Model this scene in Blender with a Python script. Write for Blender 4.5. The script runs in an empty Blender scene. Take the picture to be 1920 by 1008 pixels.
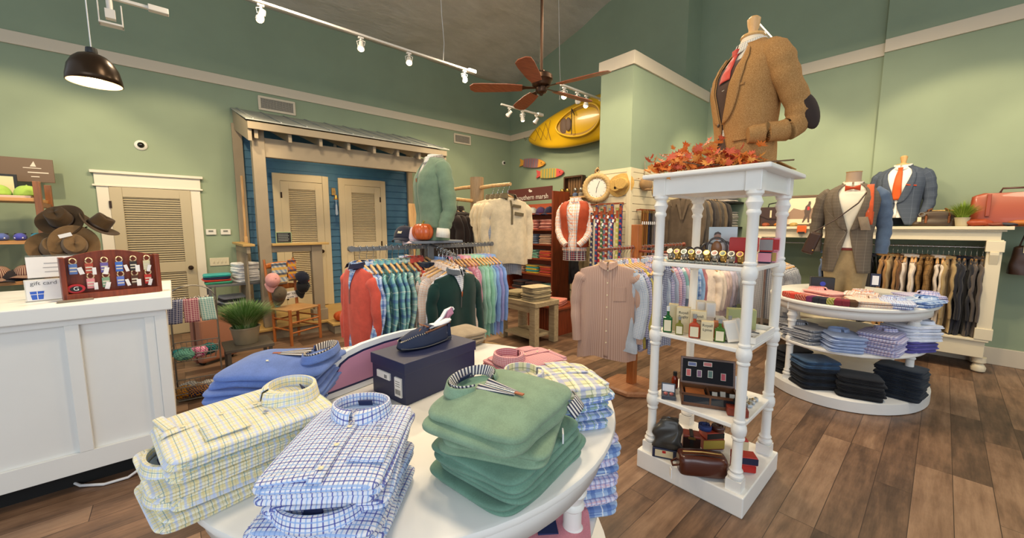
import bpy, bmesh, math, random
from mathutils import Vector, Matrix, noise
from math import sin, cos, pi, radians as R, sqrt, atan2
S = bpy.context.scene
COL = S.collection
# ---------------------------------------------------------------- camera
# room axes: +X runs along the long left wall into the shop, +Y towards that wall; z = 0 is the floor
F_PX, PITCH, HEAD, EYE = 716.0, math.atan(79/716), R(48.4), 1.5
cam_d = bpy.data.cameras.new('camera'); cam_d.sensor_width = 36; cam_d.lens = 36*F_PX/1920
cam_d.clip_start = .05; cam_d.clip_end = 60
cam = bpy.data.objects.new('camera', cam_d); COL.objects.link(cam)
cam.location = (0, 0, EYE); cam.rotation_euler = (pi/2-PITCH, 0, HEAD-pi/2)
S.camera = cam
S.view_settings.view_transform = 'Standard'; S.view_settings.look = 'None'
S.view_settings.gamma = 1; S.view_settings.use_curve_mapping = False
S.view_settings.exposure = 0.0
S.cycles.use_denoising = True
S.cycles.max_bounces = 6; S.cycles.diffuse_bounces = 4; S.cycles.glossy_bounces = 2
S.cycles.transmission_bounces = 4; S.cycles.caustics_reflective = False; S.cycles.caustics_refractive = False
S.cycles.sample_clamp_indirect = 6
# ---------------------------------------------------------------- world: daylight of the street behind the open shop front
w = bpy.data.worlds.new('daylight'); S.world = w; w.use_nodes = True
w.node_tree.nodes['Background'].inputs[0].default_value = (.80, .90, 1, 1)
w.node_tree.nodes['Background'].inputs[1].default_value = .85
def light(name, kind, loc, energy, color, target=None, **k):
    d = bpy.data.lights.new(name, kind); d.energy = energy; d.color = color
    for a, b in k.items(): setattr(d, a, b)
    o = bpy.data.objects.new(name, d); COL.objects.link(o); o.location = loc
    if target is not None:
        o.rotation_euler = (Vector(target)-Vector(loc)).to_track_quat('-Z', 'Y').to_euler()
    return o
WARM = (1, .76, .46)
# the shop windows behind the photographer
light('window_daylight', 'AREA', (-2.2, -2.2, 2.1), 85, (.86, .93, 1), (1.5, 1.6, .9), shape='RECTANGLE', size=3.4, size_y=2.6)
# downlights of the ceiling tracks (general shop lighting)
for lx, ly, e in ((1.0, 4.2, 52), (3.4, 4.4, 58), (4.9, 5.2, 30), (3.6, 1.8, 60), (5.0, .9, 40), (1.2, 1.6, 40), (3.9, -.8, 35)):
    light('track_downlight', 'AREA', (lx, ly, 3.85), e, (1, .80, .55), shape='DISK', size=.5)
# wall washing heads of the tracks that run above the frame
for lx, ly, tx, ty, tz, e in ((-1.3, 5.0, -1.3, 7.06, 1.3, 150), (.1, 5.0, .1, 7.06, 1.4, 110), (3.9, 5.1, 3.9, 7.06, 1.5, 70), (4.7, 5.6, 6.2, 5.4, 1.6, 70), (4.9, 1.9, 6.7, 1.9, 1.5, 130), (4.9, -.1, 6.65, -.1, 1.5, 105), (4.9, -1.3, 6.65, -1.4, 1.5, 80), (3.1, 2.6, 4.43, 2.95, 1.7, 60)):
    light('wall_wash', 'SPOT', (lx, ly, 3.5), e, (1, .78, .48), (tx, ty, tz), spot_size=R(84), spot_blend=.35, shadow_soft_size=.05)
# ---------------------------------------------------------------- materials
MATS = {}
def srgb(c):
    if isinstance(c, str):
        c = c.lstrip('#'); c = [int(c[i:i+2], 16)/255 for i in (0, 2, 4)]
    return tuple(x/12.92 if x <= .04045 else ((x+.055)/1.055)**2.4 for x in c[:3]) + (1,)
class N:
    def __init__(s, name):
        s.m = bpy.data.materials.new(name); s.m.use_nodes = True; s.t = s.m.node_tree
        s.b = s.t.nodes['Principled BSDF']
    def n(s, typ, **k):
        x = s.t.nodes.new(typ)
        for a, b in k.items(): setattr(x, a, b)
        return x
    def l(s, a, b): s.t.links.new(a, b)
    def val(s, op, a, b=None, c=None):
        x = s.n('ShaderNodeMath', operation=op)
        for i, v in enumerate((a, b, c)):
            if v is None: continue
            if isinstance(v, (int, float)): x.inputs[i].default_value = v
            else: s.l(v, x.inputs[i])
        return x.outputs[0]
    def mix(s, f, a, b):
        x = s.n('ShaderNodeMix', data_type='RGBA')
        for i, v in ((0, f), (6, a), (7, b)):
            if isinstance(v, (int, float, tuple)): x.inputs[i].default_value = v
            else: s.l(v, x.inputs[i])
        return x.outputs[2]
    def noise(s, scale, vec=None, detail=3, rough=.6):
        x = s.n('ShaderNodeTexNoise'); x.inputs['Scale'].default_value = scale; x.inputs['Detail'].default_value = detail
        x.inputs['Roughness'].default_value = rough
        if vec is not None: s.l(vec, x.inputs['Vector'])
        return x.outputs['Fac']
    def ramp(s, f, stops):
        x = s.n('ShaderNodeValToRGB'); s.l(f, x.inputs[0]); e = x.color_ramp.elements
        while len(e) < len(stops): e.new(.5)
        for i, (p, c) in enumerate(stops): e[i].position = p; e[i].color = c
        return x.outputs[0]
    def bump(s, h, strength=.3, dist=.01):
        x = s.n('ShaderNodeBump'); x.inputs['Strength'].default_value = strength; x.inputs['Distance'].default_value = dist
        s.l(h, x.inputs['Height']); s.l(x.outputs[0], s.b.inputs['Normal'])
def mat(name, color, rough=.6, metal=0, emit=0, vary=.0, scale=8, trans=0, coat=0, alpha=None):
    key = (name, str(color), rough, metal, emit, vary, trans)
    if key in MATS: return MATS[key]
    q = N(name); c = srgb(color); q.b.inputs['Base Color'].default_value = c
    q.b.inputs['Roughness'].default_value = rough; q.b.inputs['Metallic'].default_value = metal
    if vary:
        tc = q.n('ShaderNodeTexCoord')
        f = q.noise(scale, tc.outputs['Object'])
        lo = tuple(x*(1-vary) for x in c[:3])+(1,); hi = tuple(min(1, x*(1+vary)) for x in c[:3])+(1,)
        q.l(q.ramp(f, ((.3, lo), (.7, hi))), q.b.inputs['Base Color'])
    if emit: q.b.inputs['Emission Color'].default_value = c; q.b.inputs['Emission Strength'].default_value = emit
    if trans: q.b.inputs['Transmission Weight'].default_value = trans
    if coat: q.b.inputs['Coat Weight'].default_value = coat
    MATS[key] = q.m; return q.m
def cloth(name, color, vary=.12, rough=.9, wscale=900, bump=.12):
    key = ('cloth', name, str(color))
    if key in MATS: return MATS[key]
    q = N(name); c = srgb(color); tc = q.n('ShaderNodeTexCoord')
    f = q.noise(14, tc.outputs['Object'], 2); g = q.noise(260, tc.outputs['Object'], 1)
    h = q.val('ADD', q.val('MULTIPLY', f, .6), q.val('MULTIPLY', g, .4))
    lo = tuple(x*(1-vary) for x in c[:3])+(1,); hi = tuple(min(1, x*(1+vary)) for x in c[:3])+(1,)
    q.l(q.ramp(h, ((.38, lo), (.62, hi))), q.b.inputs['Base Color'])
    q.b.inputs['Roughness'].default_value = rough; q.b.inputs['Sheen Weight'].default_value = .15
    q.b.inputs['Specular IOR Level'].default_value = .2
    MATS[key] = q.m; return q.m
def plaid(name, base, vs=(), hs=(), rough=.9):
    """woven check on the garment's UV map (metres). vs/hs: (period, width, offset, colour, strength)"""
    key = ('plaid', name)
    if key in MATS: return MATS[key]
    q = N(name); uv = q.n('ShaderNodeUVMap'); uv.uv_map = 'UVMap'
    sp = q.n('ShaderNodeSeparateXYZ'); q.l(uv.outputs[0], sp.inputs[0])
    col = srgb(base)
    for ax, L in ((0, vs), (1, hs)):
        for per, wd, off, c, st in L:
            m = q.val('FLOORED_MODULO', q.val('ADD', sp.outputs[ax], off+10.0), per)
            col = q.mix(q.val('MULTIPLY', q.val('LESS_THAN', m, wd), st), col, srgb(c))
    if isinstance(col, tuple): q.b.inputs['Base Color'].default_value = col
    else: q.l(col, q.b.inputs['Base Color'])
    q.b.inputs['Roughness'].default_value = rough; q.b.inputs['Specular IOR Level'].default_value = .2
    MATS[key] = q.m; return q.m
def wood(name, c1, c2, scale=1, axis=0, rough=.45, coat=0):
    key = ('wood', name)
    if key in MATS: return MATS[key]
    q = N(name); tc = q.n('ShaderNodeTexCoord'); mp = q.n('ShaderNodeMapping'); q.l(tc.outputs['Object'], mp.inputs[0])
    sc = [14*scale]*3; sc[axis] = 1.2*scale; mp.inputs['Scale'].default_value = sc
    f = q.noise(3, mp.outputs[0], 5, .65)
    q.l(q.ramp(f, ((.3, srgb(c1)), (.7, srgb(c2)))), q.b.inputs['Base Color'])
    q.b.inputs['Roughness'].default_value = rough
    if coat: q.b.inputs['Coat Weight'].default_value = coat
    MATS[key] = q.m; return q.m
# ---------------------------------------------------------------- mesh builder
class MB:
    def __init__(s): s.v = []; s.f = []; s.uv = []
    def add(s, vs, fs, uvs=None):
        o = len(s.v); s.v += [tuple(x) for x in vs]; s.f += [tuple(i+o for i in f) for f in fs]
        if uvs is None: s.uv += [[(vs[i][0]+.7*vs[i][2], vs[i][1]+.7*vs[i][2]) for i in f] for f in fs]
        else: s.uv += [[uvs[i] for i in f] for f in fs]
        return s
    def box(s, c, d, rz=0, M=None, taper=1):
        x, y, z = c; a, b, h = d[0]/2, d[1]/2, d[2]/2; vs = []
        for k in (-1, 1):
            t = taper if k > 0 else 1
            for i, j in ((-1, -1), (1, -1), (1, 1), (-1, 1)): vs.append(Vector((i*a*t, j*b*t, k*h)))
        if M is not None: vs = [M @ v for v in vs]
        if rz:
            r = Matrix.Rotation(rz, 3, 'Z'); vs = [r @ v for v in vs]
        vs = [(v.x+x, v.y+y, v.z+z) for v in vs]
        return s.add(vs, [(0, 3, 2, 1), (4, 5, 6, 7), (0, 1, 5, 4), (1, 2, 6, 5), (2, 3, 7, 6), (3, 0, 4, 7)])
    def b2(s, p, q):  # box by two corners
        return s.box([(p[i]+q[i])/2 for i in range(3)], [abs(q[i]-p[i]) for i in range(3)])
    def grid(s, nu, nv, fn, cu=False, cv=False, flip=False):
        vs = []; uvs = []
        for i in range(nu):
            for j in range(nv):
                r = fn(i/(nu if cu else nu-1), j/(nv if cv else nv-1))
                vs.append(r[0]); uvs.append(r[1] if r[1] else (i/nu, j/nv))
        o = len(s.v); s.v += [tuple(x) for x in vs]
        for i in range(nu if cu else nu-1):
            for j in range(nv if cv else nv-1):
                i2 = (i+1) % nu; j2 = (j+1) % nv
                f = [i*nv+j, i2*nv+j, i2*nv+j2, i*nv+j2]
                u = [uvs[k] for k in f]
                if cu and i2 == 0: du = uvs[i*nv+j][0]*nu/max(1, nu-1) if nu > 1 else 0; u[1] = (du, u[1][1]); u[2] = (du, u[2][1])
                if flip: f = f[::-1]; u = u[::-1]
                s.f.append(tuple(k+o for k in f)); s.uv.append(u)
        return s
    def lathe(s, prof, n=20, c=(0, 0, 0), M=None, sx=1, sy=1, cap=True):
        o = len(s.v); m = len(prof); vs = []
        for r, z in prof:
            for i in range(n):
                a = 2*pi*i/n; v = Vector((r*cos(a)*sx, r*sin(a)*sy, z))
                if M is not None: v = M @ v
                vs.append((v.x+c[0], v.y+c[1], v.z+c[2]))
        fs = [(k*n+i, k*n+(i+1) % n, (k+1)*n+(i+1) % n, (k+1)*n+i) for k in range(m-1) for i in range(n)]
        if cap:
            if prof[0][0] > 1e-5: fs.append(tuple(range(n))[::-1])
            if prof[-1][0] > 1e-5: fs.append(tuple((m-1)*n+i for i in range(n)))
        uvs = [(2*pi*max(p[0] for p in prof)*i/n, p[1]) for p in prof for i in range(n)]
        return s.add(vs, fs, uvs)
    def cyl(s, p, q, r, r2=None, n=12):
        return s.tube([p, q], [r, r if r2 is None else r2], n)
    def tube(s, path, rad, n=10, sx=1, sy=1, cap=True, up=(0, 0, 1), closed=False):
        P = [Vector(p) for p in path]; m = len(P)
        if isinstance(rad, (int, float)): rad = [rad]*m
        vs = []; uvs = []; L = 0
        for i, p in enumerate(P):
            if closed: t = P[(i+1) % m]-P[i-1]
            else: t = P[min(i+1, m-1)]-P[max(i-1, 0)]
            t.normalize(); u = Vector(up)
            if abs(t.dot(u)) > .95: u = Vector((0, 1, 0)) if abs(t.y) < .9 else Vector((1, 0, 0))
            a = t.cross(u).normalized(); b = a.cross(t)
            if i: L += (p-P[i-1]).length
            for k in range(n):
                g = 2*pi*k/n; v = p+a*(cos(g)*rad[i]*sx)+b*(sin(g)*rad[i]*sy); vs.append(v); uvs.append((2*pi*rad[0]*k/n, L))
        mm = m if closed else m-1
        fs = [(i*n+k, i*n+(k+1) % n, ((i+1) % m)*n+(k+1) % n, ((i+1) % m)*n+k) for i in range(mm) for k in range(n)]
        if cap and not closed: fs += [tuple(range(n))[::-1], tuple((m-1)*n+k for k in range(n))]
        return s.add(vs, fs, uvs)
    def ball(s, c, r, n=14, m=9, M=None):
        if isinstance(r, (int, float)): r = (r, r, r)
        pr = []
        vs = []; fs = []
        for j in range(m+1):
            b = -pi/2+pi*j/m
            for i in range(n):
                a = 2*pi*i/n; v = Vector((r[0]*cos(b)*cos(a), r[1]*cos(b)*sin(a), r[2]*sin(b)))
                if M is not None: v = M @ v
                vs.append((v.x+c[0], v.y+c[1], v.z+c[2]))
        fs = [(j*n+i, j*n+(i+1) % n, (j+1)*n+(i+1) % n, (j+1)*n+i) for j in range(m) for i in range(n)]
        return s.add(vs, fs)
    def prism(s, pts, axis, a, b):  # outline pts (2D) extruded along axis from a to b
        n = len(pts)
        def P(p, t): 
            r = [p[0], p[1]]; r.insert(axis, t); return tuple(r)
        vs = [P(p, a) for p in pts]+[P(p, b) for p in pts]
        fs = [tuple(range(n))[::-1], tuple(range(n, 2*n))]+[(i, (i+1) % n, n+(i+1) % n, n+i) for i in range(n)]
        return s.add(vs, fs)
    def xf(s, M):
        s.v = [tuple(M @ Vector(v)) for v in s.v]; return s
    def warp(s, fn): s.v = [tuple(fn(Vector(v))) for v in s.v]; return s
    def mesh(s, name, smooth=None):
        me = bpy.data.meshes.new(name); me.from_pydata(s.v, [], s.f); me.update()
        uvl = me.uv_layers.new(name='UVMap')
        flat = [c for f in s.uv for uv in f for c in uv]
        if len(flat) == 2*len(me.loops): uvl.data.foreach_set('uv', flat)
        bm = bmesh.new(); bm.from_mesh(me); bmesh.ops.recalc_face_normals(bm, faces=bm.faces)
        bmesh.ops.remove_doubles(bm, verts=bm.verts, dist=1e-6); bm.to_mesh(me); bm.free()
        if smooth is not None:
            me.polygons.foreach_set('use_smooth', [True]*len(me.polygons))
            if smooth < 180: me.set_sharp_from_angle(angle=R(smooth))
        return me
    def obj(s, name, m, parent=None, smooth=None, bevel=0, solid=0, sub=0, seg=2):
        o = bpy.data.objects.new(name, s.mesh(name, smooth)); o.data.materials.append(m); COL.objects.link(o)
        if parent is not None: o.parent = parent
        if solid:
            x = o.modifiers.new('s', 'SOLIDIFY'); x.thickness = solid; x.offset = 0
        if bevel:
            x = o.modifiers.new('b', 'BEVEL'); x.width = bevel; x.segments = seg; x.limit_method = 'ANGLE'; x.angle_limit = R(35)
        if sub:
            x = o.modifiers.new('u', 'SUBSURF'); x.levels = sub; x.render_levels = sub
        return o
ROT = Matrix.Rotation
def tag(o, label=None, cat=None, group=None, kind=None):
    if label: o['label'] = label
    if cat: o['category'] = cat
    if group: o['group'] = group
    if kind: o['kind'] = kind
    return o
def thing(name, label, cat, loc=(0, 0, 0), rz=0, group=None, rot=None):
    o = bpy.data.objects.new(name, None); COL.objects.link(o); o.location = loc
    o.rotation_euler = rot if rot else (0, 0, rz); o.empty_display_size = .1
    return tag(o, label, cat, group)
def struct(o): o['kind'] = 'structure'; return o
def shared(name, mesh, m, parent=None, loc=None, rot=None, scale=None):
    """a new object on a mesh that others use too, with its own material"""
    o = bpy.data.objects.new(name, mesh); COL.objects.link(o)
    if len(mesh.materials) == 0: mesh.materials.append(None)
    o.material_slots[0].link = 'OBJECT'; o.material_slots[0].material = m
    if parent is not None: o.parent = parent
    if loc: o.location = loc
    if rot: o.rotation_euler = rot
    if scale: o.scale = scale
    return o
def nz(x, y, z=0, s=1): return noise.noise(Vector((x*s, y*s, z*s)))
def text_obj(txt, size, m, parent, loc, rot, ext=.001, name='lettering', align='CENTER'):
    c = bpy.data.curves.new(name, 'FONT'); c.body = txt; c.size = size; c.extrude = ext; c.align_x = align; c.align_y = 'CENTER'
    tmp = bpy.data.objects.new('t', c); COL.objects.link(tmp); bpy.context.view_layer.update()
    me = bpy.data.meshes.new_from_object(tmp.evaluated_get(bpy.context.evaluated_depsgraph_get())); bpy.data.objects.remove(tmp)
    me.materials.clear(); me.materials.append(m); o = bpy.data.objects.new(name, me); COL.objects.link(o)
    o.parent = parent; o.location = loc; o.rotation_euler = rot; return o
ORD = ['first','second','third','fourth','fifth','sixth','seventh','eighth','ninth','tenth','eleventh','twelfth','thirteenth','fourteenth','fifteenth','sixteenth','seventeenth','eighteenth','nineteenth','twentieth']
# ================================================================ materials of the setting
def paint(name, c, vary=.05):
    q = N(name); tc = q.n('ShaderNodeTexCoord'); f = q.noise(1.3, tc.outputs['Object'], 3); cc = srgb(c)
    q.l(q.ramp(f, ((.3, tuple(x*(1-vary) for x in cc[:3])+(1,)), (.7, tuple(x*(1+vary) for x in cc[:3])+(1,)))), q.b.inputs['Base Color'])
    q.b.inputs['Roughness'].default_value = .75; q.bump(q.noise(160, tc.outputs['Object'], 1), .05, .002); return q.m
M_WALL = paint('sea_green_wall_paint', '#8c9b81')
M_TRIM = mat('cream_trim_paint', '#cfc3ad', .5)
M_CREAM = mat('cream_door_paint', '#c6b795', .55)
M_TAUPE = mat('taupe_porch_paint', '#94866f', .65, vary=.06, scale=3)
M_WHITE = mat('white_furniture_paint', '#ebe9e3', .38, vary=.03, scale=4)
M_WHITEG = mat('white_satin_paint', '#e6e6e2', .42, vary=.02, scale=3)
def m_floor():
    q = N('walnut_plank_floor'); tc = q.n('ShaderNodeTexCoord')
    br = q.n('ShaderNodeTexBrick'); q.l(tc.outputs['Object'], br.inputs['Vector'])
    br.offset = .37; br.offset_frequency = 3
    for k, v in (('Scale', 1), ('Brick Width', 1.15), ('Row Height', .155), ('Mortar Size', .0018), ('Mortar Smooth', .2), ('Bias', 0)): br.inputs[k].default_value = v
    br.inputs['Color1'].default_value = (0, 0, 0, 1); br.inputs['Color2'].default_value = (1, 1, 1, 1); br.inputs['Mortar'].default_value = (.5, .5, .5, 1)
    mp = q.n('ShaderNodeMapping'); q.l(tc.outputs['Object'], mp.inputs[0]); mp.inputs['Scale'].default_value = (1.1, 9, 1)
    vadd = q.n('ShaderNodeVectorMath', operation='ADD'); q.l(mp.outputs[0], vadd.inputs[0])
    sc = q.n('ShaderNodeVectorMath', operation='SCALE'); q.l(br.outputs['Color'], sc.inputs[0]); sc.inputs['Scale'].default_value = 7; q.l(sc.outputs[0], vadd.inputs[1])
    g = q.noise(2.2, vadd.outputs[0], 6, .7)
    g2 = q.noise(3.5, tc.outputs['Object'], 4, .6)
    bw = q.n('ShaderNodeRGBToBW'); q.l(br.outputs['Color'], bw.inputs[0])
    f = q.val('ADD', q.val('ADD', q.val('MULTIPLY', g, .62), q.val('MULTIPLY', bw.outputs[0], .26)), q.val('MULTIPLY', g2, .32))
    c = q.ramp(f, ((.36, srgb('#3f2f25')), (.5, srgb('#5e4838')), (.62, srgb('#7a5e49')), (.8, srgb('#9a7c63'))))
    c = q.mix(br.outputs['Fac'], c, srgb('#3b2a20'))
    q.l(c, q.b.inputs['Base Color']); q.b.inputs['Roughness'].default_value = .42; q.bump(g, .08, .003); return q.m
M_FLOOR = m_floor()
def m_siding():
    q = N('blue_lap_siding_paint'); tc = q.n('ShaderNodeTexCoord'); f = q.noise(5, tc.outputs['Object'])
    q.l(q.ramp(f, ((.3, srgb('#315f80')), (.7, srgb('#396a88')))), q.b.inputs['Base Color']); q.b.inputs['Roughness'].default_value = .6; return q.m
M_BLUE = m_siding()
def m_metal_roof():
    q = N('galvanised_roof_sheet'); tc = q.n('ShaderNodeTexCoord'); f = q.noise(4, tc.outputs['Object'], 4)
    q.l(q.ramp(f, ((.3, srgb('#8e938f')), (.7, srgb('#a9aba4')))), q.b.inputs['Base Color'])
    q.b.inputs['Roughness'].default_value = .5; q.b.inputs['Metallic'].default_value = .15; return q.m
M_ROOF = m_metal_roof()
def m_ceiling():
    q = N('foil_faced_ceiling'); tc = q.n('ShaderNodeTexCoord')
    mp = q.n('ShaderNodeMapping'); q.l(tc.outputs['Object'], mp.inputs[0]); mp.inputs['Scale'].default_value = (1, 3, 1); mp.inputs['Rotation'].default_value = (0, 0, .5)
    f = q.noise(1.6, mp.outputs[0], 5, .7)
    q.l(q.ramp(f, ((.3, srgb('#b5afa1')), (.7, srgb('#cdc6b8')))), q.b.inputs['Base Color']); q.b.inputs['Roughness'].default_value = .6
    q.bump(f, .5, .06); return q.m
M_CEIL = m_ceiling()
LW, BW, RW, PY0, PY1, PX = 7.06, 6.22, 6.7, 2.72, 3.2, 4.43   # left wall y, back wall x, right wall x, pillar
# floor, walls, ceiling
struct(MB().b2((-4, -4, -.1), (7.2, 7.3, 0)).obj('floor', M_FLOOR))
struct(MB().b2((-4, LW, 0), (7.2, LW+.15, 5.0)).obj('wall_left', M_WALL))
struct(MB().b2((BW, 2.9, 0), (BW+.9, LW, 7.2)).obj('wall_back', M_WALL))
struct(MB().b2((RW, .66, 0), (RW+.3, 2.9, 7.2)).obj('wall_right', M_WALL))
struct(MB().b2((RW-.05, -4, 0), (RW+.2, .66, 7.2)).obj('wall_right', M_WALL))
struct(MB().b2((PX, PY0, 0), (RW, PY1, 3.50)).obj('wall_partition', M_WALL))
cl = MB(); ys = [LW+.1-.35*i for i in range(0, 33)]
def cz(y): return 4.80+.272*(LW-y) if y > 0 else 4.80+.272*LW+.272*y
def cf(u, v):
    x = -4+11*u; y = LW+.1-11*v
    return (x, y, cz(y)+.05*nz(x, y, 3, .9)+.03*nz(x, y, 9, 2.6)), None
cl.grid(60, 60, cf); struct(cl.obj('ceiling', M_CEIL, smooth=180, solid=.05))
# wall trim band
def band(p, q, name): struct(MB().b2(p, q).obj(name, M_TRIM, bevel=.004))
band((-4, LW-.022, 3.52), (BW-.022, LW, 3.66), 'trim_1')
band((BW-.022, PY1, 3.52), (BW, LW-.022, 3.66), 'trim_2')
band((RW-.022, .66, 3.58), (RW, PY0-.025, 3.73), 'trim_3')
band((RW-.075, -4, 3.60), (RW-.05, .66, 3.75), 'trim_4')
m = MB().b2((PX-.025, PY0-.025, 3.50), (RW-.03, PY1+.025, 3.66)); struct(m.obj('trim_5', M_TRIM, bevel=.004))
# baseboards
for n_, p, q in (('baseboard_right', (RW-.075, -4, 0), (RW-.05, .66, .19)), ('baseboard_right', (RW-.022, .66, 0), (RW, PY0, .19)),
                 ('baseboard_left', (.42, LW-.022, 0), (.76, LW, .16)), ('baseboard_back', (BW-.022, PY1, 0), (BW, LW-.03, .16)),
                 ('baseboard_left', (3.75, LW-.022, 0), (BW-.03, LW, .16))):
    struct(MB().b2(p, q).obj(n_, M_TRIM, bevel=.006))
# slatwall cladding on the pillar: boards with grooves
def slat(fixed, axis, a, b, z1, name):
    m = MB(); z = .2; 
    while z < z1-.02:
        t = min(z+.094, z1)
        if axis == 'x': m.b2((fixed-.022, a, z), (fixed-.001, b, t))
        else: m.b2((a, fixed-.022, z), (b, fixed-.001, t))
        z += .1
    k = MB()
    if axis == 'x': k.b2((fixed-.012, a, .2), (fixed, b, z1))
    else: k.b2((a, fixed-.012, .2), (b, fixed, z1))
    o = m.obj(name, mat('cream_slatwall_laminate', '#dcceaa', .5)); struct(o)
    struct(k.obj(name+'_groove', mat('slatwall_groove', '#77694f', .7), parent=o))
slat(PX, 'x', PY0, PY1, 2.25, 'wall_slatted')
slat(PY0, 'y', PX, RW-.01, 2.25, 'wall_slatted')
struct(MB().b2((PX-.03, PY0-.03, 0), (PX+.03, PY0+.03, 2.25)).obj('trim_6', mat('cream_slatwall_laminate', '#dcceaa', .5), bevel=.003))
slat(BW, 'x', PY1+.02, 5.45, 2.05, 'wall_slatted')
# ---------------------------------------------------------------- panelled door left
def louver_panel(m, x0, x1, z0, z1, y, n, pitch=.03):
    z = z0
    while z < z1-.004:
        m.box(((x0+x1)/2, y, z+pitch/2), (x1-x0, .026, .006), M=ROT(R(38), 3, 'X')); z += pitch
def louvred_door(name, label, x0, x1, zf, zt, wall_y, mt, knob_x, knob_mat, hinge_x, mid=.95):
    d = bpy.data.objects.new(name, None); COL.objects.link(d); struct(d); d.location = ((x0+x1)/2, wall_y, zf)
    X0, X1, H = x0-(x0+x1)/2, x1-(x0+x1)/2, zt-zf
    st = .115; f = MB()
    f.b2((X0, -.045, .01), (X0+st, -.008, H)); f.b2((X1-st, -.045, .01), (X1, -.008, H))
    f.b2((X0+st, -.045, H-.12), (X1-st, -.008, H)); f.b2((X0+st, -.045, .01), (X1-st, -.008, .22)); f.b2((X0+st, -.045, mid-.07), (X1-st, -.008, mid+.07))
    f.obj('door_leaf', mt, d, bevel=.004)
    l = MB(); louver_panel(l, X0+st, X1-st, mid+.075, H-.125, -.026, 0); louver_panel(l, X0+st, X1-st, .225, mid-.075, -.026, 0)
    l.b2((X0+st, -.012, .2), (X1-st, -.006, H-.1)); l.obj('louvre_panel', mt, d)
    k = MB(); kx = knob_x-(x0+x1)/2
    k.lathe([(.028, 0), (.03, .006), (.012, .012), (.01, .03), (.026, .038), (.03, .052), (.022, .066), (0, .07)], 16, (kx, -.046, .93), ROT(R(90), 3, 'X'))
    k.obj('door_handle', knob_mat, d, smooth=40)
    h = MB(); hx = hinge_x-(x0+x1)/2
    for z in (.2, H/2, H-.22): h.b2((hx-.012, -.05, z-.045), (hx+.012, -.042, z+.045))
    h.obj('hinge', knob_mat, d)
    return d
M_BRONZE = mat('aged_bronze', '#3a2b20', .35, .8)
louvred_door('door_1', '', -.55, .235, 0, 2.0, LW, mat('putty_door_paint', '#b7aa8c', .5), .17, M_BRONZE, -.55, .95)
c = MB(); x0, x1 = -.66, .345
c.b2((x0, LW-.03, 0), (-.55, LW, 2.02)); c.b2((.235, LW-.03, 0), (x1, LW, 2.02))
c.b2((x0-.01, LW-.035, 2.02), (x1+.01, LW, 2.17))
c.b2((x0-.03, LW-.05, 2.005), (x1+.03, LW, 2.028)); c.b2((x0-.04, LW-.07, 2.165), (x1+.04, LW, 2.2))
struct(c.obj('trim_7', mat('ivory_casing_paint', '#ddd6c4', .45), bevel=.005))
# ---------------------------------------------------------------- porch front: blue siding, doors, posts, roof
# siding boards (each lapped over the next)
sd = MB(); z = .16
while z < 2.9:
    sd.prism([(LW-.022, z), (LW-.001, z), (LW-.001, z+.118), (LW-.008, z+.118)], 0, .86, 3.52); z += .118
struct(sd.obj('wall_siding', M_BLUE))
pf = MB().b2((.7, 5.86, .0), (3.55, LW-.02, .125)); struct(pf.obj('floor_porch', M_TAUPE))
struct(MB().b2((.68, 5.82, .125), (3.6, LW-.02, .16)).obj('floor_porch_boards', wood('yellow_pine_boards', '#a8854a', '#c9a766', 1, 0, .5), bevel=.006))
louvred_door('door_2', '', 1.33, 1.95, .16, 2.22, LW-.02, M_CREAM, 1.89, M_BRONZE, 1.34, 1.0)
louvred_door('door_3', '', 2.31, 2.95, .16, 2.22, LW-.02, M_CREAM, 2.37, M_BRONZE, 2.94, 1.0)
for i, (a, b) in enumerate(((1.33, 1.95), (2.31, 2.95))):
    c = MB(); c.b2((a-.1, LW-.06, .16), (a, LW-.02, 2.34)); c.b2((b, LW-.06, .16), (b+.1, LW-.02, 2.34)); c.b2((a, LW-.06, 2.225), (b, LW-.02, 2.34))
    struct(c.obj('trim_%d' % (8+i), M_CREAM, bevel=.004))
c = MB(); c.b2((.76, LW-.08, 0), (.88, LW-.02, 3.0)); c.b2((3.5, LW-.08, 0), (3.6, LW-.02, 3.0)); struct(c.obj('trim_10', M_TAUPE, bevel=.004))
FY = 5.9
P = MB(); P.b2((.84, FY, .16), (.98, FY+.13, 2.80)); struct(P.obj('trim_porch_post', M_TAUPE, bevel=.005))
P = MB(); P.b2((3.42, FY, .16), (3.54, FY+.13, 2.80)); struct(P.obj('trim_porch_post', M_TAUPE, bevel=.005))
B = MB(); B.b2((.98, FY+.02, 2.40), (3.42, FY+.09, 2.64)); struct(B.obj('trim_porch_beam', M_TAUPE, bevel=.004))
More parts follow.
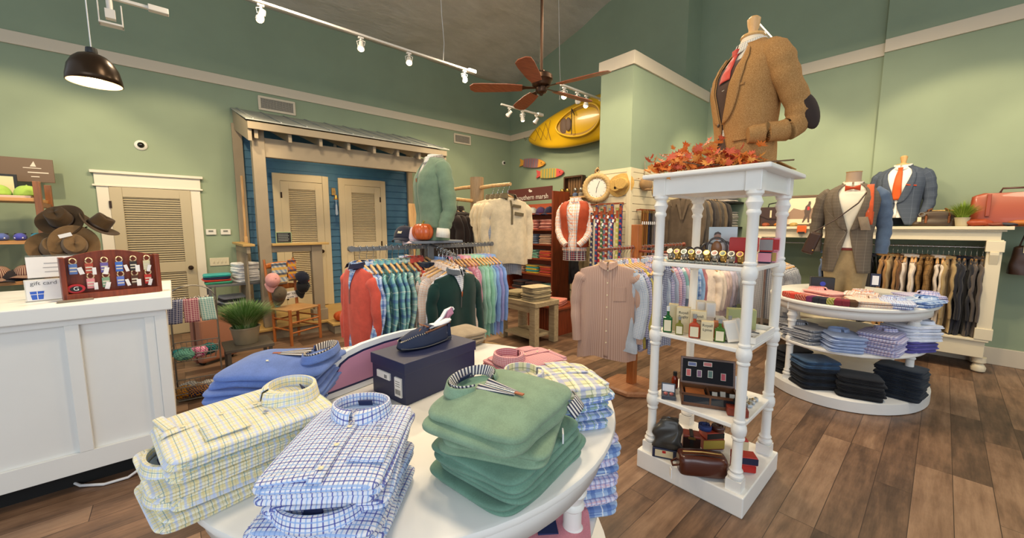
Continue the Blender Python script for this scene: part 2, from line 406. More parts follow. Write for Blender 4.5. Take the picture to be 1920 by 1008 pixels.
# rafters
rf = MB()
for i in range(8):
    x = .88+i*.375
    rf.prism([(FY-.1, 2.60), (FY-.1, 2.74), (LW-.02, 3.17), (LW-.02, 2.97)], 0, x-.02, x+.02)
rf.prism([(FY-.12, 2.56), (FY-.12, 2.78), (LW-.02, 3.2), (LW-.02, 2.93)], 0, .79, .83)
rf.prism([(FY-.12, 2.56), (FY-.12, 2.78), (LW-.02, 3.2), (LW-.02, 2.93)], 0, 3.58, 3.62)
struct(rf.obj('trim_porch_rafters', M_TAUPE))
struct(MB().b2((.79, FY-.15, 2.70), (3.62, FY-.12, 2.79)).obj('trim_porch_fascia', M_TAUPE, bevel=.003))
rr = MB()
def rz_(y): return 2.80+(y-(FY-.17))*(3.215-2.80)/(LW-FY+.17)
rr.add([(.77, FY-.17, 2.80), (3.66, FY-.17, 2.80), (3.66, LW-.005, 3.215), (.77, LW-.005, 3.215), (.77, FY-.17, 2.815), (3.66, FY-.17, 2.815), (3.66, LW-.005, 3.23), (.77, LW-.005, 3.23)],
       [(0, 1, 2, 3), (4, 7, 6, 5), (0, 4, 5, 1), (1, 5, 6, 2), (2, 6, 7, 3), (3, 7, 4, 0)])
for i in range(10):
    x = .85+i*.3
    rr.prism([(FY-.17, 2.812), (FY-.17, 2.828), (LW-.01, 3.242), (LW-.01, 3.226)], 0, x-.009, x+.009)
struct(rr.obj('roof_porch', M_ROOF, bevel=.003))
# railing: ledge, panel, newel
rl = MB(); rl.b2((.70, LW-.3, 1.24), (.83, LW-.1, 1.27))
hb = MB()
hb.b2((.70, FY-.02, .16), (.74, LW-.08, .25)); 
for i in range(16): hb.b2((.70, FY+.08+i*.065, .25), (.72, FY+.10+i*.065, 1.16))
hb.b2((.70, FY-.02, 1.16), (.74, LW-.08, 1.25)); struct(hb.obj('trim_porch_side_rail', M_TAUPE, bevel=.002))
lg = MB(); lg.b2((.66, FY-.05, 1.25), (.79, LW-.08, 1.28)); lg.b2((.98, FY-.06, 1.25), (1.68, FY+.11, 1.28)); struct(lg.obj('trim_porch_ledge', wood('yellow_pine_boards', '#a8854a', '#c9a766'), bevel=.004))
nw = MB(); nw.b2((1.46, FY, .16), (1.6, FY+.11, 1.25)); nw.b2((1.43, FY-.02, .16), (1.63, FY+.13, .32)); nw.b2((.98, FY+.01, 1.16), (1.46, FY+.09, 1.25)); struct(nw.obj('trim_porch_newel', M_TAUPE, bevel=.005))
st = MB(); st.b2((1.62, FY-.32, 0), (2.6, FY-.04, .12)); struct(st.obj('floor_step', M_TAUPE, bevel=.004))
struct(MB().b2((1.59, FY-.35, .12), (2.6, FY-.08, .15)).obj('floor_step_tread', wood('yellow_pine_boards', '#a8854a', '#c9a766'), bevel=.004))
# ================================================================ FURNITURE
M_CHROME = mat('chrome', '#b9b9b6', .25, .95); M_STEEL = mat('brushed_grey_steel', '#7e7f80', .45, .7)
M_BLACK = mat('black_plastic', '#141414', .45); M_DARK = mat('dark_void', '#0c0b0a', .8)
M_OAK = wood('honey_maple', '#b98a53', '#d9b27c', 1.2, 2); M_HANG = wood('hanger_beech', '#c9965a', '#e0b47a', 3, 0)
M_CHERRY = wood('cherry_wood', '#5e2413', '#8a3d20', 1.2, 2, .35)
M_CHERRYX = wood('cherry_wood_boards', '#6a2a16', '#93452a', 1.2, 0, .35)
M_ORWOOD = wood('orange_stained_oak', '#9b5524', '#c0743a', 1.2, 2, .4)
# ---- checkout counter
t = thing('checkout_counter', 'long white panelled checkout counter at the left edge', 'counter', (-1.3, 3.6, 0))
def P2(m, x0, y0, z0, x1, y1, z1, ox=-1.3, oy=3.6): m.b2((x0-ox, y0-oy, z0), (x1-ox, y1-oy, z1))
m = MB(); P2(m, -2.6, 3.15, .12, -.07, 4.0, 1.0)
m.obj('carcass', M_WHITEG, t, bevel=.003)
m = MB()
for a, b in ((-.475, -.42), (-1.0, -.945), (-1.55, -1.49), (-.115, -.06)): P2(m, a, 3.125, .235, b, 3.15, .965)
P2(m, -2.6, 3.125, .12, -.06, 3.15, .235); P2(m, -2.6, 3.125, .965, -.06, 3.15, 1.0); P2(m, -.16, 3.132, .235, -.115, 3.15, .965)
m.obj('face_frame', M_WHITEG, t, bevel=.003)
m = MB(); P2(m, -2.65, 3.09, 1.0, -.03, 4.05, 1.08); m.obj('countertop', M_WHITEG, t, bevel=.006)
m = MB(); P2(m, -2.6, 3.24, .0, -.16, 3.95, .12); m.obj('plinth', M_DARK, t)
m = MB(); m.tube([(-.56, 3.30, .02), (-.5, 3.20, .012), (-.4, 3.13, .01), (-.3, 3.12, .012), (-.2, 3.14, .06), (-.17, 3.2, .1)], .008, 8)
tag(m.obj('power_cable', mat('white_cable', '#dddddd', .5), smooth=60), 'white cable hanging out beneath the checkout counter', 'cable')
# ---- turned post
def turned(h, levels, r=.026, block=.055, base=.06, top=True):
    p = [(r*1.15, base), (r*1.5, base+.01), (r*1.5, base+.02), (r*1.1, base+.032), (r*1.3, base+.045), (r*.98, base+.06)]
    for z in levels:
        p += [(r*.95, z-.06), (r*1.2, z-.052), (r*1.2, z-.044), (r*1.0, z-.038), (r*1.35, z-.022), (r*1.45, z), (r*1.35, z+.022), (r*1.0, z+.036), (r*1.2, z+.042), (r*1.2, z+.05), (r*.97, z+.058)]
    if top:
        p += [(r*.98, h-.125), (r*1.25, h-.115), (r*1.25, h-.105), (r*1.05, h-.095), (r*1.15, h-.085), (r*1.5, h-.06), (r*1.2, h-.04), (r*1.1, h-.03), (r*1.5, h-.018), (r*1.5, h)]
    m = MB(); m.box((0, 0, base/2), (block*1.35, block*1.35, base)); m.lathe(p, 20); return m
# ---- display tower
t = thing('display_tower', 'tall white open display tower with turned posts and four shelves', 'shelf', (2.40, .87, 0))
m = MB().b2((-.31, -.30, 0), (.31, .30, .115)); m.obj('base_plinth', M_WHITE, t, bevel=.006)
for x in (-.25, .25):
    for y in (-.24, .24):
        o = turned(1.565, (.33, .735, 1.155), .026).obj('post', M_WHITE, t, smooth=35); o.location = (x, y, .115)
for z in (.455, .865, 1.285):
    m = MB().box((0, 0, z), (.53, .51, .024)); m.obj('shelf', M_WHITE, t, bevel=.005)
m = MB()
for x in (-.25, .25):
    for y in (-.24, .24): m.box((x, y, 1.725), (.072, .072, .10))
m.box((0, -.252, 1.727), (.44, .025, .095)); m.box((0, .252, 1.727), (.44, .025, .095)); m.box((-.262, 0, 1.727), (.025, .42, .095)); m.box((.262, 0, 1.727), (.025, .42, .095)); m.box((0, 0, 1.70), (.5, .48, .012))
m.obj('apron', M_WHITE, t, bevel=.003)
m = MB().box((0, 0, 1.785), (.665, .645, .026)); m.obj('top', M_WHITE, t, bevel=.009, seg=3)
# ---- oval tables
def ellipse_slab(m, a, b, z0, z1, prof=((0, 0), (.012, .006), (.016, .016), (.012, .026), (0, .03)), n=64, c=(0, 0)):
    h = z1-z0; pr = [(d/.016*.014 if d else 0, z0+h*zz/.03) for d, zz in prof]
    vs = []; k = len(pr)
    for d, z in pr:
        for i in range(n):
            g = 2*pi*i/n; vs.append((c[0]+(a-.014+d)*cos(g), c[1]+(b-.014+d)*sin(g), z))
    fs = [(j*n+i, j*n+(i+1) % n, (j+1)*n+(i+1) % n, (j+1)*n+i) for j in range(k-1) for i in range(n)]
    fs += [tuple(range(n))[::-1], tuple((k-1)*n+i for i in range(n))]
    m.add(vs, fs); return m
def oval_table(name, label, loc, a, b, H, tiers, legs, legr=.03, ap=.075, base=.11):
    t = thing(name, label, 'table', loc)
    ellipse_slab(MB(), a, b, H-.032, H).obj('tabletop', M_WHITE, t, smooth=40)
    m = MB(); m.grid(72, 2, lambda u, v: (((a-.05)*cos(2*pi*u), (b-.05)*sin(2*pi*u), H-.032-ap*(1-v)), None), cu=True); m.obj('apron', M_WHITE, t, smooth=40, solid=.02)
    for z in tiers: ellipse_slab(MB(), a*.93, b*.93, z-.03, z).obj('shelf', M_WHITE, t, smooth=40)
    if base: ellipse_slab(MB(), a, b, 0, base, prof=((0, 0), (.014, .002), (.014, .028), (0, .03))).obj('base_plinth', M_WHITE, t, smooth=40)
    for gx, gy in legs:
        h = H-.032-base
        lv = [z-base-.0 for z in tiers]
        o = turned(h-ap+.005, lv, legr, .05, .035).obj('leg', M_WHITE, t, smooth=35); o.location = (gx, gy, base)
        bl = MB().box((gx, gy, H-.032-ap/2), (legr*2.7, legr*2.7, ap)); bl.obj('leg_block', M_WHITE, t, bevel=.003)
    return t
FT = (.78, 1.45); FTH = .76
oval_table('oval_display_table', 'oval white table in the foreground piled with folded shirts', (FT[0], FT[1], 0), .82, .80, FTH, (.40,), ((.20, -.665), (-.5, -.48), (.62, .32), (-.45, .5)), .033, .085, .09)
OT = (4.78, .56); OTH = .86
oval_table('tiered_oval_table', 'white oval table with a middle tier, beside the suit cabinet', (OT[0], OT[1], 0), .80, .60, OTH, (.475,), ((-.58, .30), (-.30, -.46), (.30, .44), (.55, -.3)), .028, .07, .10)
# ---- suit cabinet on the right wall
cx = 6.38
t = thing('suit_cabinet', 'long cream open wardrobe cabinet along the right wall', 'wardrobe', (cx, .65, 0))
m = MB(); m.b2((-.26, -1.02, .16), (.25, 1.1, .33)); m.b2((-.28, -1.04, .33), (.25, 1.1, .355)); m.obj('base_cabinet', M_TRIM if 0 else mat('cream_cabinet_paint', '#d9ceb2', .45), t, bevel=.005)
MC = mat('cream_cabinet_paint', '#d9ceb2', .45)
m = MB()
m.b2((-.27, -1.03, 1.36), (.25, 1.15, 1.47)); m.b2((-.31, -1.1, 1.47), (.25, 1.18, 1.505)); m.b2((-.29, -1.06, 1.452), (.25, 1.16, 1.47)); m.obj('cornice', MC, t, bevel=.005)
for y in (-1.0, 1.08):
    m = MB(); m.b2((-.27, y-.05, .355), (-.18, y+.05, 1.37)); m.b2((-.285, y-.06, 1.25), (-.17, y+.06, 1.36)); m.prism([(-.30, 1.22), (-.27, 1.12), (-.27, 1.25), (-.30, 1.25)], 1, y-.03, y+.03)
    m.b2((-.285, y-.06, .355), (-.17, y+.06, .47)); m.b2((.1, y-.02, .355), (.24, y+.02, 1.37)); m.obj('column', MC, t, bevel=.004)
    for x in (-.2, .18):
        m = MB(); m.lathe([(.03, 0), (.05, .015), (.055, .05), (.04, .08), (.03, .09), (.05, .105), (.05, .16)], 18, (x, y, 0)); m.obj('bun_foot', MC, t, smooth=40)
m = MB(); m.cyl((-.02, -1.0, 1.285), (-.02, 1.1, 1.285), .011); m.cyl((-.02, 0.1, 1.285), (-.02, .1, 1.37), .006); m.obj('hanging_rod', M_CHROME, t, smooth=60)
# ---- four way rack A (grey steel, foreground of the porch)
RA = (1.66, 2.95); RAZ = 1.335
t = thing('garment_rack', 'grey steel four-arm garment rack beneath the green sweater mannequin', 'rack', (RA[0], RA[1], 0))
m = MB(); m.b2((-.03, -.03, .03), (.03, .03, 1.36)); m.obj('post', M_STEEL, t, bevel=.004)
m = MB(); m.b2((-.45, -.03, 0), (.45, .03, .03)); m.b2((-.03, -.45, 0), (.03, .45, .031)); m.obj('foot', M_STEEL, t, bevel=.004)
for nm, p, q in (('arm', (-.66, 0), (-.03, 0)), ('arm', (.03, 0), (.68, 0))):
    m = MB(); m.b2((p[0], -.012, RAZ-.02), (q[0], .012, RAZ+.012))
    e = -.66 if p[0] < -.5 else .68
    m.cyl((e, -.02, RAZ), (e, .02, RAZ), .022, n=14)
    for i in range(13): m.ball((p[0]+(q[0]-p[0])*(i+.5)/13, 0, RAZ+.014), .006, 6, 4)
    m.obj(nm, M_STEEL, t)
m = MB(); m.tube([(0, -.03, RAZ+.01), (0, -.1, RAZ+.0), (0, -.42, RAZ-.06)], .011, 8); m.obj('arm', M_STEEL, t)
m = MB(); m.tube([(0, .03, RAZ+.01), (0, .1, RAZ+.0), (0, .5, RAZ-.02)], .011, 8); m.obj('arm', M_STEEL, t)
m = MB(); m.box((-.0, .0, 1.375), (.46, .36, .022)); m.obj('top_board', mat('slate_grey_board', '#6f7680', .5), t, bevel=.004)
# ---- rack B (cherry post on octagon foot)
RB = (3.12, 1.83); RBZ = 1.315
t = thing('garment_rack', 'wooden post garment rack on an octagonal foot behind the display tower', 'rack', (RB[0], RB[1], 0))
m = MB(); m.lathe([(.23, 0), (.24, .01), (.24, .035), (.225, .05)], 8, M=ROT(R(22), 3, 'Z')); m.obj('octagonal_foot', wood('pale_cherry', '#a9714c', '#c68f66', 1, 0, .4), t)
m = MB(); m.b2((-.035, -.035, .05), (.035, .035, 1.52)); m.obj('post', M_ORWOOD, t, bevel=.004)
for a, b in (((-.55, 0), (-.035, 0)), ((.035, 0), (.95, 0))):
    m = MB(); m.cyl((a[0], a[1], RBZ), (b[0], b[1], RBZ), .012); m.ball((a[0] if a[0] < 0 else b[0], 0, RBZ), .022); m.obj('arm', M_CHERRYX, t, smooth=50)
m = MB(); m.cyl((0, -.035, RBZ-.03), (0, -.4, RBZ-.03), .012); m.ball((0, -.4, RBZ-.03), .022); m.obj('arm', M_CHERRYX, t, smooth=50)
# ---- log post rack
LG = (2.66, 3.60)
t = thing('garment_rack', 'weathered log post rack with round wooden arms holding fleece jackets', 'rack', (LG[0], LG[1], 0))
q = N('weathered_log_bark'); tc = q.n('ShaderNodeTexCoord'); mp = q.n('ShaderNodeMapping'); q.l(tc.outputs['Object'], mp.inputs[0]); mp.inputs['Scale'].default_value = (14, 14, 2)
f = q.noise(2, mp.outputs[0], 6, .7); q.l(q.ramp(f, ((.3, srgb('#7d6444')), (.7, srgb('#ad9068')))), q.b.inputs['Base Color']); q.bump(f, .5, .01)
m = MB(); m.grid(22, 24, lambda u, v: (((.078+.006*nz(cos(2*pi*u)*2, sin(2*pi*u)*2, v*5))*cos(2*pi*u), (.078+.006*nz(cos(2*pi*u)*2+5, sin(2*pi*u)*2, v*5))*sin(2*pi*u), .02+2.04*v), None), cu=True)
m.lathe([(.077, 2.055), (.06, 2.062), (0, 2.063)], 20); m.lathe([(.34, 0), (.34, .03)], 24); m.obj('log_post', q.m, t, smooth=50)
for p, z in (((0, -.58), 1.94), ((0, .6), 1.96)):
    m = MB(); m.tube([(0, p[1]*.1, z), (p[0], p[1]*.5, z+.006), (p[0], p[1], z)], [.022, .02, .018], 10); m.obj('arm', M_OAK, t, smooth=50)
m = MB(); m.tube([(0, 0, 1.79), (-.55, -.05, 1.81)], [.02, .018], 10); m.obj('arm', M_OAK, t, smooth=50)
# ---- dark stained display unit with back shelves (cap brand display)
UX, UY0, UY1 = 4.5, 4.13, 5.2
t = thing('shelving_unit', 'dark cherry display unit with sign board and shelves of folded clothes', 'shelf', (UX+.2, (UY0+UY1)/2, 0))
oy = (UY0+UY1)/2
MB().b2((-.2, UY0-oy-.03, 0), (.2, UY0-oy+.0, 2.06)).obj('side_panel', M_CHERRY, t, bevel=.003)
MB().b2((-.2, UY1-oy, 0), (.2, UY1-oy+.03, 2.06)).obj('side_panel', M_CHERRY, t, bevel=.003)
m = MB(); m.b2((.18, UY0-oy, 0.05), (.2, UY1-oy, 1.9)); m.obj('back_panel', mat('coral_painted_back', '#c0603f', .6), t)
USH = (.42, .72, .98, 1.22, 1.46, 1.72)
for z in USH: MB().b2((-.2, UY0-oy, z-.022), (.18, UY1-oy, z)).obj('shelf', M_CHERRYX, t, bevel=.002)
m = MB(); m.b2((-.2, UY0-oy, 1.93), (-.18, UY1-oy, 2.14)); sg = m.obj('sign_board', mat('maroon_sign_board', '#5a2a22', .5), t, bevel=.002)
ML = mat('cream_lettering', '#d8cdbd', .5)
text_obj('southern marsh', .115, ML, sg, (-.206, -.1, 1.985), (R(90), 0, R(-90)))
# little duck emblem
dk = MB(); dk.ball((-.203, -.06, 2.085), (.003, .04, .018), 12, 8); dk.ball((-.203, -.035, 2.108), (.003, .015, .014), 10, 6); dk.b2((-.205, -.035+.0, 2.10), (-.201, -.008, 2.107)); dk.obj('duck_emblem', ML, sg)
# ---- low cherry chest and pale bench in front of it
t = thing('wooden_chest', 'reddish panelled wooden chest on the floor before the shelving unit', 'chest', (4.15, 3.72, 0))
m = MB(); m.b2((-.26, -.3, 0), (.26, .3, .36)); m.obj('chest_body', M_CHERRY, t, bevel=.004)
m = MB(); m.b2((-.29, -.32, .36), (.28, .32, .39)); m.obj('chest_lid', M_CHERRYX, t, bevel=.004)
m = MB()
for i in range(11): m.b2((-.268, -.28+i*.052, .03), (-.258, -.24+i*.052, .34))
m.obj('panel_boards', M_CHERRY, t)
t = thing('pale_bench_table', 'pale weathered wood bench table with folded khakis on top', 'bench', (3.5, 3.62, 0))
MW = wood('pale_washed_wood', '#8f7f62', '#b7a685', 1.2, 1, .6)
m = MB(); m.b2((-.22, -.36, .50), (.22, .36, .56)); m.obj('tabletop', MW, t, bevel=.004)
for x in (-.18, .18):
    for y in (-.3, .3): MB().b2((x-.04, y-.05, 0), (x+.04, y+.05, .5)).obj('leg', MW, t, bevel=.004)
MB().b2((-.2, -.25, .42), (-.17, .25, .5)).obj('rail', MW, t, bevel=.003)
MB().b2((-.2, -.25, .08), (.2, .25, .11)).obj('lower_shelf', MW, t, bevel=.003)
# ---- wooden shelf unit far left (flip flops)
t = thing('wooden_shelf_unit', 'brown wooden shelf unit against the wall behind the counter', 'shelf', (-1.4, 6.45, 0))
m = MB(); m.b2((.38, -.28, 0), (.43, -.23, 1.96)); m.b2((.38, .2, 0), (.43, .25, 1.96)); m.b2((.385, -.25, 1.7), (.42, .22, 1.75)); m.b2((-.65, -.28, 0), (-.6, .25, 1.96)); m.obj('side_frame', wood('brown_stained_pine', '#6b4021', '#8f5a30', 1, 2), t, bevel=.003)
M_PSH = wood('orange_pine_shelf', '#a5703c', '#c99555', 1, 0)
LSH = (.40, .66, .95, 1.36, 1.79)
for z in LSH: MB().b2((-.62, -.27, z-.035), (.40, .24, z)).obj('shelf', M_PSH, t, bevel=.003)
# ---- louvre lattice: t shirt table
t = thing('display_table', 'grey low table with stacks of folded t-shirts by the switches', 'table', (.65, 6.45, 0))
m = MB(); m.b2((-.36, -.25, .72), (.32, .25, .75)); m.obj('tabletop', M_STEEL, t, bevel=.003)
for x in (-.33, .29):
    for y in (-.22, .22): MB().b2((x-.015, y-.015, 0), (x+.015, y+.015, .72)).obj('leg', M_STEEL, t)
m = MB(); m.b2((-.34, -.24, .40), (.3, .24, .42)); m.obj('lower_shelf', M_STEEL, t)
# ---- ladder back chair
def ladder_chair():
    rz = R(24); t = thing('ladder_back_chair', 'orange-brown ladder-back wooden chair holding caps by the porch', 'chair', (1.15, 5.62, 0), rz)
    mw = M_ORWOOD; w2, dd = .19, .19
    for sx in (-1, 1):
        m = MB(); m.tube([(sx*w2*.9, dd, 0), (sx*w2*.9, dd, .44), (sx*w2*1.02, dd+.05, .8), (sx*w2*1.05, dd+.07, 1.08)], [.017, .019, .017, .014], 10); m.obj('back_post', mw, t, smooth=50)
        m = MB(); m.tube([(sx*w2*1.1, -dd, 0), (sx*w2*1.1, -dd, .46)], [.018, .02], 10); m.obj('leg', mw, t, smooth=50)
    for z, y in ((.56, .205), (.70, .225), (.84, .245), (.99, .262)):
        m = MB(); m.grid(9, 4, lambda u, v: ((-w2+2*w2*u, dd+(y-dd)+.02*sin(pi*u), z-.03+.06*v+(.018*sin(pi*u)) * v), None)); m.obj('ladder_slat', mw, t, smooth=60, solid=.01)
    m = MB(); m.b2((-w2-.02, -dd-.01, .43), (w2+.02, dd, .455)); m.obj('seat', wood('woven_seat', '#a9794a', '#c39a66', 4, 0), t, bevel=.01)
    for z in (.16, .29):
        m = MB(); m.cyl((-w2*1.05, -dd, z), (w2*1.05, -dd, z), .011); m.cyl((-w2*1.0, dd, z), (w2*1.0, dd, z), .01); m.cyl((-w2, -dd, z+.03), (-w2*.9, dd, z+.03), .01); m.cyl((w2, -dd, z+.03), (w2*.9, dd, z+.03), .01); m.obj('stretcher', mw, t, smooth=50)
    return t
ladder_chair()
# ================================================================ OVERHEAD
FAN = (2.56, 2.49, 2.745)
t = thing('ceiling_fan', 'bronze ceiling fan with five reddish wooden blades on a long rod', 'fan', FAN)
MBZ = mat('oiled_bronze', '#4a3526', .35, .85); MFB = wood('fan_blade_wood', '#7d3f24', '#a55c38', 1.5, 0, .4)
m = MB(); m.cyl((0, 0, .1), (0, 0, cz(FAN[1])-FAN[2]-.02), .013); m.lathe([(.06, cz(FAN[1])-FAN[2]-.1), (.075, cz(FAN[1])-FAN[2]-.0)], 18); m.obj('down_rod', MBZ, t, smooth=50)
m = MB(); m.lathe([(.0, .135), (.03, .13), (.035, .105), (.085, .10), (.10, .085), (.102, .05), (.09, .035), (.085, .01), (.08, -.0), (.06, -.01), (.0, -.012)], 28); m.obj('motor_housing', MBZ, t, smooth=35)
m = MB(); m.lathe([(.05, -.01), (.052, -.04), (.045, -.055), (.02, -.065), (.012, -.08), (0, -.082)], 22); m.obj('switch_housing', MBZ, t, smooth=35)
for i in range(5):
    g = R(-77+72*i)
    bl = MB(); out = [(.17, -.045), (.30, -.06), (.52, -.068), (.60, -.064), (.635, -.03), (.635, .03), (.60, .064), (.52, .068), (.30, .06), (.17, .045)]
    bl.prism(out, 2, -.004, .004); bl.xf(Matrix.Translation((0, 0, -.015)) @ Matrix.Rotation(g, 4, 'Z') @ Matrix.Rotation(R(12), 4, 'X'))
    b = bl.obj('blade', MFB, t, bevel=.002)
    ir = MB(); ir.prism([(.05, -.012), (.14, -.018), (.2, -.04), (.22, -.03), (.19, 0), (.22, .03), (.2, .04), (.14, .018), (.05, .012)], 2, .002, .008); ir.xf(Matrix.Translation((0, 0, -.018)) @ Matrix.Rotation(g, 4, 'Z') @ Matrix.Rotation(R(12), 4, 'X'))
    ir.obj('blade_iron', MBZ, b)
# pendant lamp
def pendant():
    x, y, z = -.27, 3.36, 2.33
    t = thing('pendant_lamp', 'dark bronze dome pendant lamp hanging over the counter', 'lamp', (x, y, z))
    pr = [(.118, 0), (.116, .03), (.105, .085), (.085, .125), (.06, .15), (.028, .165)]
    m = MB(); m.lathe(pr, 36, cap=False); m.obj('shade', mat('dark_bronze_enamel', '#3a2a1b', .28, .6), t, smooth=60, solid=.003)
    m = MB(); m.lathe([(r-.003, zz+.0) for r, zz in pr], 36, cap=False); m.obj('shade_lining', mat('white_enamel_lining', '#f4ead8', .5), t, smooth=60)
    m = MB(); m.lathe([(.024, .16), (.026, .175), (.024, .195), (.012, .2), (0, .2)], 18); m.obj('socket_cap', M_BLACK, t, smooth=40)
    m = MB(); m.cyl((0, 0, .198), (.0, 0, cz(y)-z), .003, n=6); m.obj('cord', mat('white_cable', '#dddddd', .5), t)
    m = MB(); m.ball((0, 0, .055), (.04, .04, .045), 16, 10); m.obj('bulb', mat('glowing_bulb', '#ffdca0', .5, emit=26), t, smooth=180)
    light('pendant_bulb', 'SPOT', (x, y, z+.012), 60, WARM, (x, y, 0), spot_size=R(150), spot_blend=.5, shadow_soft_size=.05)
pendant()
# track lights
M_TRK = mat('white_track_enamel', '#d9d4cb', .4)
HEADS = []
def track(label, p, q, hang, z):
    t = thing('track_light_rail', label, 'light', ((p[0]+q[0])/2, (p[1]+q[1])/2, z)); hx = (q[0]-p[0])/2
    m = MB(); m.b2((-hx, -.017, -.012), (hx, .017, .012)); m.obj('rail', M_TRK, t, bevel=.003)
    m = MB(); m.b2((hx-.1, -.03, -.02), (hx+.03, .03, .025)); m.obj('feed_box', M_TRK, t, bevel=.004)
    for x in hang:
        m = MB(); m.tube([(x, 0, .01), (x+.02, 0, .25), (x-.01, 0, .6), (x-.06, 0, cz(p[1])-z)], .005, 6); m.obj('suspension_wire', M_TRK, t)
def spot(loc, aim, on, label, energy=38, stem=.06):
    x, y, z = loc; d = (Vector(aim)-Vector((x, y, z-.1))).normalized()
    t = thing('track_spotlight', label, 'light', (x, y, z), group='spotlights on the ceiling tracks')
    m = MB(); m.cyl((0, 0, -.012), (0, 0, -.05), .012); m.b2((-.03, -.014, -.03), (.03, .014, -.012)); m.obj('adapter', M_TRK, t, bevel=.002)
    c = Vector((0, 0, -.105)); qz = d.to_track_quat('-Z', 'Y').to_matrix()
    m = MB(); m.lathe([(.0, .055), (.026, .05), (.028, -.01), (.038, -.028), (.038, -.055), (.034, -.055), (.033, -.03)], 20, c, qz, cap=False); m.obj('lamp_can', M_TRK, t, smooth=40)
    m = MB(); s2 = qz @ Vector((1, 0, 0))
    m.tube([c+s2*.036, Vector((s2.x*.045, s2.y*.045, -.06)), Vector((0, 0, -.04))], .004, 6); m.tube([c-s2*.036, Vector((-s2.x*.045, -s2.y*.045, -.06)), Vector((0, 0, -.04))], .004, 6); m.obj('yoke', M_TRK, t)
    m = MB(); m.ball(c+d*.050, .031, 14, 10)
    m.obj('lens', mat('lit_lamp_face', '#ffd9a0', .4, emit=30) if on else mat('unlit_lamp_face', '#6b6558', .3), t, smooth=60)
    if on:
        p = Vector((x, y, z))+c+d*.07
        light('spot_beam', 'SPOT', p+d*.03, energy, WARM, p+d, spot_size=R(75), spot_blend=.7, shadow_soft_size=.03)
track('long white ceiling track in front of the green gable', (.6, 4.66), (3.4, 4.66), (.9, 3.25), 3.70)
for i, (x, aim) in enumerate(((.82, (.3, 6.2, 1.6)), (1.80, (1.2, 3.6, 1.2)), (2.40, (1.5, 2.8, 1.0)), (3.24, (3.0, 3.4, 1.2)))):
    spot((x, 4.66, 3.69), aim, True, ['lit white spotlight nearest the top left edge on the long track', 'lit white spotlight second along the long track', 'lit white spotlight third along the long track, brightest', 'lit white spotlight closest to the end of the long track'][i], 60)
track('short white ceiling track left of the kayak', (4.2, 5.0), (5.15, 5.0), (4.3, 5.0), 3.50)
for i, (x, aim, on) in enumerate(((4.38, (3.9, 5.9, 2.5), False), (4.68, (5.6, 5.6, 1.2), True), (5.02, (4.6, 5.6, 2.4), False))):
    spot((x, 5.0, 3.49), aim, on, ['unlit spotlight at the left end of the short track', 'lit spotlight in the middle of the short track', 'unlit spotlight at the right end of the short track'][i], 40)
track('white ceiling track half hidden by the fan and the pillar', (4.1, 3.62), (5.1, 3.62), (4.2, 4.9), 3.42)
for i, (x, aim, on) in enumerate(((4.17, (2.6, 2.4, .8), True), (4.45, (6, 4, 1.9), False), (4.66, (4.6, 3.9, 1.2), True))):
    spot((x, 3.62, 3.41), aim, on, ['bright lit spotlight under the fan blade', 'unlit spotlight between two lit ones above the kayak', 'lit spotlight against the edge of the pillar'][i], 45)
track('short white ceiling track at the top left edge', (-.7, 4.6), (.09, 4.6), (-.1,), 3.33)
t = thing('floodlight', 'square white floodlight head under the top left track', 'light', (-.24, 4.6, 3.31))
MB().cyl((0, 0, 0), (0, 0, -.1), .02).obj('stem', M_TRK, t, smooth=60)
m = MB(); m.b2((-.07, -.02, -.2), (-.062, .02, -.03)); m.b2((.062, -.02, -.2), (.07, .02, -.03)); m.b2((-.07, -.04, -.2), (.07, .04, -.185)); m.b2((-.03, -.03, -.15), (.03, .03, -.08)); m.obj('lamp_frame', M_TRK, t, bevel=.002)
track('white track behind the neck of the tan jacket mannequin', (4.5, 1.40), (5.3, 1.40), (4.6,), 3.5)
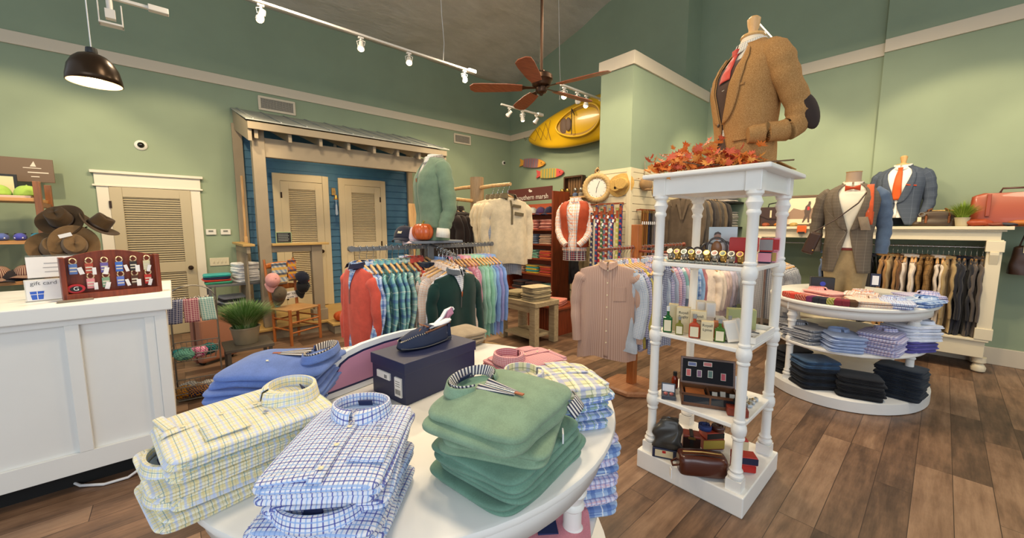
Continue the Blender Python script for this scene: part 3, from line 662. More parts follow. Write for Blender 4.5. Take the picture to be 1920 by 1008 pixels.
# ================================================================ KAYAK
def kayak():
    t = thing('kayak', 'yellow sit-in kayak mounted on the back wall behind the pillar', 'kayak', (5.98, 4.52, 3.47), rot=(R(-3), 0, 0))
    L = 3.35; 
    def hw(s): return .385*(1-abs(s)**2.3)**.75 if abs(s) < 1 else 0
    m = MB()
    def f(u, v):
        s = -1+2*u; g = 2*pi*v; a = hw(s)+.003; d = .19*(1-abs(s)**3)**.5+.004
        x = -cos(g)*d*(.75 if cos(g) > 0 else .8); z = sin(g)*a; z = math.copysign(abs(z)**.95, z)
        return (x, s*L/2, z+.10*s*s*0), None
    m.grid(60, 36, f, cv=True); MK = mat('yellow_kayak_hull', '#d6a80e', .35, coat=.3)
    m.obj('hull', MK, t, smooth=60)
    r = MB(); pts = []; 
    for k in range(40):
        g = 2*pi*k/40; y = .52*cos(g)+.22; z = .27*sin(g)*(1-.2*cos(g)); pts.append((-.158-.012*cos(2*g), y-.02, z))
    r.tube(pts, .020, 8, closed=True, up=(1, 0, 0)); r.obj('cockpit_rim', MK, t, smooth=60)
    c = MB(); c.add([(-.155+.0, y, z) for _, y, z in pts]+[(-.03, .2, 0)], [(i, (i+1) % 40, 40) for i in range(40)]); c.obj('cockpit_well', mat('ochre_kayak_interior', '#9a7416', .5), t)
    s = MB(); s.ball((-.13, .56, .0), (.03, .10, .17), 14, 8); s.ball((-.16, .42, .0), (.02, .07, .13), 12, 8); s.obj('seat', mat('grey_brown_seat_foam', '#5e4a3c', .7), t, smooth=60)
    p = MB(); p.tube([(-.19, .3, .25), (-.2, .31, -.22)], .009, 6); p.tube([(-.19, .3, .25), (-.19, .24, .12)], .008, 6); p.obj('foot_brace', M_BLACK, t)
    b = MB(); cord = mat('dark_bungee_cord', '#4e2f1a', .6)
    P = [(1.5, 0), (1.32, .12), (1.18, -.12), (1.0, .16), (.88, -.2)]; b.tube([(-.13 if abs(y) > 1 else -.16, y, z) for y, z in P], .004, 5); b.tube([(-.155, y, -z) for y, z in P], .004, 5); b.tube([(-.06, 1.66, 0), (-.1, 1.72, .05), (-.08, 1.68, -.02)], .006, 5); b.obj('bungee_cord', cord, t)
kayak()
# carved fish on the wall
def fish(loc, tilt, L, cb, ch, ct, stripe, label):
    t = thing('wooden_fish', label, 'decoration', loc, rot=(tilt, 0, 0))
    def out(a, b, n, f): return [(a+(b-a)*i/n, f((a+(b-a)*i/n))) for i in range(n+1)]
    h = lambda y: .085*sqrt(max(0, 1-(y/(L*.5))**2))+.018
    up = [(-y, h(y)) for y in [L*(-.30+.6*i/14) for i in range(15)]]; dn = [(y0, -z0) for y0, z0 in up[::-1]]
    MB().prism(up+dn, 0, -.03, -.003).obj('body', cb, t, bevel=.004)
    hd = [(-L*.26, h(L*.26)), (-L*.36, .07), (-L*.46, .04), (-L*.5, 0), (-L*.45, -.04), (-L*.36, -.07), (-L*.26, -h(L*.26))]
    MB().prism(hd, 0, -.035, -.002).obj('head', ch, t, bevel=.004)
    MB().prism([(L*.26, .04), (L*.46, .09), (L*.42, 0), (L*.46, -.09), (L*.26, -.04)], 0, -.028, -.004).obj('tail', ct, t, bevel=.003)
    m = MB(); 
    for i in range(5):
        y = L*(-.2+.095*i); a = h(y)*.95; m.b2((-.034, -y-.014, -a), (-.029, -y+.014, a))
    m.obj('stripe', stripe, t)
    m = MB(); m.cyl((-.036, -L*.38, .018), (-.045, -L*.38, .018), .008); m.tube([(-.037, -L*.49, -.005), (-.037, -L*.40, -.02), (-.037, -L*.36, .0)], .003, 5); m.obj('eye', M_BLACK, t)
fish((6.2, 6.3, 2.925), R(8), .86, mat('mauve_fish_paint', '#9a6a6c', .6), mat('ochre_fish_paint', '#d99a3a', .6), mat('ochre_fish_paint', '#d99a3a', .6), mat('blue_grey_fish_stripe', '#7c7486', .6), 'carved wooden fish with mauve body and ochre head on the back wall')
fish((6.2, 5.76, 2.645), R(3), .84, mat('olive_fish_paint', '#c0a14a', .6), mat('coral_fish_paint', '#cf5350', .6), mat('coral_fish_paint', '#cf5350', .6), mat('teal_fish_stripe', '#7f9a6f', .6), 'carved wooden fish with yellow green stripes and coral head on the back wall')
# wall devices
def vent(x, z, w_, h_, label, n):
    t = thing('air_vent', label, 'vent', (x, LW, z))
    m = MB()
    m.b2((-w_/2, -.02, -h_/2), (w_/2, -.001, -h_/2+.03)); m.b2((-w_/2, -.02, h_/2-.03), (w_/2, -.001, h_/2)); m.b2((-w_/2, -.02, -h_/2+.03), (-w_/2+.03, -.001, h_/2-.03)); m.b2((w_/2-.03, -.02, -h_/2+.03), (w_/2, -.001, h_/2-.03)); m.obj('frame', M_TRIM, t, bevel=.003)
    m = MB(); m.b2((-w_/2+.03, -.005, -h_/2+.03), (w_/2-.03, -.001, h_/2-.03)); m.obj('duct_opening', mat('vent_shadow_grey', '#4d4a45', .8), t)
    m = MB()
    for i in range(n): a = -w_/2+.035+(w_-.07)*i/(n-1); m.b2((a-.003, -.014, -h_/2+.03), (a+.003, -.008, h_/2-.03))
    for i in range(9): a = -h_/2+.035+(h_-.07)*i/8; m.b2((-w_/2+.03, -.012, a-.003), (w_/2-.03, -.006, a+.003))
    m.obj('grille', mat('vent_grille_grey', '#a8a294', .5), t)
vent(1.375, 3.37, .50, .21, 'white framed air vent on the wall above the porch roof', 22)
vent(4.83, 3.37, .43, .20, 'white framed air vent right of the porch under the trim', 16)
def dome(x, z, label, s=1):
    t = thing('security_camera', label, 'camera', (x, LW, z))
    m = MB(); m.lathe([(.062*s, 0), (.064*s, .012), (.055*s, .022), (.04*s, .03)], 24, M=ROT(R(90), 3, 'X')); m.obj('housing', mat('white_plastic', '#d9d6cc', .4), t, smooth=40)
    m = MB(); m.ball((0, -.03*s, 0), .036*s, 16, 10); m.obj('dome', mat('smoked_dome', '#15120f', .15), t, smooth=180)
dome(-.215, 2.557, 'round dome security camera on the wall above the left door')
dome(6.0, 3.0, 'small dome security camera near the back corner', .8)
for i, x in enumerate((.43, .60)):
    t = thing('thermostat', ['white wall thermostat nearest the door casing', 'white wall thermostat with grey display, right of the other'][i], 'thermostat', (x, LW, 1.425))
    MB().b2((-.06, -.025, -.04), (.06, -.001, .04)).obj('body', mat('white_plastic', '#d9d6cc', .4), t, bevel=.006)
    MB().b2((-.03, -.027, .0), (.025, -.024, .025)).obj('display', mat('grey_display', '#77796f', .3), t)
t = thing('switch_plate', 'cream four-gang light switch plate below the thermostats', 'switch', (.5, LW, .99))
MB().b2((-.115, -.012, -.058), (.115, -.001, .058)).obj('plate', mat('cream_plastic', '#d6cdb0', .4), t, bevel=.004)
for i in range(4): MB().b2((-.09+i*.046+.016, -.022, -.014), (-.09+i*.046+.026, -.011, .012)).obj('toggle', mat('cream_plastic', '#d6cdb0', .4), t)
# porch lamp, wind chime
t = thing('porch_lamp', 'shallow round white lamp under the porch beam, lit', 'lamp', (1.985, 6.35, 2.49))
MB().lathe([(.02, .27), (.03, .05), (.06, .03), (.15, .005), (.16, 0)], 28, cap=False).obj('shade', M_TRK, t, smooth=50, solid=.003)
MB().ball((0, 0, .0), (.035, .035, .02), 14, 8).obj('bulb', mat('glowing_bulb', '#ffdca0', .5, emit=26), t, smooth=180)
light('porch_bulb', 'POINT', (1.985, 6.35, 2.44), 14, WARM, shadow_soft_size=.04)
t = thing('wind_chime', 'brass bell wind chime hanging between the two louvred doors', 'decoration', (2.13, 6.92, 1.98))
m = MB(); m.tube([(0, .1, .12), (0, -.02, .12), (0, -.02, .08)], .005, 6); m.b2((-.03, .09, .06), (.03, .115, .18)); m.obj('bracket', mat('aged_brass', '#b08a4e', .3, .8), t)
m = MB(); m.lathe([(.006, .085), (.02, .075), (.026, .03), (.045, .0), (.042, 0), (.0, .05)], 18, (0, -.02, -.02)); m.obj('bell', mat('aged_brass', '#b08a4e', .3, .8), t, smooth=40)
m = MB(); m.tube([(0, -.02, 0), (.0, -.02, -.1)], .003, 5); m.prism([(-.012, -.1), (.012, -.1), (.02, -.26), (.0, -.29), (-.02, -.26)], 1, -.025, -.018); m.obj('clapper', M_CHROME, t)
# ================================================================ CLOTH SHAPES
def sgp(c, p): return math.copysign(abs(c)**p, c)
G_CACHE = {}
def collar_mb(rx, ry, h, leaf=.9, point=.025, gap=.16, back_tilt=0, n=30, flare=.012):
    """a shirt collar standing round the neck (front at -y): stand band, then the leaf folded down outside"""
    m = MB()
    def f(u, v):
        a = -pi/2+gap+u*(2*pi-2*gap); fr = max(0, -sin(a))**3        # 1 at the front
        if v < .4: r = 0; z = h*(v/.4)
        else:
            q_ = (v-.4)/.6; r = flare*(.5+q_); z = h+.004*sin(pi*min(1, q_*2))-(h*leaf+point*fr)*q_
        zz = z + back_tilt*sin(a)
        y = (ry+r)*sin(a)-(.012+.02*max(0, v-.4))*fr*(1 if v > .4 else 0)
        return ((rx+r)*cos(a), y, zz), (u*2*pi*rx, v*h*2.2)
    m.grid(n, 9, f); return m
def hang_body(kind, W, L, seed, sl, thin=1):
    key = (kind, W, L, seed, sl, thin)
    if key in G_CACHE: return G_CACHE[key]
    rnd = random.Random(seed); ph = rnd.uniform(0, 6); ph2 = rnd.uniform(0, 6)
    zn, drop = -.115, (.055 if kind != 'suit' else .035)
    dep = {'shirt': .05, 'pullover': .07, 'suit': .075, 'fleece': .085}[kind]*thin
    hw = W/2
    m = MB()
    ds = [0, .006, .02, .05, .1, .17, .26, .36, .46, .56, .66, .78, .9, 1.0]
    def body(u, v):
        k = v*(len(ds)-1); i = min(int(k), len(ds)-2); s = ds[i]+(ds[i+1]-ds[i])*(k-i)
        a = 2*pi*u; dz = s*L
        b = dep*min(1, .12+sqrt(dz/.10)*.75) * (1-.12*s)
        wv = (.018*s*sin(5*a+ph)+.012*s*sin(9*a+ph2))*thin
        ax = hw*(.93+.07*min(1, dz/.05))*(1-.09*sin(pi*min(1, s*1.1))+.02*s)
        x = ax*sgp(cos(a), .8); y = (b+wv)*sin(a)
        z = zn-drop*(abs(x)/hw)**1.3*(1-.8*s)-dz + .012*s*sin(3*a+ph)
        y += .012*sin(6*s+ph)*s
        return (x, y, z), (u*2*(W+dep), z)
    m.grid(40, 24, body, cu=True)
    r0 = {'shirt': .058, 'pullover': .06, 'suit': .068, 'fleece': .068}[kind]
    for sx in (-1, 1):
        bx = rnd.uniform(-.01, .02); fy = rnd.uniform(-.01, .03)
        pts = [(sx*(hw-.06), 0, zn-drop-.045), (sx*(hw-.015), .0, zn-drop-.075), (sx*(hw+.012+bx*.5), .005, zn-.22), (sx*(hw+.02+bx), fy*.5, zn-.34), (sx*(hw+.015+bx), -fy, zn-.46), (sx*(hw+.0+bx), -fy-.01, zn-sl)]
        P = []; rr_ = []
        for k in range(len(pts)-1):
            for q_ in range(4):
                t_ = q_/4; P.append(Vector(pts[k]).lerp(Vector(pts[k+1]), t_)); rr_.append(0)
        P.append(Vector(pts[-1])); n = len(P)
        for k in range(n):
            t_ = k/(n-1); P[k].y += .004*sin(t_*19+ph); rr_.append(0)
        rad = [r0*(.75+.25*min(1, t_*6))*(1-.35*t_)*(1+.05*sin(t_*30+ph2)) for t_ in [k/(n-1) for k in range(n)]]
        m.tube(P, rad, 12, sx=.62*(thin if thin == 1 else thin*1.15), sy=1, up=(1, 0, 0))
    me = m.mesh(kind+'_cloth', 60); G_CACHE[key] = me; return me
def cached(key, fn, smooth=60):
    if key not in G_CACHE: G_CACHE[key] = fn().mesh(str(key[0]), smooth)
    return G_CACHE[key]
def hanger_meshes():
    def bar():
        m = MB(); m.grid(13, 10, lambda u, v: ((-.20+.40*u, .009*cos(2*pi*v)*(1+.5*abs(2*u-1)), -.098-.088*abs(2*u-1)**1.1+.012*sin(2*pi*v)), None), cv=True); return m
    def hook():
        m = MB(); pts = [(0, 0, -.10), (0, 0, -.05), (.010, 0, -.030), (.020, 0, -.010)]+[(.021*cos(R(a)), 0, .021*sin(R(a))) for a in (10, 50, 90, 130, 170, 200)]
        m.tube(pts, .0022, 5); return m
    return cached(('hanger_bar',), bar), cached(('hanger_hook',), hook)
def hook_rot(): return None
NG = [0]
def hanger(loc, rz, label, tilt=0):
    b, h = hanger_meshes()
    o = shared('clothes_hanger', b, M_HANG); o.location = loc; o.rotation_euler = (0, 0, rz)
    tag(o, ' '.join(label.split()[:16]), 'hanger', 'wooden clothes hangers on the racks')
    shared('hook', h, M_CHROME, o); return o
def collar_for(kind):
    if kind == 'shirt': return cached(('shirt_collar',), lambda: collar_mb(.062, .048, .034, .95, .03, .12, .006).warp(lambda v: Vector((v.x, v.y-.004, v.z-.128))))
    if kind == 'pullover': return cached(('stand_collar',), lambda: collar_mb(.068, .052, .05, .8, .0, .35, .012, flare=.014).warp(lambda v: Vector((v.x, v.y-.004, v.z-.135))))
    if kind == 'fleece': return cached(('fleece_collar',), lambda: collar_mb(.075, .055, .06, .75, .0, .55, .014, flare=.018).warp(lambda v: Vector((v.x, v.y-.006, v.z-.14))))
    return cached(('lapel',), suit_lapel)
def suit_lapel():
    m = collar_mb(.062, .05, .03, .9, 0, .5, .01)
    m.warp(lambda v: Vector((v.x, v.y, v.z-.13)))
    for sx in (-1, 1):
        pts = [(.058, -.06, -.12), (.105, -.075, -.2), (.075, -.083, -.215), (.02, -.09, -.42), (.0, -.088, -.42), (.045, -.066, -.14)]
        vs = [(sx*x, y, z) for x, y, z in pts]; m.add(vs, [tuple(range(6))])
    return m
NAMES = {'shirt': ('shirt', 'shirt'), 'pullover': ('pullover', 'sweater'), 'suit': ('suit_jacket', 'jacket'), 'fleece': ('fleece_jacket', 'jacket')}
def hang(kind, m_, loc, rz, label, group, L=.72, W=.45, seed=1, sl=.60, hng=True, m2=None, name=None, cat=None, hl=None, detail=False, thin=1):
    me = hang_body(kind, W, L, seed, sl, thin)
    nm, ct = NAMES[kind]
    o = shared(name or nm, me, m_); o.location = loc; o.rotation_euler = (0, 0, rz)
    tag(o, label, cat or ct, group)
    shared('collar' if kind != 'suit' else 'lapel', collar_for(kind), m2 or m_, o)
    if hng: hanger(loc, rz, hl or ('hanger of the '+label), 0)
    return o
# ---------------------------------------------------------------- folded cloth slab
def fold_mb(W, D, t, layers, seed, n=44, puff=.004, wr=.003, p=.22, caps=4, inset=.006, ax=0, drape=None, off=.008):
    rnd = random.Random(seed); m = MB(); rings = []; offs = [(rnd.uniform(-off, off), rnd.uniform(-off, off), rnd.uniform(-off*.6, 0)) for _ in range(layers)]
    def ring(z, ins, lay, f=1):
        ox, oy, gr = offs[lay]; pts = []
        for i in range(n):
            a = 2*pi*(i+.5)/n; x = (W/2-ins+gr)*sgp(cos(a), p)*f; y = (D/2-ins+gr)*sgp(sin(a), p)*f
            k = nz(x*9+seed, y*9, lay*3.1)*wr*1.6
            pts.append((x*(1+k*2)+ox, y*(1+k*2)+oy, z+nz(x*7, y*7+seed, lay*1.7)*wr*(1 if z > 0 else 0)))
        rings.append(pts)
    h = t/layers
    ring(0, inset, 0, .5); ring(0, inset*1.3, 0)
    for j in range(layers):
        z = j*h
        ring(z+h*.12, inset*.75, j); ring(z+h*.3, inset*.1, j); ring(z+h*.55, 0, j); ring(z+h*.8, inset*.25, j); ring(z+h*.95, inset*.95, j)
    for c in range(1, caps+1):
        f = 1-c/(caps+.0)*.97; ring(t+puff*(1-f*f), inset*1.3*(1-c/caps), layers-1, f)
    vs = [v for r_ in rings for v in r_]; k = len(rings); nt = k-caps
    uvs = []
    for j, r_ in enumerate(rings):
        per = 0
        for i, v in enumerate(r_): uvs.append((v[0], v[1]))
    fs = []; fu = []
    o = len(m.v)
    # side faces get wrapped uvs, the top keeps plan uvs
    for j in range(k-1):
        top = j >= nt-1
        for i in range(n):
            i2 = (i+1) % n; f = (j*n+i, j*n+i2, (j+1)*n+i2, (j+1)*n+i); fs.append(f)
            if top: fu.append([(vs[q_][0], vs[q_][1]) for q_ in f])
            else:
                a = 2*pi*(i+.5)/n; side = abs(cos(a))**1 > abs(sin(a))
                # leaving the edge the pattern keeps running over it
                fu.append([((vs[q_][0], vs[q_][1]-(vs[q_][2]-t)*math.copysign(1, -vs[q_][1])*1.0) if not side else (vs[q_][0]-(vs[q_][2]-t)*math.copysign(1, -vs[q_][0]), vs[q_][1])) for q_ in f])
    fs.append(tuple(range(n))[::-1]); fu.append([(vs[q_][0], vs[q_][1]) for q_ in range(n)][::-1])
    fs.append(tuple((k-1)*n+i for i in range(n))); fu.append([(vs[(k-1)*n+i][0], vs[(k-1)*n+i][1]) for i in range(n)])
    m.v += vs; m.f += fs; m.uv += fu
    if drape: m.warp(drape)
    return m
def folded(name, m_, loc, rz, label, cat, group, W=.27, D=.34, t=.032, layers=2, seed=1, collar=None, scale=None):
    me = cached(('folded', W, D, t, layers, seed), lambda: fold_mb(W, D, t, layers, seed, n=36, p=.3, caps=3), 50)
    o = shared(name, me, m_); o.location = loc; o.rotation_euler = (0, 0, rz); tag(o, label, cat, group)
    if collar:
        cm = cached(('fold_collar', W, D), lambda: collar_mb(.062, .05, .03, .9, .012, .14).xf(Matrix.Translation((0, D/2-.065, t*.85))), 60)
        shared('collar', cm, m_ if collar is True else collar, o)
    return o
def stack(n, x, y, z, rz, mats_, lab, cat, group, name='folded_shirt', W=.25, D=.32, t=.028, layers=2, collar=False, jit=.012, place=''):
    """n folded things piled up; labels count from the top"""
    rnd = random.Random(int(x*1000+y*77+z*31)); out = []
    for i in range(n):
        mt, cn = mats_[i % len(mats_)]
        k = n-1-i; pos = 'topmost' if k == 0 else ('lowest' if i == 0 and n > 1 else ORD[k]+' down')
        out.append(folded(name, mt, (x+rnd.uniform(-jit, jit), y+rnd.uniform(-jit, jit), z), rz+rnd.uniform(-.07, .07), ('%s %s, %s %s' % (cn, lab, pos, place)).strip(), cat, group, W, D, t, layers, seed=1+i % 3, collar=(collar if (collar == 'all' or k == 0) and collar else None) and True))
        z += max(v.co.z for v in out[-1].data.vertices)+.0008
    return z
# ---------------------------------------------------------------- pattern materials
WH = '#e6e6ea'
P_BLUE = plaid('blue_window_check', '#e4e6ee', ((.0210, .0030, 0, '#3f4aa8', .85), (.0210, .0032, .0105, '#8fb0e2', .8)), ((.0210, .0030, 0, '#45509f', .85), (.0210, .0032, .0105, '#8fb0e2', .8)))
P_YEL = plaid('yellow_blue_check', '#f1ebd0', ((.028, .0020, 0, '#6f97a0', .65), (.028, .005, .014, '#c3cfee', .7), (.028, .004, .006, '#e6d69a', .6), (.028, .0016, .021, '#d9c98c', .6)), ((.028, .0020, 0, '#6f97a0', .65), (.028, .005, .014, '#c3cfee', .7), (.028, .004, .006, '#e6d69a', .6), (.028, .0016, .021, '#d9c98c', .6)))
P_MADRAS = plaid('yellow_lilac_madras', '#e5dfb6', ((.062, .020, 0, '#a9b0dc', .6), (.062, .004, .026, '#7f8f5f', .6), (.062, .010, .040, '#f3ecd0', .8)), ((.062, .020, 0, '#a9b0dc', .55), (.062, .004, .026, '#7f8f5f', .6), (.062, .010, .042, '#f3ecd0', .8)))
P_BMADRAS = plaid('blue_green_madras', '#a9bfe3', ((.05, .014, 0, '#5d78bd', .6), (.05, .005, .022, '#8fae7c', .6), (.05, .008, .034, '#e4e9f2', .8)), ((.05, .014, 0, '#5d78bd', .55), (.05, .005, .024, '#8fae7c', .6), (.05, .006, .036, '#e4e9f2', .8)))
P_GING = plaid('red_gingham', '#eccfd0', ((.009, .0045, 0, '#b0364a', .6),), ((.009, .0045, 0, '#b0364a', .6),))
P_GINGC = plaid('coral_gingham', '#f0cfc8', ((.011, .0055, 0, '#d05a54', .55),), ((.011, .0055, 0, '#d05a54', .55),))
P_BRCHK = plaid('taupe_grid_check', '#dccfc2', ((.022, .0028, 0, '#6d5b52', .8),), ((.022, .0028, 0, '#6d5b52', .8),))
P_TEAL = plaid('teal_blue_tartan', '#8dc3bd', ((.10, .022, 0, '#4c63a8', .55), (.10, .006, .05, '#e2ead9', .8), (.05, .004, .03, '#527aa8', .6)), ((.12, .024, 0, '#4c63a8', .55), (.12, .007, .055, '#e2ead9', .8), (.06, .004, .035, '#3f8f8c', .6)))
P_TEAL2 = plaid('green_blue_tartan', '#9bbdaf', ((.09, .020, 0, '#48608a', .6), (.09, .006, .045, '#dfe0cc', .8)), ((.10, .022, 0, '#48608a', .6), (.10, .006, .05, '#e2ddd0', .8), (.05, .003, .03, '#5f7f5a', .6)))
P_BLUEP = plaid('blue_tartan', '#a8bfdd', ((.07, .018, 0, '#4a6cb0', .6), (.07, .005, .035, '#eef0ef', .8)), ((.07, .018, 0, '#4a6cb0', .6), (.07, .005, .035, '#eef0ef', .8)))
P_PEACH = plaid('peach_grid_check', '#ecdccb', ((.02, .003, 0, '#c7906f', .7), (.02, .002, .01, '#7d86a5', .5)), ((.02, .003, 0, '#c7906f', .7), (.02, .002, .01, '#7d86a5', .5)))
P_STRIPE = plaid('tan_fine_stripe', '#bd9c8a', ((.012, .004, 0, '#a57f74', .5), (.012, .002, .006, '#d9c2b2', .5)))
P_NAVYG = plaid('navy_gingham', '#c9cfe0', ((.016, .008, 0, '#20285a', .6),), ((.016, .008, 0, '#20285a', .6),))
P_PINK = cloth('rose_pink_cotton', '#d7879a'); P_MINT = cloth('mint_cotton', '#9fd0b6'); P_SKY = cloth('sky_blue_cotton', '#8faedd'); P_LAV = cloth('lavender_cotton', '#a9a4cf')
P_GREYCHK = plaid('grey_micro_check', '#c7c9cd', ((.012, .006, 0, '#4b5060', .6),), ((.012, .006, 0, '#4b5060', .6),))
P_PINKCHK = plaid('pink_check', '#efd2da', ((.018, .006, 0, '#cc6f86', .55),), ((.018, .006, 0, '#cc6f86', .55),))
P_LAVCHK = plaid('lavender_check', '#dcdcef', ((.02, .006, 0, '#6a6cae', .55), (.02, .002, .012, '#d9a3a8', .6)), ((.02, .006, 0, '#6a6cae', .55), (.02, .002, .012, '#d9a3a8', .6)))
P_REDW = plaid('red_white_plaid', '#ece3dc', ((.05, .012, 0, '#b5413a', .6), (.05, .004, .026, '#33416d', .7), (.05, .004, .036, '#d58f3a', .6)), ((.05, .012, 0, '#b5413a', .6), (.05, .004, .026, '#33416d', .7), (.05, .004, .036, '#d58f3a', .6)))
P_ORW = plaid('orange_white_plaid', '#efe6dd', ((.045, .008, 0, '#d5763a', .7), (.045, .003, .02, '#39456f', .7), (.045, .006, .03, '#e3a37a', .6)), ((.045, .008, 0, '#d5763a', .7), (.045, .003, .02, '#39456f', .7), (.045, .006, .03, '#c8c8d8', .6)))
P_FLORAL = plaid('pale_blue_floral', '#b7c9d8', ((.017, .006, 0, '#5c7fae', .5),), ((.013, .005, 0, '#e9dfe0', .6),))
P_TATT = plaid('navy_red_tattersall', '#2b3046', ((.03, .006, 0, '#d9d4cc', .7), (.03, .003, .016, '#b23a3a', .7)), ((.03, .006, 0, '#d9d4cc', .7), (.03, .003, .016, '#b23a3a', .7)))
def C(c, n=None): return cloth(n or 'cotton_'+c.strip('#'), c)
C_GREEN = cloth('sage_green_knit', '#829c82'); C_GREEN2 = cloth('sage_green_knit_under', '#6b907e')
C_BLUE = cloth('cornflower_knit', '#6079b8'); C_NAVY = cloth('navy_wool', '#1e2638'); C_DKGREEN = cloth('bottle_green_knit', '#14332f')
C_CORAL = cloth('coral_knit', '#c95343'); C_CREAM = cloth('cream_fleece', '#d8c5a3'); C_CHAR = cloth('charcoal_fleece', '#2a201c')
C_DENIM = cloth('dark_denim', '#1c2430', .35); C_DENIM2 = cloth('washed_denim', '#34506f', .35); C_BLKDEN = cloth('black_denim', '#17171b', .3)
C_KHAKI = cloth('khaki_twill', '#a38f6c'); C_TWEED = cloth('brown_tweed', '#5d5044', .3)
STRIPE_N = plaid('navy_cream_stripe', '#d9d5cf', ((.012, .006, 0, '#1f2748', .95),)); STRIPE_B = plaid('brown_cream_stripe', '#d9cdbd', ((.012, .006, 0, '#33282c', .95),))
# ================================================================ FOREGROUND TABLE: folded shirts and sweaters
Z0 = FTH+.002
M_BTN = mat('pearl_button', '#e8dcb4', .25); M_TAGD = mat('navy_woven_label', '#1d2a55', .7); M_PAPER = mat('white_paper', '#e9e9ea', .6)
def crown(a, hx, hy, fx=.6, fy=.9):
    return lambda v: Vector((v.x, v.y, v.z-a*(fx*min(1.3, abs(v.x)/hx)**3+fy*(min(1.3, abs(v.y)/hy)**3 if v.y < 0 else .25*(v.y/hy)**3))-.0 if v.z > .002 or a > .001 else v.z))
def dress_shirt(x, y, z, rz, m_, mi, label, group, W=.28, D=.38, t=.04, seed=1, top=False, buried=False, layers=3, drape=None, stand=.045, crx=.075, cry=.062):
    if drape is None:
        a = .011+.0 if top else max(0, (z-Z0)*.07); drape = crown(a, W/2, D/2)
    o = fold_mb(W, D, t, layers, seed, n=96, puff=.006, wr=.0055, p=.19, caps=12, inset=.006, off=.009, drape=drape).obj('folded_shirt', m_, smooth=60)
    o.location = (x, y, z); o.rotation_euler = (0, 0, rz); tag(o, label, 'shirt', group)
    if buried: return o
    cy = D/2-cry-.012
    c = collar_mb(crx, cry, stand, .95, .03, .10, n=44, flare=.010); c.xf(Matrix.Translation((0, cy, t*.86)))
    if drape: c.warp(drape)
    c.obj('collar', m_, o, smooth=50, solid=.0025)
    m = MB(); m.lathe([(crx-.004, .004), (crx-.012, .001), (.0, .001)], 24, (0, cy, t*.95), sy=cry/crx, cap=False); m.obj('neck_lining', mi, o, smooth=50)
    m = MB(); m.box((0, cy+cry*.55, t+.016), (.04, .003, .018), M=ROT(R(20), 3, 'X')); m.obj('brand_label', M_TAGD, o)
    if top:
        m = MB(); y1 = cy-cry-.005; y0 = -D/2+.006
        dr = lambda mm: mm.warp(drape)
        m.grid(4, 24, lambda u, v: ((-.016+.032*u, y0+(y1-y0)*v, t+.0075+.0015*nz(0, v*6, seed)+(-.004 if v < .03 else 0)), (.3+.032*u, y0+(y1-y0)*v)))
        if drape: m.warp(drape)
        m.obj('button_placket', m_, o, smooth=60, solid=.002)
        for i in range(3):
            b = MB(); b.lathe([(.0058, 0), (.006, .0015), (.004, .0025), (0, .002)], 14, (0, y1-.035-.085*i, t+.010)); dr(b); b.obj('button', M_BTN, o, smooth=50)
        m = MB(); m.grid(12, 5, lambda u, v: ((.045+.085*u, -.02-.10*v+.0*u, t+.0075+.001*sin(u*9)), (.045+.085*u+.007, -.02-.1*v))); dr(m); m.obj('chest_pocket', m_, o, smooth=60, solid=.002)
        m = MB(); m.box((.075, .03, t+.009), (.014, .008, .0015), rz=.4); dr(m); m.obj('embroidered_emblem', mat('grey_blue_thread', '#8c93a8', .8), o)
        # a folded sleeve cuff crossing the lower corner
        m = MB(); m.box((0, 0, 0), (.12, .026, .008)); m.xf(Matrix.Translation((-W/2+.075, -D/2+.024, t+.005)) @ Matrix.Rotation(.12, 4, 'Z')); dr(m)
        m.obj('sleeve_cuff', m_, o, bevel=.004)
    return o
LIN_B = mat('pale_blue_lining', '#a9c0e0', .9); LIN_Y = mat('pale_blue_lining_b', '#c2d2e4', .9)
lift = lambda amt, ang=0: (lambda v: Vector((v.x, v.y, v.z+amt*(v.y/.19) if True else v.z)))
# yellow check pile
yx, yy, yr = .13, 1.35, R(-83)
gy = 'yellow and blue checked shirts in one pile'
pos = ['bottom one', 'second from the bottom', 'third from the bottom', 'just under the top one']
for i in range(4):
    flip = i in (0, 2)
    dress_shirt(yx-.02+.012*(i % 2)-(.03 if flip else 0), yy+.005*(i % 3), Z0+i*.038, yr+(pi if flip else 0)+(.07, -.05, .04, -.03)[i], P_YEL, LIN_Y, 'yellow and blue checked folded shirt, '+pos[i]+', table\'s left edge', gy, W=.30, D=.375, t=.031, seed=10+i, stand=.034 if flip else .02, crx=.08, cry=.06, buried=not flip)
dress_shirt(yx, yy, Z0+4*.038, yr, P_YEL, LIN_Y, 'yellow and blue checked folded shirt on top of the left pile', gy, W=.32, D=.40, t=.04, seed=21, top=True, stand=.052, crx=.078, cry=.062)
# blue check pile
bx, by, br = .30, .985, R(-39)
gb = 'blue and white checked shirts in the front pile'
for i in range(4):
    flip = i in (0, 2)
    dx = -.035 if flip else 0
    dress_shirt(bx+dx*.63, by+dx*.78, Z0+i*.040, br+(pi if flip else 0)+(-.09, .06, -.05, .08)[i], P_BLUE, LIN_B, 'blue and white checked shirt, '+pos[i]+' in the front pile', gb, W=.275, D=.36 if flip else .35, t=.033, seed=30+i, stand=.036 if flip else .02, crx=.088, cry=.06, buried=not flip)
dress_shirt(bx, by, Z0+4*.040, br, P_BLUE, LIN_B, 'blue and white checked folded shirt on top of the front pile', gb, W=.28, D=.375, t=.042, seed=41, top=True, stand=.045, crx=.072, cry=.055)
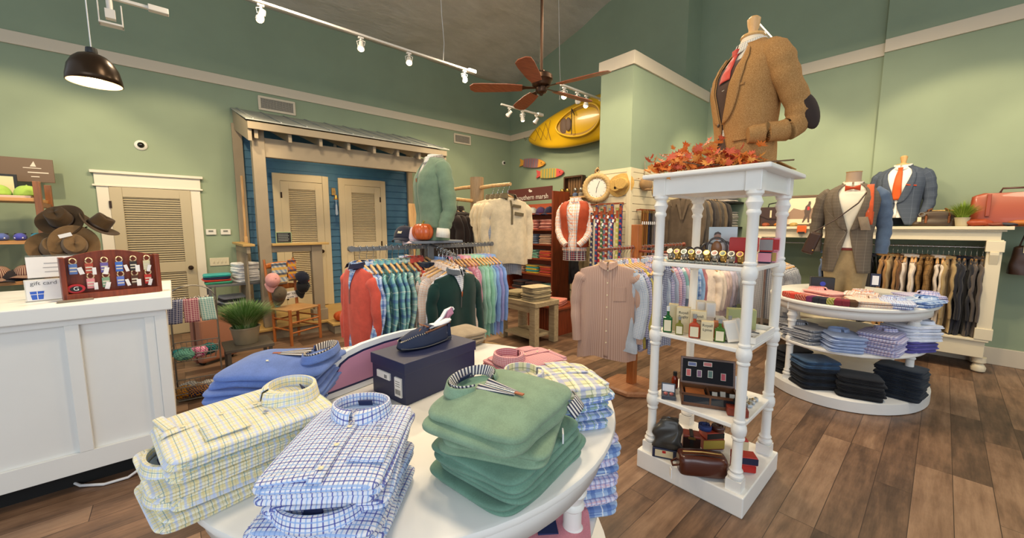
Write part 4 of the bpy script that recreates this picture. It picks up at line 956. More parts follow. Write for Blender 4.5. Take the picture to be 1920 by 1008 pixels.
# plaid pile right
px_, py_, pr_ = 1.06, .965, R(65)
gp = 'madras plaid shirts in the right hand pile'
for i in range(4):
    flip = i in (1, 3)
    dress_shirt(px_+(.02 if flip else 0), py_-(.01 if flip else 0), Z0+i*.032, pr_+(pi if flip else 0)+.05*(i-1.5), P_BMADRAS, LIN_B, 'blue green plaid shirt, '+pos[i]+' on the table\'s right', gp, W=.27, D=.37, t=.026, seed=50+i, stand=.028 if flip else .015, crx=.07, cry=.055, buried=not flip)
dress_shirt(px_-.0, py_+.0, Z0+4*.032, pr_, P_MADRAS, mat('dusty_blue_lining', '#8293ad', .9), 'yellow and lilac madras folded shirt on top of the right pile', gp, W=.27, D=.38, t=.038, seed=61, top=True, stand=.045, crx=.078, cry=.06)
# gingham shirts
for i in range(2):
    dress_shirt(1.33+.01*i, 1.40, Z0+i*.036, R(80)+.05*i, (P_GINGC, P_GING)[i], mat('rose_lining', '#c98a90', .9), ['coral gingham folded shirt beneath the red gingham one', 'red gingham folded shirt behind the madras pile'][i], 'gingham shirts behind the plaid pile', W=.27, D=.37, t=.030, seed=70+i, top=i == 1, stand=.048, buried=i == 0)
dress_shirt(.70, 2.06, Z0+.0, R(-100), P_BRCHK, LIN_B, 'taupe grid checked folded shirt under another behind the blue sweaters', 'taupe checked shirts at the back', W=.27, D=.36, t=.029, seed=80, buried=True)
dress_shirt(.70, 2.06, Z0+.036, R(-100), P_BRCHK, LIN_B, 'taupe grid checked folded shirt on top behind the blue sweaters', 'taupe checked shirts at the back', W=.27, D=.36, t=.036, seed=81, top=True, stand=.03)
# ---- sweaters
def sweater(x, y, z, rz, m_, label, group, W, D, t, seed, layers=2, top=False, stripe=None, under=None, wr=.008, puff=.012, dr=None, p=.3, label_m=M_TAGD):
    if dr is None: dr = crown(max(0, z-Z0)*(.10 if not top else .13), W/2, D/2, .8, .8)
    o = fold_mb(W, D, t, layers, seed, n=96, puff=puff, wr=wr, p=p, caps=14, inset=.011, off=.014, drape=dr).obj('folded_sweater', m_, smooth=70)
    o.location = (x, y, z); o.rotation_euler = (0, 0, rz); tag(o, label, 'sweater', group)
    if stripe:
        # quarter zip collar opened flat: ribbed outer band, striped inside
        cy = D/2-.055
        def ring(u, v, r0, h0, r1, h1):
            a = -pi/2+.5+u*(2*pi-1.0); r = r0+(r1-r0)*v; return ((r*1.45)*cos(a), cy+r*.78*sin(a), t+puff*.7+h0+(h1-h0)*v+.006*sin(a)), (u*.36, v*.04)
        m = MB(); m.grid(40, 6, lambda u, v: ring(u, v, .052, .004, .066, .032)); m.obj('striped_collar_facing', stripe, o, smooth=60, solid=.003)
        m = MB(); m.grid(40, 6, lambda u, v: ring(u, v, .071, .028, .080, -.002)); m.obj('ribbed_collar', m_, o, smooth=60, solid=.004)
        m = MB(); m.lathe([(.07, .002), (.04, -.001), (0, -.001)], 24, (0, cy, t+puff*.75), sx=1.05, sy=.6, cap=False); m.obj('neck_lining', under or m_, o, smooth=60)
        m = MB(); m.box((0, cy+.03, t+puff*.75+.016), (.05, .003, .022), M=ROT(R(35), 3, 'X')); lb = m.obj('brand_label', label_m, o)
        # striped placket facing folded open towards the front, with zip
        for sx in (-1, 1):
            m = MB(); m.grid(8, 10, lambda u, v: ((sx*(.008+.034*u*(1-v*.8)), cy-.045-.12*v, t+puff+.004+.010*sin(pi*u)*(1-v)), (u*.034, v*.14))); m.obj('placket_facing', stripe, o, smooth=60, solid=.003)
        m = MB(); m.tube([(0, cy-.05, t+puff+.006), (0, cy-.165, t+puff+.004)], .003, 6); m.obj('zipper', M_CHROME, o)
        m = MB(); m.box((0, cy-.175, t+puff+.006), (.012, .03, .004)); m.obj('leather_zip_pull', mat('tan_leather_pull', '#a4552f', .5), o, bevel=.001)
    if top:
        m = MB(); m.prism([(-.012, -.004), (-.004, .006), (.004, .002), (.014, .006), (.008, -.005), (.002, -.003)], 2, 0, .0012); m.xf(Matrix.Translation((.07, -.02, t+puff*.93)) @ Matrix.Rotation(.6, 4, 'Z')); m.obj('embroidered_emblem', mat('cream_thread', '#dcd8c0', .8), o)
    return o
def droop(amt, k=1.0):
    def f(v):
        r = max(0, v.y/-.17); return Vector((v.x, v.y, v.z-amt*max(0, r-.55)**2*2.2))
    return f
# blue sweaters (left back)
sx_, sy_, sr = .30, 1.745, R(-128)
for i in range(4):
    sweater(sx_-.012*(3-i)-.01*(i % 2), sy_+.015*(3-i), Z0+i*.040, sr+.05*(i-1), C_BLUE, 'cornflower blue sweater, '+pos[i]+' at the left back', 'cornflower blue sweaters', .36, .42, .033, 90+i, layers=2, wr=.007, puff=.004)
sweater(sx_, sy_, Z0+4*.040, sr, C_BLUE, 'cornflower blue quarter-zip sweater on top, brown striped collar open', 'cornflower blue sweaters', .35, .42, .048, 99, top=True, stripe=STRIPE_B, under=C_BLUE, wr=.012, puff=.016)
# green sweaters (front right)
gx, gy_, gr = .735, .85, R(12)
for i in range(4):
    o = sweater(gx+.012*(i % 2), gy_-.01*(i % 3), Z0+i*.042, gr+(.35 if i == 3 else .04*(i-1)), C_GREEN2 if i < 3 else C_GREEN, 'sage green sweater, '+pos[i]+' in the green pile', 'sage green sweaters', .41 if i < 3 else .36, .33, .034, 110+i, layers=2, wr=.008, puff=.004)
    if i == 3:
        m = MB(); m.grid(18, 6, lambda u, v: ((.06+.13*u, -.165+.0*u-.02*sin(pi*u)-.028*v, .05-.035*v+.012*sin(pi*u)), (u*.13, v*.04))); m.obj('striped_placket', STRIPE_N, o, smooth=60, solid=.004)
        m = MB(); m.grid(18, 6, lambda u, v: ((.10+.10*u, -.05-.05*v+.02*u, .052+.010*sin(pi*v)), (u*.13, v*.05))); m.obj('striped_collar_facing', STRIPE_N, o, smooth=60, solid=.004)
        m = MB(); m.grid(24, 6, lambda u, v: ((.19+.02*sin(u*20), -.12+.20*u, .046-.03*v+.006*sin(u*31)), None)); m.obj('ribbed_hem', C_GREEN2, o, smooth=60, solid=.005)
        m = MB(); m.box((-.02, -.168, .0), (.035, .004, .03), rz=.2); m.obj('size_tag', M_PAPER, o)
sweater(gx-.015, gy_+.005, Z0+4*.042-.002, gr+R(4), C_GREEN, 'sage green quarter-zip sweater on top with navy striped collar', 'sage green sweaters', .40, .34, .055, 121, top=False, stripe=STRIPE_N, under=C_GREEN2, wr=.014, puff=.020, dr=droop(.03))
# khaki sweater / cap at the back edge
sweater(1.33, 1.98, Z0, R(15), cloth('oatmeal_knit', '#a3937c'), 'oatmeal folded knit lying at the back of the foreground table', 'oatmeal knits', .26, .24, .04, 131, wr=.006, puff=.004)
sweater(1.33, 1.98, Z0+.05, R(5), cloth('oatmeal_knit', '#a3937c'), 'oatmeal folded knit with a grey patch, on top of another', 'oatmeal knits', .25, .22, .04, 132, wr=.010, puff=.02)
# shoe box
def shoe_box():
    t = thing('shoe_box', 'navy blue lidded shoe box with white price stickers', 'box', (.855, 1.575, Z0), R(10))
    navy = mat('navy_card', '#232a4c', .4)
    MB().b2((-.205, -.12, 0), (.205, .12, .15)).obj('box_body', navy, t, bevel=.002)
    MB().b2((-.210, -.125, .135), (.210, .125, .182)).obj('lid', navy, t, bevel=.002)
    m = MB(); m.b2((-.2125, -.02, .085), (-.2055, .075, .115+.0)); m.b2((-.2125, -.1, .03), (-.2055, -.055, .112)); s = m.obj('price_sticker', M_PAPER, t)
    m = MB()
    for i in range(9): m.b2((-.2130, -.095+.004*i, .04), (-.2124, -.0932+.004*i, .062))
    for i in range(5): m.b2((-.2130, .0+.004*i, .09), (-.2124, .0018+.004*i, .105))
    for i in range(3): m.b2((-.2130, -.092, .075+.01*i), (-.2124, -.062, .077+.01*i))
    m.obj('barcode', M_BLACK, s)
shoe_box()
# moccasin
def moccasin(loc, rz, mu, label, sock=True):
    t = thing('moccasin_shoe', label, 'shoe', loc, rz)
    L = .285
    def half(s):  # s 0 toe .. 1 heel
        return .050*(sin(pi*min(1, (s*1.06+.035)))**.45)*(1-.22*exp_(s))
    def exp_(s): return max(0, min(1, (s-.35)/.4))
    def foot(s, v, out=0):
        w_ = half(s)+out; g = pi*v; return w_*cos(g)
    m = MB()
    m.grid(40, 24, lambda u, v: (((half(u)+.004)*cos(2*pi*v), -L/2+L*u, .008+.008*sin(2*pi*v)+(.006*(1-u)**6)), None), cv=True); m.obj('sole', mat('grey_rubber_sole', '#3c3f47', .6), t, smooth=60)
    topz = lambda s: .030+.022*min(1, s*4)+.018*max(0, (s-.3)/.7)
    m = MB()
    def side(u, v):
        s = u; g = -.0+pi*2*v
        return None
    # upper wall: outline walked round the foot
    K = 60
    def wall(u, v):
        a = 2*pi*u; s = .5-.5*cos(a); sgn = 1 if sin(a) >= 0 else -1
        x = sgn*half(s)*(1-.10*v-.18*v*v*(1 if s < .45 else .35)); h = topz(s)
        return (x, -L/2+L*s*(1)+(.006*v if s < .1 else (-.006*v if s > .9 else 0)), .012+(h)*v), None
    m.grid(K, 7, wall, cu=True); m.obj('upper', mu, t, smooth=60, solid=.003)
    m = MB()
    def vamp(u, v):
        s = .03+.45*u; x = (2*v-1)*half(s)*.75; return (x, -L/2+L*s, .012+topz(s)+.020*cos((2*v-1)*pi/2)*(.4+.9*u)), None
    m.grid(16, 13, vamp); m.obj('vamp', mu, t, smooth=60, solid=.003)
    m = MB()
    for i in range(34):
        a = 2*pi*(.5+(i-16.5)/17*.24)+pi; a = (i-16.5)/17*1.45; s = .5-.5*cos(a); x = (1 if a >= 0 else -1)*half(s)*.80
        m.ball((x, -L/2+L*s+.004, .014+topz(s)), (.0035, .0022, .0035), 6, 4)
    m.obj('moc_stitching', mat('pale_stitch_thread', '#c9b79a', .8), t)
    m = MB(); pts = []
    for i in range(31):
        a = pi-1.75+3.5*i/30; s = .5-.5*cos(a); pts.append(((1 if sin(a) >= 0 else -1)*half(s)*.80, -L/2+L*s*.985, .014+topz(s)+.002))
    lm = mat('tan_leather_lace', '#8a4f2a', .55); m.tube(pts, .0045, 8); m.obj('topline_binding', mat('brown_leather_trim', '#6b4430', .55), t, smooth=60)
    m = MB(); z = .012+topz(.47)+.018; y = -L/2+L*.46
    for sx in (-1, 1):
        m.tube([(0, y, z), (sx*.02, y-.012, z+.016), (sx*.038, y-.002, z+.010), (sx*.026, y+.010, z+.004), (0, y, z)], .0028, 7)
        m.tube([(0, y, z), (sx*.014, y-.026, z-.002), (sx*.02, y-.038, z-.010)], .0028, 7)
    m.tube([(-.036, y+.02, z-.012), (0, y+.004, z), (.036, y+.02, z-.012)], .003, 7)
    m.ball((0, y, z+.002), .006, 8, 6); m.obj('lace_bow', lm, t, smooth=60)
    if sock:
        m = MB(); m.ball((0, .045, .038), (.027, .075, .026), 18, 10); m.obj('plaid_lining', plaid('navy_plaid_lining', '#6f7fa5', ((.02, .006, 0, '#e4e4ea', .7),), ((.02, .006, 0, '#222a4a', .7),)), t, smooth=60)
        m = MB(); m.grid(10, 5, lambda u, v: (((2*v-1)*.03, -.025+.05*u, .055+.04*sin(u*2.0)), None)); m.obj('tongue', mu, t, smooth=60, solid=.003)
        m = MB(); m.tube([(0, -.01, .075), (.004, .03, .088), (-.004, .075, .085), (.004, .115, .098), (0, .135, .100)], [.018, .022, .02, .022, .012], 10, sy=.5); m.obj('paper_stuffing', M_PAPER, t, smooth=60)
moccasin((.865, 1.585, Z0+.183), R(-87), mat('navy_suede', '#26304a', .8), 'navy suede moccasin with tan leather bow on the shoe box')
# whale shaped sign board
def whale():
    t = thing('whale_display_board', 'pink whale-shaped display board edged in navy and white', 'sign', (.44, 1.70, Z0), R(14))
    def outl(o):
        P = [(0, 0), (.0, .07), (.015, .12), (.05, .165), (.10, .19), (.18, .205), (.30, .212), (.42, .21), (.54, .198), (.64, .195), (.70, .225), (.735, .262), (.79, .27), (.80, .255), (.765, .232), (.76, .20), (.74, .165), (.70, .10), (.60, .03), (.55, 0)]
        c = Vector((.38, .08)); out = []
        for i, p in enumerate(P):
            v = Vector(p); a = Vector(P[i-1]); b = Vector(P[(i+1) % len(P)]); tn = (b-a).normalized(); nrm = Vector((tn.y, -tn.x))
            v2 = v-nrm*-o if False else v+nrm*o; out.append((v2.x, max(0, v2.y)))
        return out
    MB().prism(outl(0), 1, -.012, .012).obj('white_board', mat('white_gloss_board', '#eef0f4', .35), t, bevel=.002)
    MB().prism(outl(.026), 1, -.0135, -.0118).obj('navy_outline', mat('navy_print', '#1d2450', .5), t)
    MB().prism(outl(.036), 1, -.0150, -.0130).obj('pink_face', mat('pink_print', '#c98fae', .5), t)
whale()
# lower tier of the foreground table
stack(8, 1.13, .93, .402, R(60), [(P_BLUEP, 'blue and white checked'), (P_LAVCHK, 'lavender checked')], 'folded shirt', 'shirt', 'checked shirts on the foreground table\'s lower tier', W=.26, D=.34, t=.034, place='the pile under the foreground table')
t = folded('folded_polo', cloth('salmon_pink_knit', '#d98b96'), (.93, .86, .402), R(40), 'salmon pink folded polo with navy label, lower tier of the foreground table', 'shirt', None, .25, .3, .05, 2, 4)
MB().box((-.02, .0, .056), (.09, .07, .006), rz=.2).obj('navy_patch', M_TAGD, t)
# ================================================================ MANNEQUINS (front = local -Y)
class Torso:
    """rings: (z, rx, ry, cy)"""
    def __init__(s, rings): s.r = sorted(rings)
    def at(s, z):
        r = s.r
        if z <= r[0][0]: return r[0][1:]
        for a, b in zip(r, r[1:]):
            if z <= b[0]:
                t = (z-a[0])/(b[0]-a[0]); t = t*t*(3-2*t)*.5+t*.5; return tuple(a[i]+(b[i]-a[i])*t for i in (1, 2, 3))
        return r[-1][1:]
    def p(s, th, z, off=0, pw=.85):   # th: 0 front, + towards local +X
        rx, ry, cy = s.at(z); c_, s_ = sgp(sin(th), pw), sgp(cos(th), pw)
        return Vector(((rx+off)*c_, cy-(ry+off)*s_, z))
    def shell(s, z0, z1, off, th0=None, nu=48, nv=26, wr=.004, seed=0):
        m = MB()
        def f(u, v):
            z = z0+(z1-z0)*v
            if th0 is None: th = 2*pi*u
            else: o = th0(z); th = o+(2*pi-2*o)*u
            k = wr*nz(sin(th)*3+seed, cos(th)*3, z*7)+wr*.6*sin(th*7+seed)*(1-v)
            return s.p(th, z, off+k), (s.at(z)[0]*2.6*(u if th0 is None else th/(2*pi)), z)
        m.grid(nu, nv, f, cu=th0 is None); return m
    def patch(s, a, b, z0, z1, off, nu=8, nv=16, bulge=0):
        m = MB()
        def f(u, v):
            z = z0+(z1-z0)*v; A = a(z) if callable(a) else a; B = b(z) if callable(b) else b
            th = A+(B-A)*u; return s.p(th, z, off+bulge*sin(pi*u)), (th*.2, z)
        m.grid(nu, nv, f); return m
def sleeve(pts, rads, n=14, sx=.9, seed=0, fold=.004):
    P = []; Q = []; m_ = len(pts)
    for k in range(m_-1):
        p0 = Vector(pts[max(k-1, 0)]); p1 = Vector(pts[k]); p2 = Vector(pts[k+1]); p3 = Vector(pts[min(k+2, m_-1)])
        for i in range(6):
            t = i/6; P.append(.5*((2*p1)+(-p0+p2)*t+(2*p0-5*p1+4*p2-p3)*t*t+(-p0+3*p1-3*p2+p3)*t**3)); Q.append(rads[k]+(rads[k+1]-rads[k])*t)
    P.append(Vector(pts[-1])); Q.append(rads[-1])
    Q = [q*(1+.05*sin(i*1.7+seed)) for i, q in enumerate(Q)]
    m = MB(); m.tube(P, Q, n, sx=sx, up=(0, 1, 0)); m.warp(lambda v: v+Vector((nz(v.x*14, v.y*14, v.z*14+seed)*fold, nz(v.x*14+9, v.y*14, v.z*14)*fold, 0))); return m
MALE = [(0, .165, .118, 0), (.08, .168, .12, 0), (.22, .160, .112, 0), (.34, .172, .118, -.004), (.46, .190, .125, -.006), (.54, .198, .115, 0), (.60, .192, .095, .008), (.64, .160, .080, .014), (.67, .110, .066, .018), (.69, .075, .058, .018)]
M_NECK = mat('cream_jersey_bust_cover', '#e2d3ba', .8); M_WTOP = wood('turned_neck_block', '#c99a5b', '#dcb278', 2, 2, .35)
def lapels(T, t, m_, zb, zt, w_, off=.014, open0=.03, open1=.50):
    for sx in (-1, 1):
        op = lambda z: sx*(open0+(open1-open0)*((z-zb)/(zt-zb)))
        wd = lambda z: op(z)+sx*(.02+w_*max(0, sin(pi*min(1, max(0, (z-zb)/(zt-zb)))**.62*.95))**.8)
        T.patch(op, wd, zb, zt-.0, off, 8, 22, .004).obj('lapel', m_, t, smooth=60, solid=.004)
def jacket(t, T, m_, z0, zb, zt, off=.012, base_open=.25, seed=0, lap=.34):
    def th0(z):
        if z < zb: return .02+base_open*max(0, (zb-z)/(zb-z0))**1.6
        return .02+.50*min(1, (z-zb)/(zt-zb))
    o = T.shell(z0, .685, off, th0, 64, 34, .004, seed).obj('jacket_body', m_, t, smooth=70, solid=.005)
    lapels(T, t, m_, zb, zt, lap, off+.008)
    c = MB(); c.grid(26, 7, lambda u, v: ((lambda a: (Vector(((.066+.02*v)*cos(a)*1.08, .016+(.056+.020*v)*sin(a), .685+.030*sin(pi*min(1, v*1.25))-.030*v+.012*sin(a)))))(R(-42)+R(264)*u), None)); c.obj('jacket_collar', m_, t, smooth=60, solid=.004)
    return o
def shirt_front(t, T, ms, z0=.3, collar=True, off=.002, top=.69, ry=.056):
    T.shell(z0, .69, off, None, 40, 16, .001).obj('shirt_body', ms, t, smooth=70)
    T.patch(-.05, .05, z0, .66, off+.004, 4, 12).obj('shirt_placket', ms, t, smooth=60, solid=.002)
    if collar:
        c = collar_mb(.068, .056, .045, .95, .022, .10, .012, flare=.012); c.xf(Matrix.Translation((0, .014, .672))); c.obj('shirt_collar', ms, t, smooth=50, solid=.002)
def neck(t, h=.09, block=True, mn=M_NECK, r=.06):
    m = MB(); m.lathe([(r*1.1, .66), (r, .69), (r*.97, .66+h), (r*.9, .67+h)], 24, (0, .016, 0)); m.obj('bust_neck', mn, t, smooth=50)
    if block:
        m = MB(); z = .67+h
        m.lathe([(r*.95, z), (r*1.02, z+.006), (r*.95, z+.016), (r*.5, z+.022), (.022, z+.03), (.024, z+.05), (.03, z+.07), (.033, z+.10), (.02, z+.112), (0, .113+z)], 24, (0, .016, 0)); m.obj('neck_finial', M_WTOP, t, smooth=40)
def tie(t, T, mt, z0, off=.012, knot=.655):
    m = MB(); m.box((0, T.p(0, knot, off+.006).y, knot), (.036, .02, .034), taper=1.25); m.obj('tie_knot', mt, t, bevel=.006)
    T.patch(lambda z: -(.07+.11*(knot-z)/(knot-z0)), lambda z: (.07+.11*(knot-z)/(knot-z0)), z0, knot-.01, off, 5, 14, .006).obj('necktie', mt, t, smooth=60, solid=.003)
# ---- tan jacket on the display tower
def tan_mannequin():
    q = N('camel_wool_tweed'); tc = q.n('ShaderNodeTexCoord'); f = q.noise(220, tc.outputs['Object'], 3, .8)
    q.l(q.ramp(f, ((.3, srgb('#8a6238')), (.55, srgb('#ad8250')), (.75, srgb('#c79f6c')))), q.b.inputs['Base Color']); q.b.inputs['Roughness'].default_value = .95; q.b.inputs['Specular IOR Level'].default_value = .15
    MT = q.m
    t = thing('bust_mannequin', 'bust mannequin in a camel tweed jacket on top of the display tower', 'mannequin', (2.47, .80, 1.799), R(142+90))
    T = Torso([(z*1.0, a*1.0, b, c) for z, a, b, c in MALE])
    m = MB(); m.lathe([(.12, 0), (.12, .012), (.02, .018), (.012, .03), (.012, .1)], 24); m.obj('stand', M_WTOP, t, smooth=40)
    neck(t, .065); shirt_front(t, T, plaid('ivory_fine_check', '#e3dccb', ((.01, .0018, 0, '#7a7a80', .7),), ((.01, .0018, 0, '#7a7a80', .7),)), .1)
    T.patch(-.75, .75, .08, .60, .006, 16, 20).obj('waistcoat', cloth('brown_wool', '#4c3629'), t, smooth=60, solid=.003)
    tie(t, T, cloth('coral_silk', '#c9483a', rough=.5), .5, .012)
    jacket(t, T, MT, .015, .27, .655, .014, .55, 3, .36)
    for sx in (1, -1):
        pts = [(sx*.150, .012, .615), (sx*.198, .02, .565), (sx*.222, .055, .45), (sx*.232, .125, .30), (sx*.226, .10, .205), (sx*.210, -.02, .185), (sx*.180, -.10, .175)]
        s_ = sleeve(pts, [.060, .070, .065, .060, .057, .050, .043], 18, .95, sx, .006).obj('sleeve', MT, t, smooth=70)
        e = MB(); e.ball((sx*.268, .150, .275), (.028, .048, .092), 18, 12, ROT(R(22), 3, 'X')); e.obj('elbow_patch', mat('dark_brown_suede', '#34261f', .9), s_, smooth=180)
    T.patch(.45, .95, .16, .175, .022, 8, 4).obj('pocket_flap', MT, t, smooth=60, solid=.004)
    T.patch(.42, .75, .44, .452, .019, 8, 4).obj('breast_pocket', MT, t, smooth=60, solid=.004)
    for z in (.27, .19):
        b = MB(); p = T.p(-.05, z, .026); b.lathe([(.010, 0), (.010, .003), (.006, .005), (0, .004)], 14, p, ROT(R(90), 3, 'X')); b.obj('button', mat('horn_button', '#3c281b', .35), t, smooth=50)
    tl = MB(); tl.grid(10, 8, lambda u, v: ((-.10+.20*u+.03*v*(2*u-1), .122+.10*v+.0*u, .06-.055*v+.015*sin(u*9)), None)); tl.obj('jacket_tail', MT, t, smooth=60, solid=.005)
tan_mannequin()
# ---- green quarter zip on rack A
C_GM = cloth('grey_green_knit', '#74896f')
def green_mannequin():
    t = thing('bust_mannequin', 'bust mannequin wearing a sage green quarter-zip sweater on the garment rack', 'mannequin', (RA[0]+.05, RA[1]+.0, 1.388), R(172+90))
    T = Torso([(z, a*.98, b*1.0, c) for z, a, b, c in MALE])
    neck(t, .05, False, mat('white_bust_cover', '#e6e1d4', .7)); 
    ms = plaid('white_fine_check', '#eae5d8', ((.012, .002, 0, '#b7b09c', .6),), ((.012, .002, 0, '#b7b09c', .6),))
    shirt_front(t, T, ms, .45)
    zo = lambda z: .005 if z < .52 else .005+.5*((z-.52)/.165)
    T.shell(.10, .685, .016, zo, 60, 30, .008, 5).obj('sweater_body', C_GM, t, smooth=70, solid=.005)
    T.shell(-.0, .10, .004, None, 40, 6, .003, 7).obj('ribbed_waistband', C_GM, t, smooth=70)
    c = MB(); c.grid(26, 7, lambda u, v: ((lambda a: Vector(((.074+.022*v)*cos(a)*1.05, .016+(.062+.020*v)*sin(a), .675+.045*sin(pi*min(1, v*1.1))-.03*v+.02*sin(a))))(R(-55)+R(290)*u), (u*.4, v*.05))); c.obj('striped_collar', STRIPE_B, t, smooth=60, solid=.005)
    for sx in (1, -1):
        pts = [(sx*.150, .012, .615), (sx*.200, .015, .56), (sx*.225, .03, .42), (sx*.235, .045, .26), (sx*.228, .01, .15), (sx*.222, -.01, .07)]
        s_ = sleeve(pts, [.060, .068, .064, .060, .056, .048], 18, .9, sx+2, .008).obj('sleeve', C_GM, t, smooth=70)
        m = MB(); m.tube([(sx*.222, -.008, .10), (sx*.220, -.014, .025)], [.050, .056], 16, cap=False); m.obj('turned_back_cuff', ms, s_, smooth=60, solid=.004)
    m = MB(); p = T.p(0, .50, .024); m.box(p, (.014, .006, .03)); m.obj('leather_zip_pull', mat('tan_leather_pull', '#a4552f', .5), t, bevel=.002)
    m = MB(); m.tube([T.p(0, z, .022) for z in (.685, .64, .58, .52)], .003, 6); m.obj('zipper', M_CHROME, t)
green_mannequin()
# ---- grey jacket with bow tie on the tiered oval table
def bow_mannequin():
    t = thing('half_mannequin', 'half mannequin in grey-brown jacket, orange bow tie and khaki trousers', 'mannequin', (4.95, .62, OTH+.001), R(187+90))
    MJ = plaid('grey_brown_herringbone', '#6d6254', ((.03, .002, 0, '#8d8271', .6), (.004, .002, 0, '#5a5045', .5)), ((.03, .002, 0, '#8d8271', .5),))
    MKp = cloth('khaki_cotton', '#98835f')
    H = .36
    g = bpy.data.objects.new('x', None)
    T = Torso([(z+H, a, b, c) for z, a, b, c in MALE]); 
    # trousers: two tapering thighs from a waist
    TT = Torso([(0, .150, .10, 0), (.10, .158, .11, 0), (.22, .168, .12, 0), (.34, .165, .115, 0), (.44, .158, .108, 0)])
    m = MB()
    def leg(u, v):
        z = .44*v; k = max(0, 1-z/.24); th = 2*pi*u; p = TT.p(th, z, .003*sin(th*9)); x = p.x
        pinch = k*.75*math.exp(-(x/.035)**2); return Vector((x, p.y*(1-pinch), z)), None
    m.grid(72, 22, leg, cu=True); m.obj('trousers', MKp, t, smooth=70)
    m = MB(); m.tube([TT.p(2*pi*i/32, .43, .006) for i in range(32)], .012, 8, closed=True, sy=1.3, sx=.4); m.obj('belt', mat('red_brown_leather', '#7a2a1c', .5), t, smooth=60)
    T0 = T
    class TJ(Torso): pass
    sh = Torso([(z+H, a, b, c) for z, a, b, c in MALE])
    ms = mat('ivory_shirt_cotton', '#e9e0c8', .8)
    sh.shell(.44, H+.69, .002, None, 40, 16, .001).obj('shirt_body', ms, t, smooth=70)
    c = collar_mb(.066, .054, .045, .9, .0, .10, .012, flare=.012); c.xf(Matrix.Translation((0, .014, H+.672))); c.obj('shirt_collar', ms, t, smooth=50, solid=.002)
    m = MB(); m.lathe([(.062, H+.67), (.058, H+.72), (.058, H+.80), (.05, H+.802)], 26, (0, .016, 0)); m.obj('bust_neck', mat('beige_bust_cover', '#b59a7f', .7), t, smooth=50)
    m = MB(); m.lathe([(.06, H+.80), (.062, H+.806), (.0, H+.808)], 26, (0, .016, 0)); m.obj('neck_cap', M_WTOP, t, smooth=40)
    zb, zt = H+.24, H+.655
    def th0(z): return .02+.55*max(0, (zb-z)/(zb-.12))**1.3 if z < zb else .02+.50*min(1, (z-zb)/(zt-zb))
    T0.shell(.20, H+.685, .014, th0, 64, 34, .005, 8).obj('jacket_body', MJ, t, smooth=70, solid=.005)
    lapels(T0, t, MJ, zb, zt, .36, .022)
    c = MB(); c.grid(26, 7, lambda u, v: ((lambda a: Vector(((.066+.02*v)*cos(a)*1.08, .016+(.056+.020*v)*sin(a), H+.685+.030*sin(pi*min(1, v*1.25))-.030*v+.012*sin(a))))(R(-42)+R(264)*u), None)); c.obj('jacket_collar', MJ, t, smooth=60, solid=.004)
    MBw = cloth('rust_silk', '#b5431f', rough=.5)
    for sx in (-1, 1):
        b = MB(); y = T0.p(0, H+.645, .018).y; b.grid(9, 7, lambda u, v: ((sx*(.006+.050*u), y-.010-.006*sin(pi*v)*(1-.3*u), H+.645+(v-.5)*(.014+.042*u)), None)); b.obj('bow_tie_loop', MBw, t, smooth=60, solid=.007)
    b = MB(); b.ball((0, T0.p(0, H+.645, .018).y-.012, H+.645), (.010, .010, .013), 12, 8); b.obj('bow_tie_knot', MBw, t, smooth=180)
    for sx in (-1, 1):
        pts = [(sx*.150, .012, H+.615), (sx*.205, .02, H+.56), (sx*.235, .035, H+.42), (sx*.25, .045, H+.27), (sx*.245, .0, H+.12), (sx*.24, -.01, H+.03)]
        sleeve(pts, [.062, .074, .068, .062, .056, .048], 18, .9, sx+4, .007).obj('sleeve', MJ if sx < 0 else cloth('slate_blue_wool', '#58697f'), t, smooth=70)
    p = T0.p(.62, H+.42, .026); m = MB(); m.box(p, (.03, .012, .02), rz=.5); m.obj('pocket_square', cloth('salmon_silk', '#d98068'), t, bevel=.003)
    return t
bow_mannequin()
H_ = OTH+.36
# things draped over / hung on that mannequin
def ribbon(name, path, wd, m_, label, cat, n=24, th=.004, wdir=(0, -.6, 0)):
    m = MB(); P = [Vector(p) for p in path]; wv = Vector(wdir).normalized()*wd
    def f(u, v):
        k = u*(len(P)-1); i = min(int(k), len(P)-2); t = k-i; p0 = P[max(0, i-1)]; p1, p2 = P[i], P[i+1]; p3 = P[min(len(P)-1, i+2)]
        c = .5*((2*p1)+(-p0+p2)*t+(2*p0-5*p1+4*p2-p3)*t*t+(-p0+3*p1-3*p2+p3)*t**3)
        return c+wv*(v-.5), (u*.5, v*wd)
    m.grid(n, 5, f); o = m.obj(name, m_, None, smooth=60, solid=th); return tag(o, label, cat)
fr = Vector((cos(R(187)), sin(R(187)), 0)); sd_ = Vector((-sin(R(187)), cos(R(187)), 0))   # mannequin's facing and its left side in the picture
MP = Vector((4.95, .62, H_))
def mp(side, front, z): return MP+sd_*side*-1+fr*front+Vector((0, 0, z))
ribbon('hanging_scarf', [mp(-.14, .10, .42-.0), mp(-.135, .135, .30), mp(-.13, .13, .50), mp(-.125, .06, .655), mp(-.13, -.05, .66), mp(-.13, -.12, .5)], .05, cloth('orange_wool_scarf', '#cc5a33'), 'orange scarf laid over the shoulder of the bow tie mannequin', 'scarf', wdir=tuple(sd_))
ribbon('flat_cap', [mp(-.09, .15, .37), mp(-.105, .165, .31), mp(-.12, .16, .25)], .07, cloth('grey_tweed_cap', '#8a7a66'), 'grey tweed cap hanging on the front of the bow tie mannequin', 'cap', wdir=tuple(sd_), th=.015)
t = thing('umbrella_case', 'dark brown leather case slung from the bow tie mannequin on a strap', 'bag', tuple(mp(.27, .16, .12)), 0)
m = MB(); m.box((0, 0, 0), (.05, .10, .22), M=ROT(R(18), 3, 'X')); m.obj('case', mat('dark_brown_leather', '#3b2417', .4), t, bevel=.02)
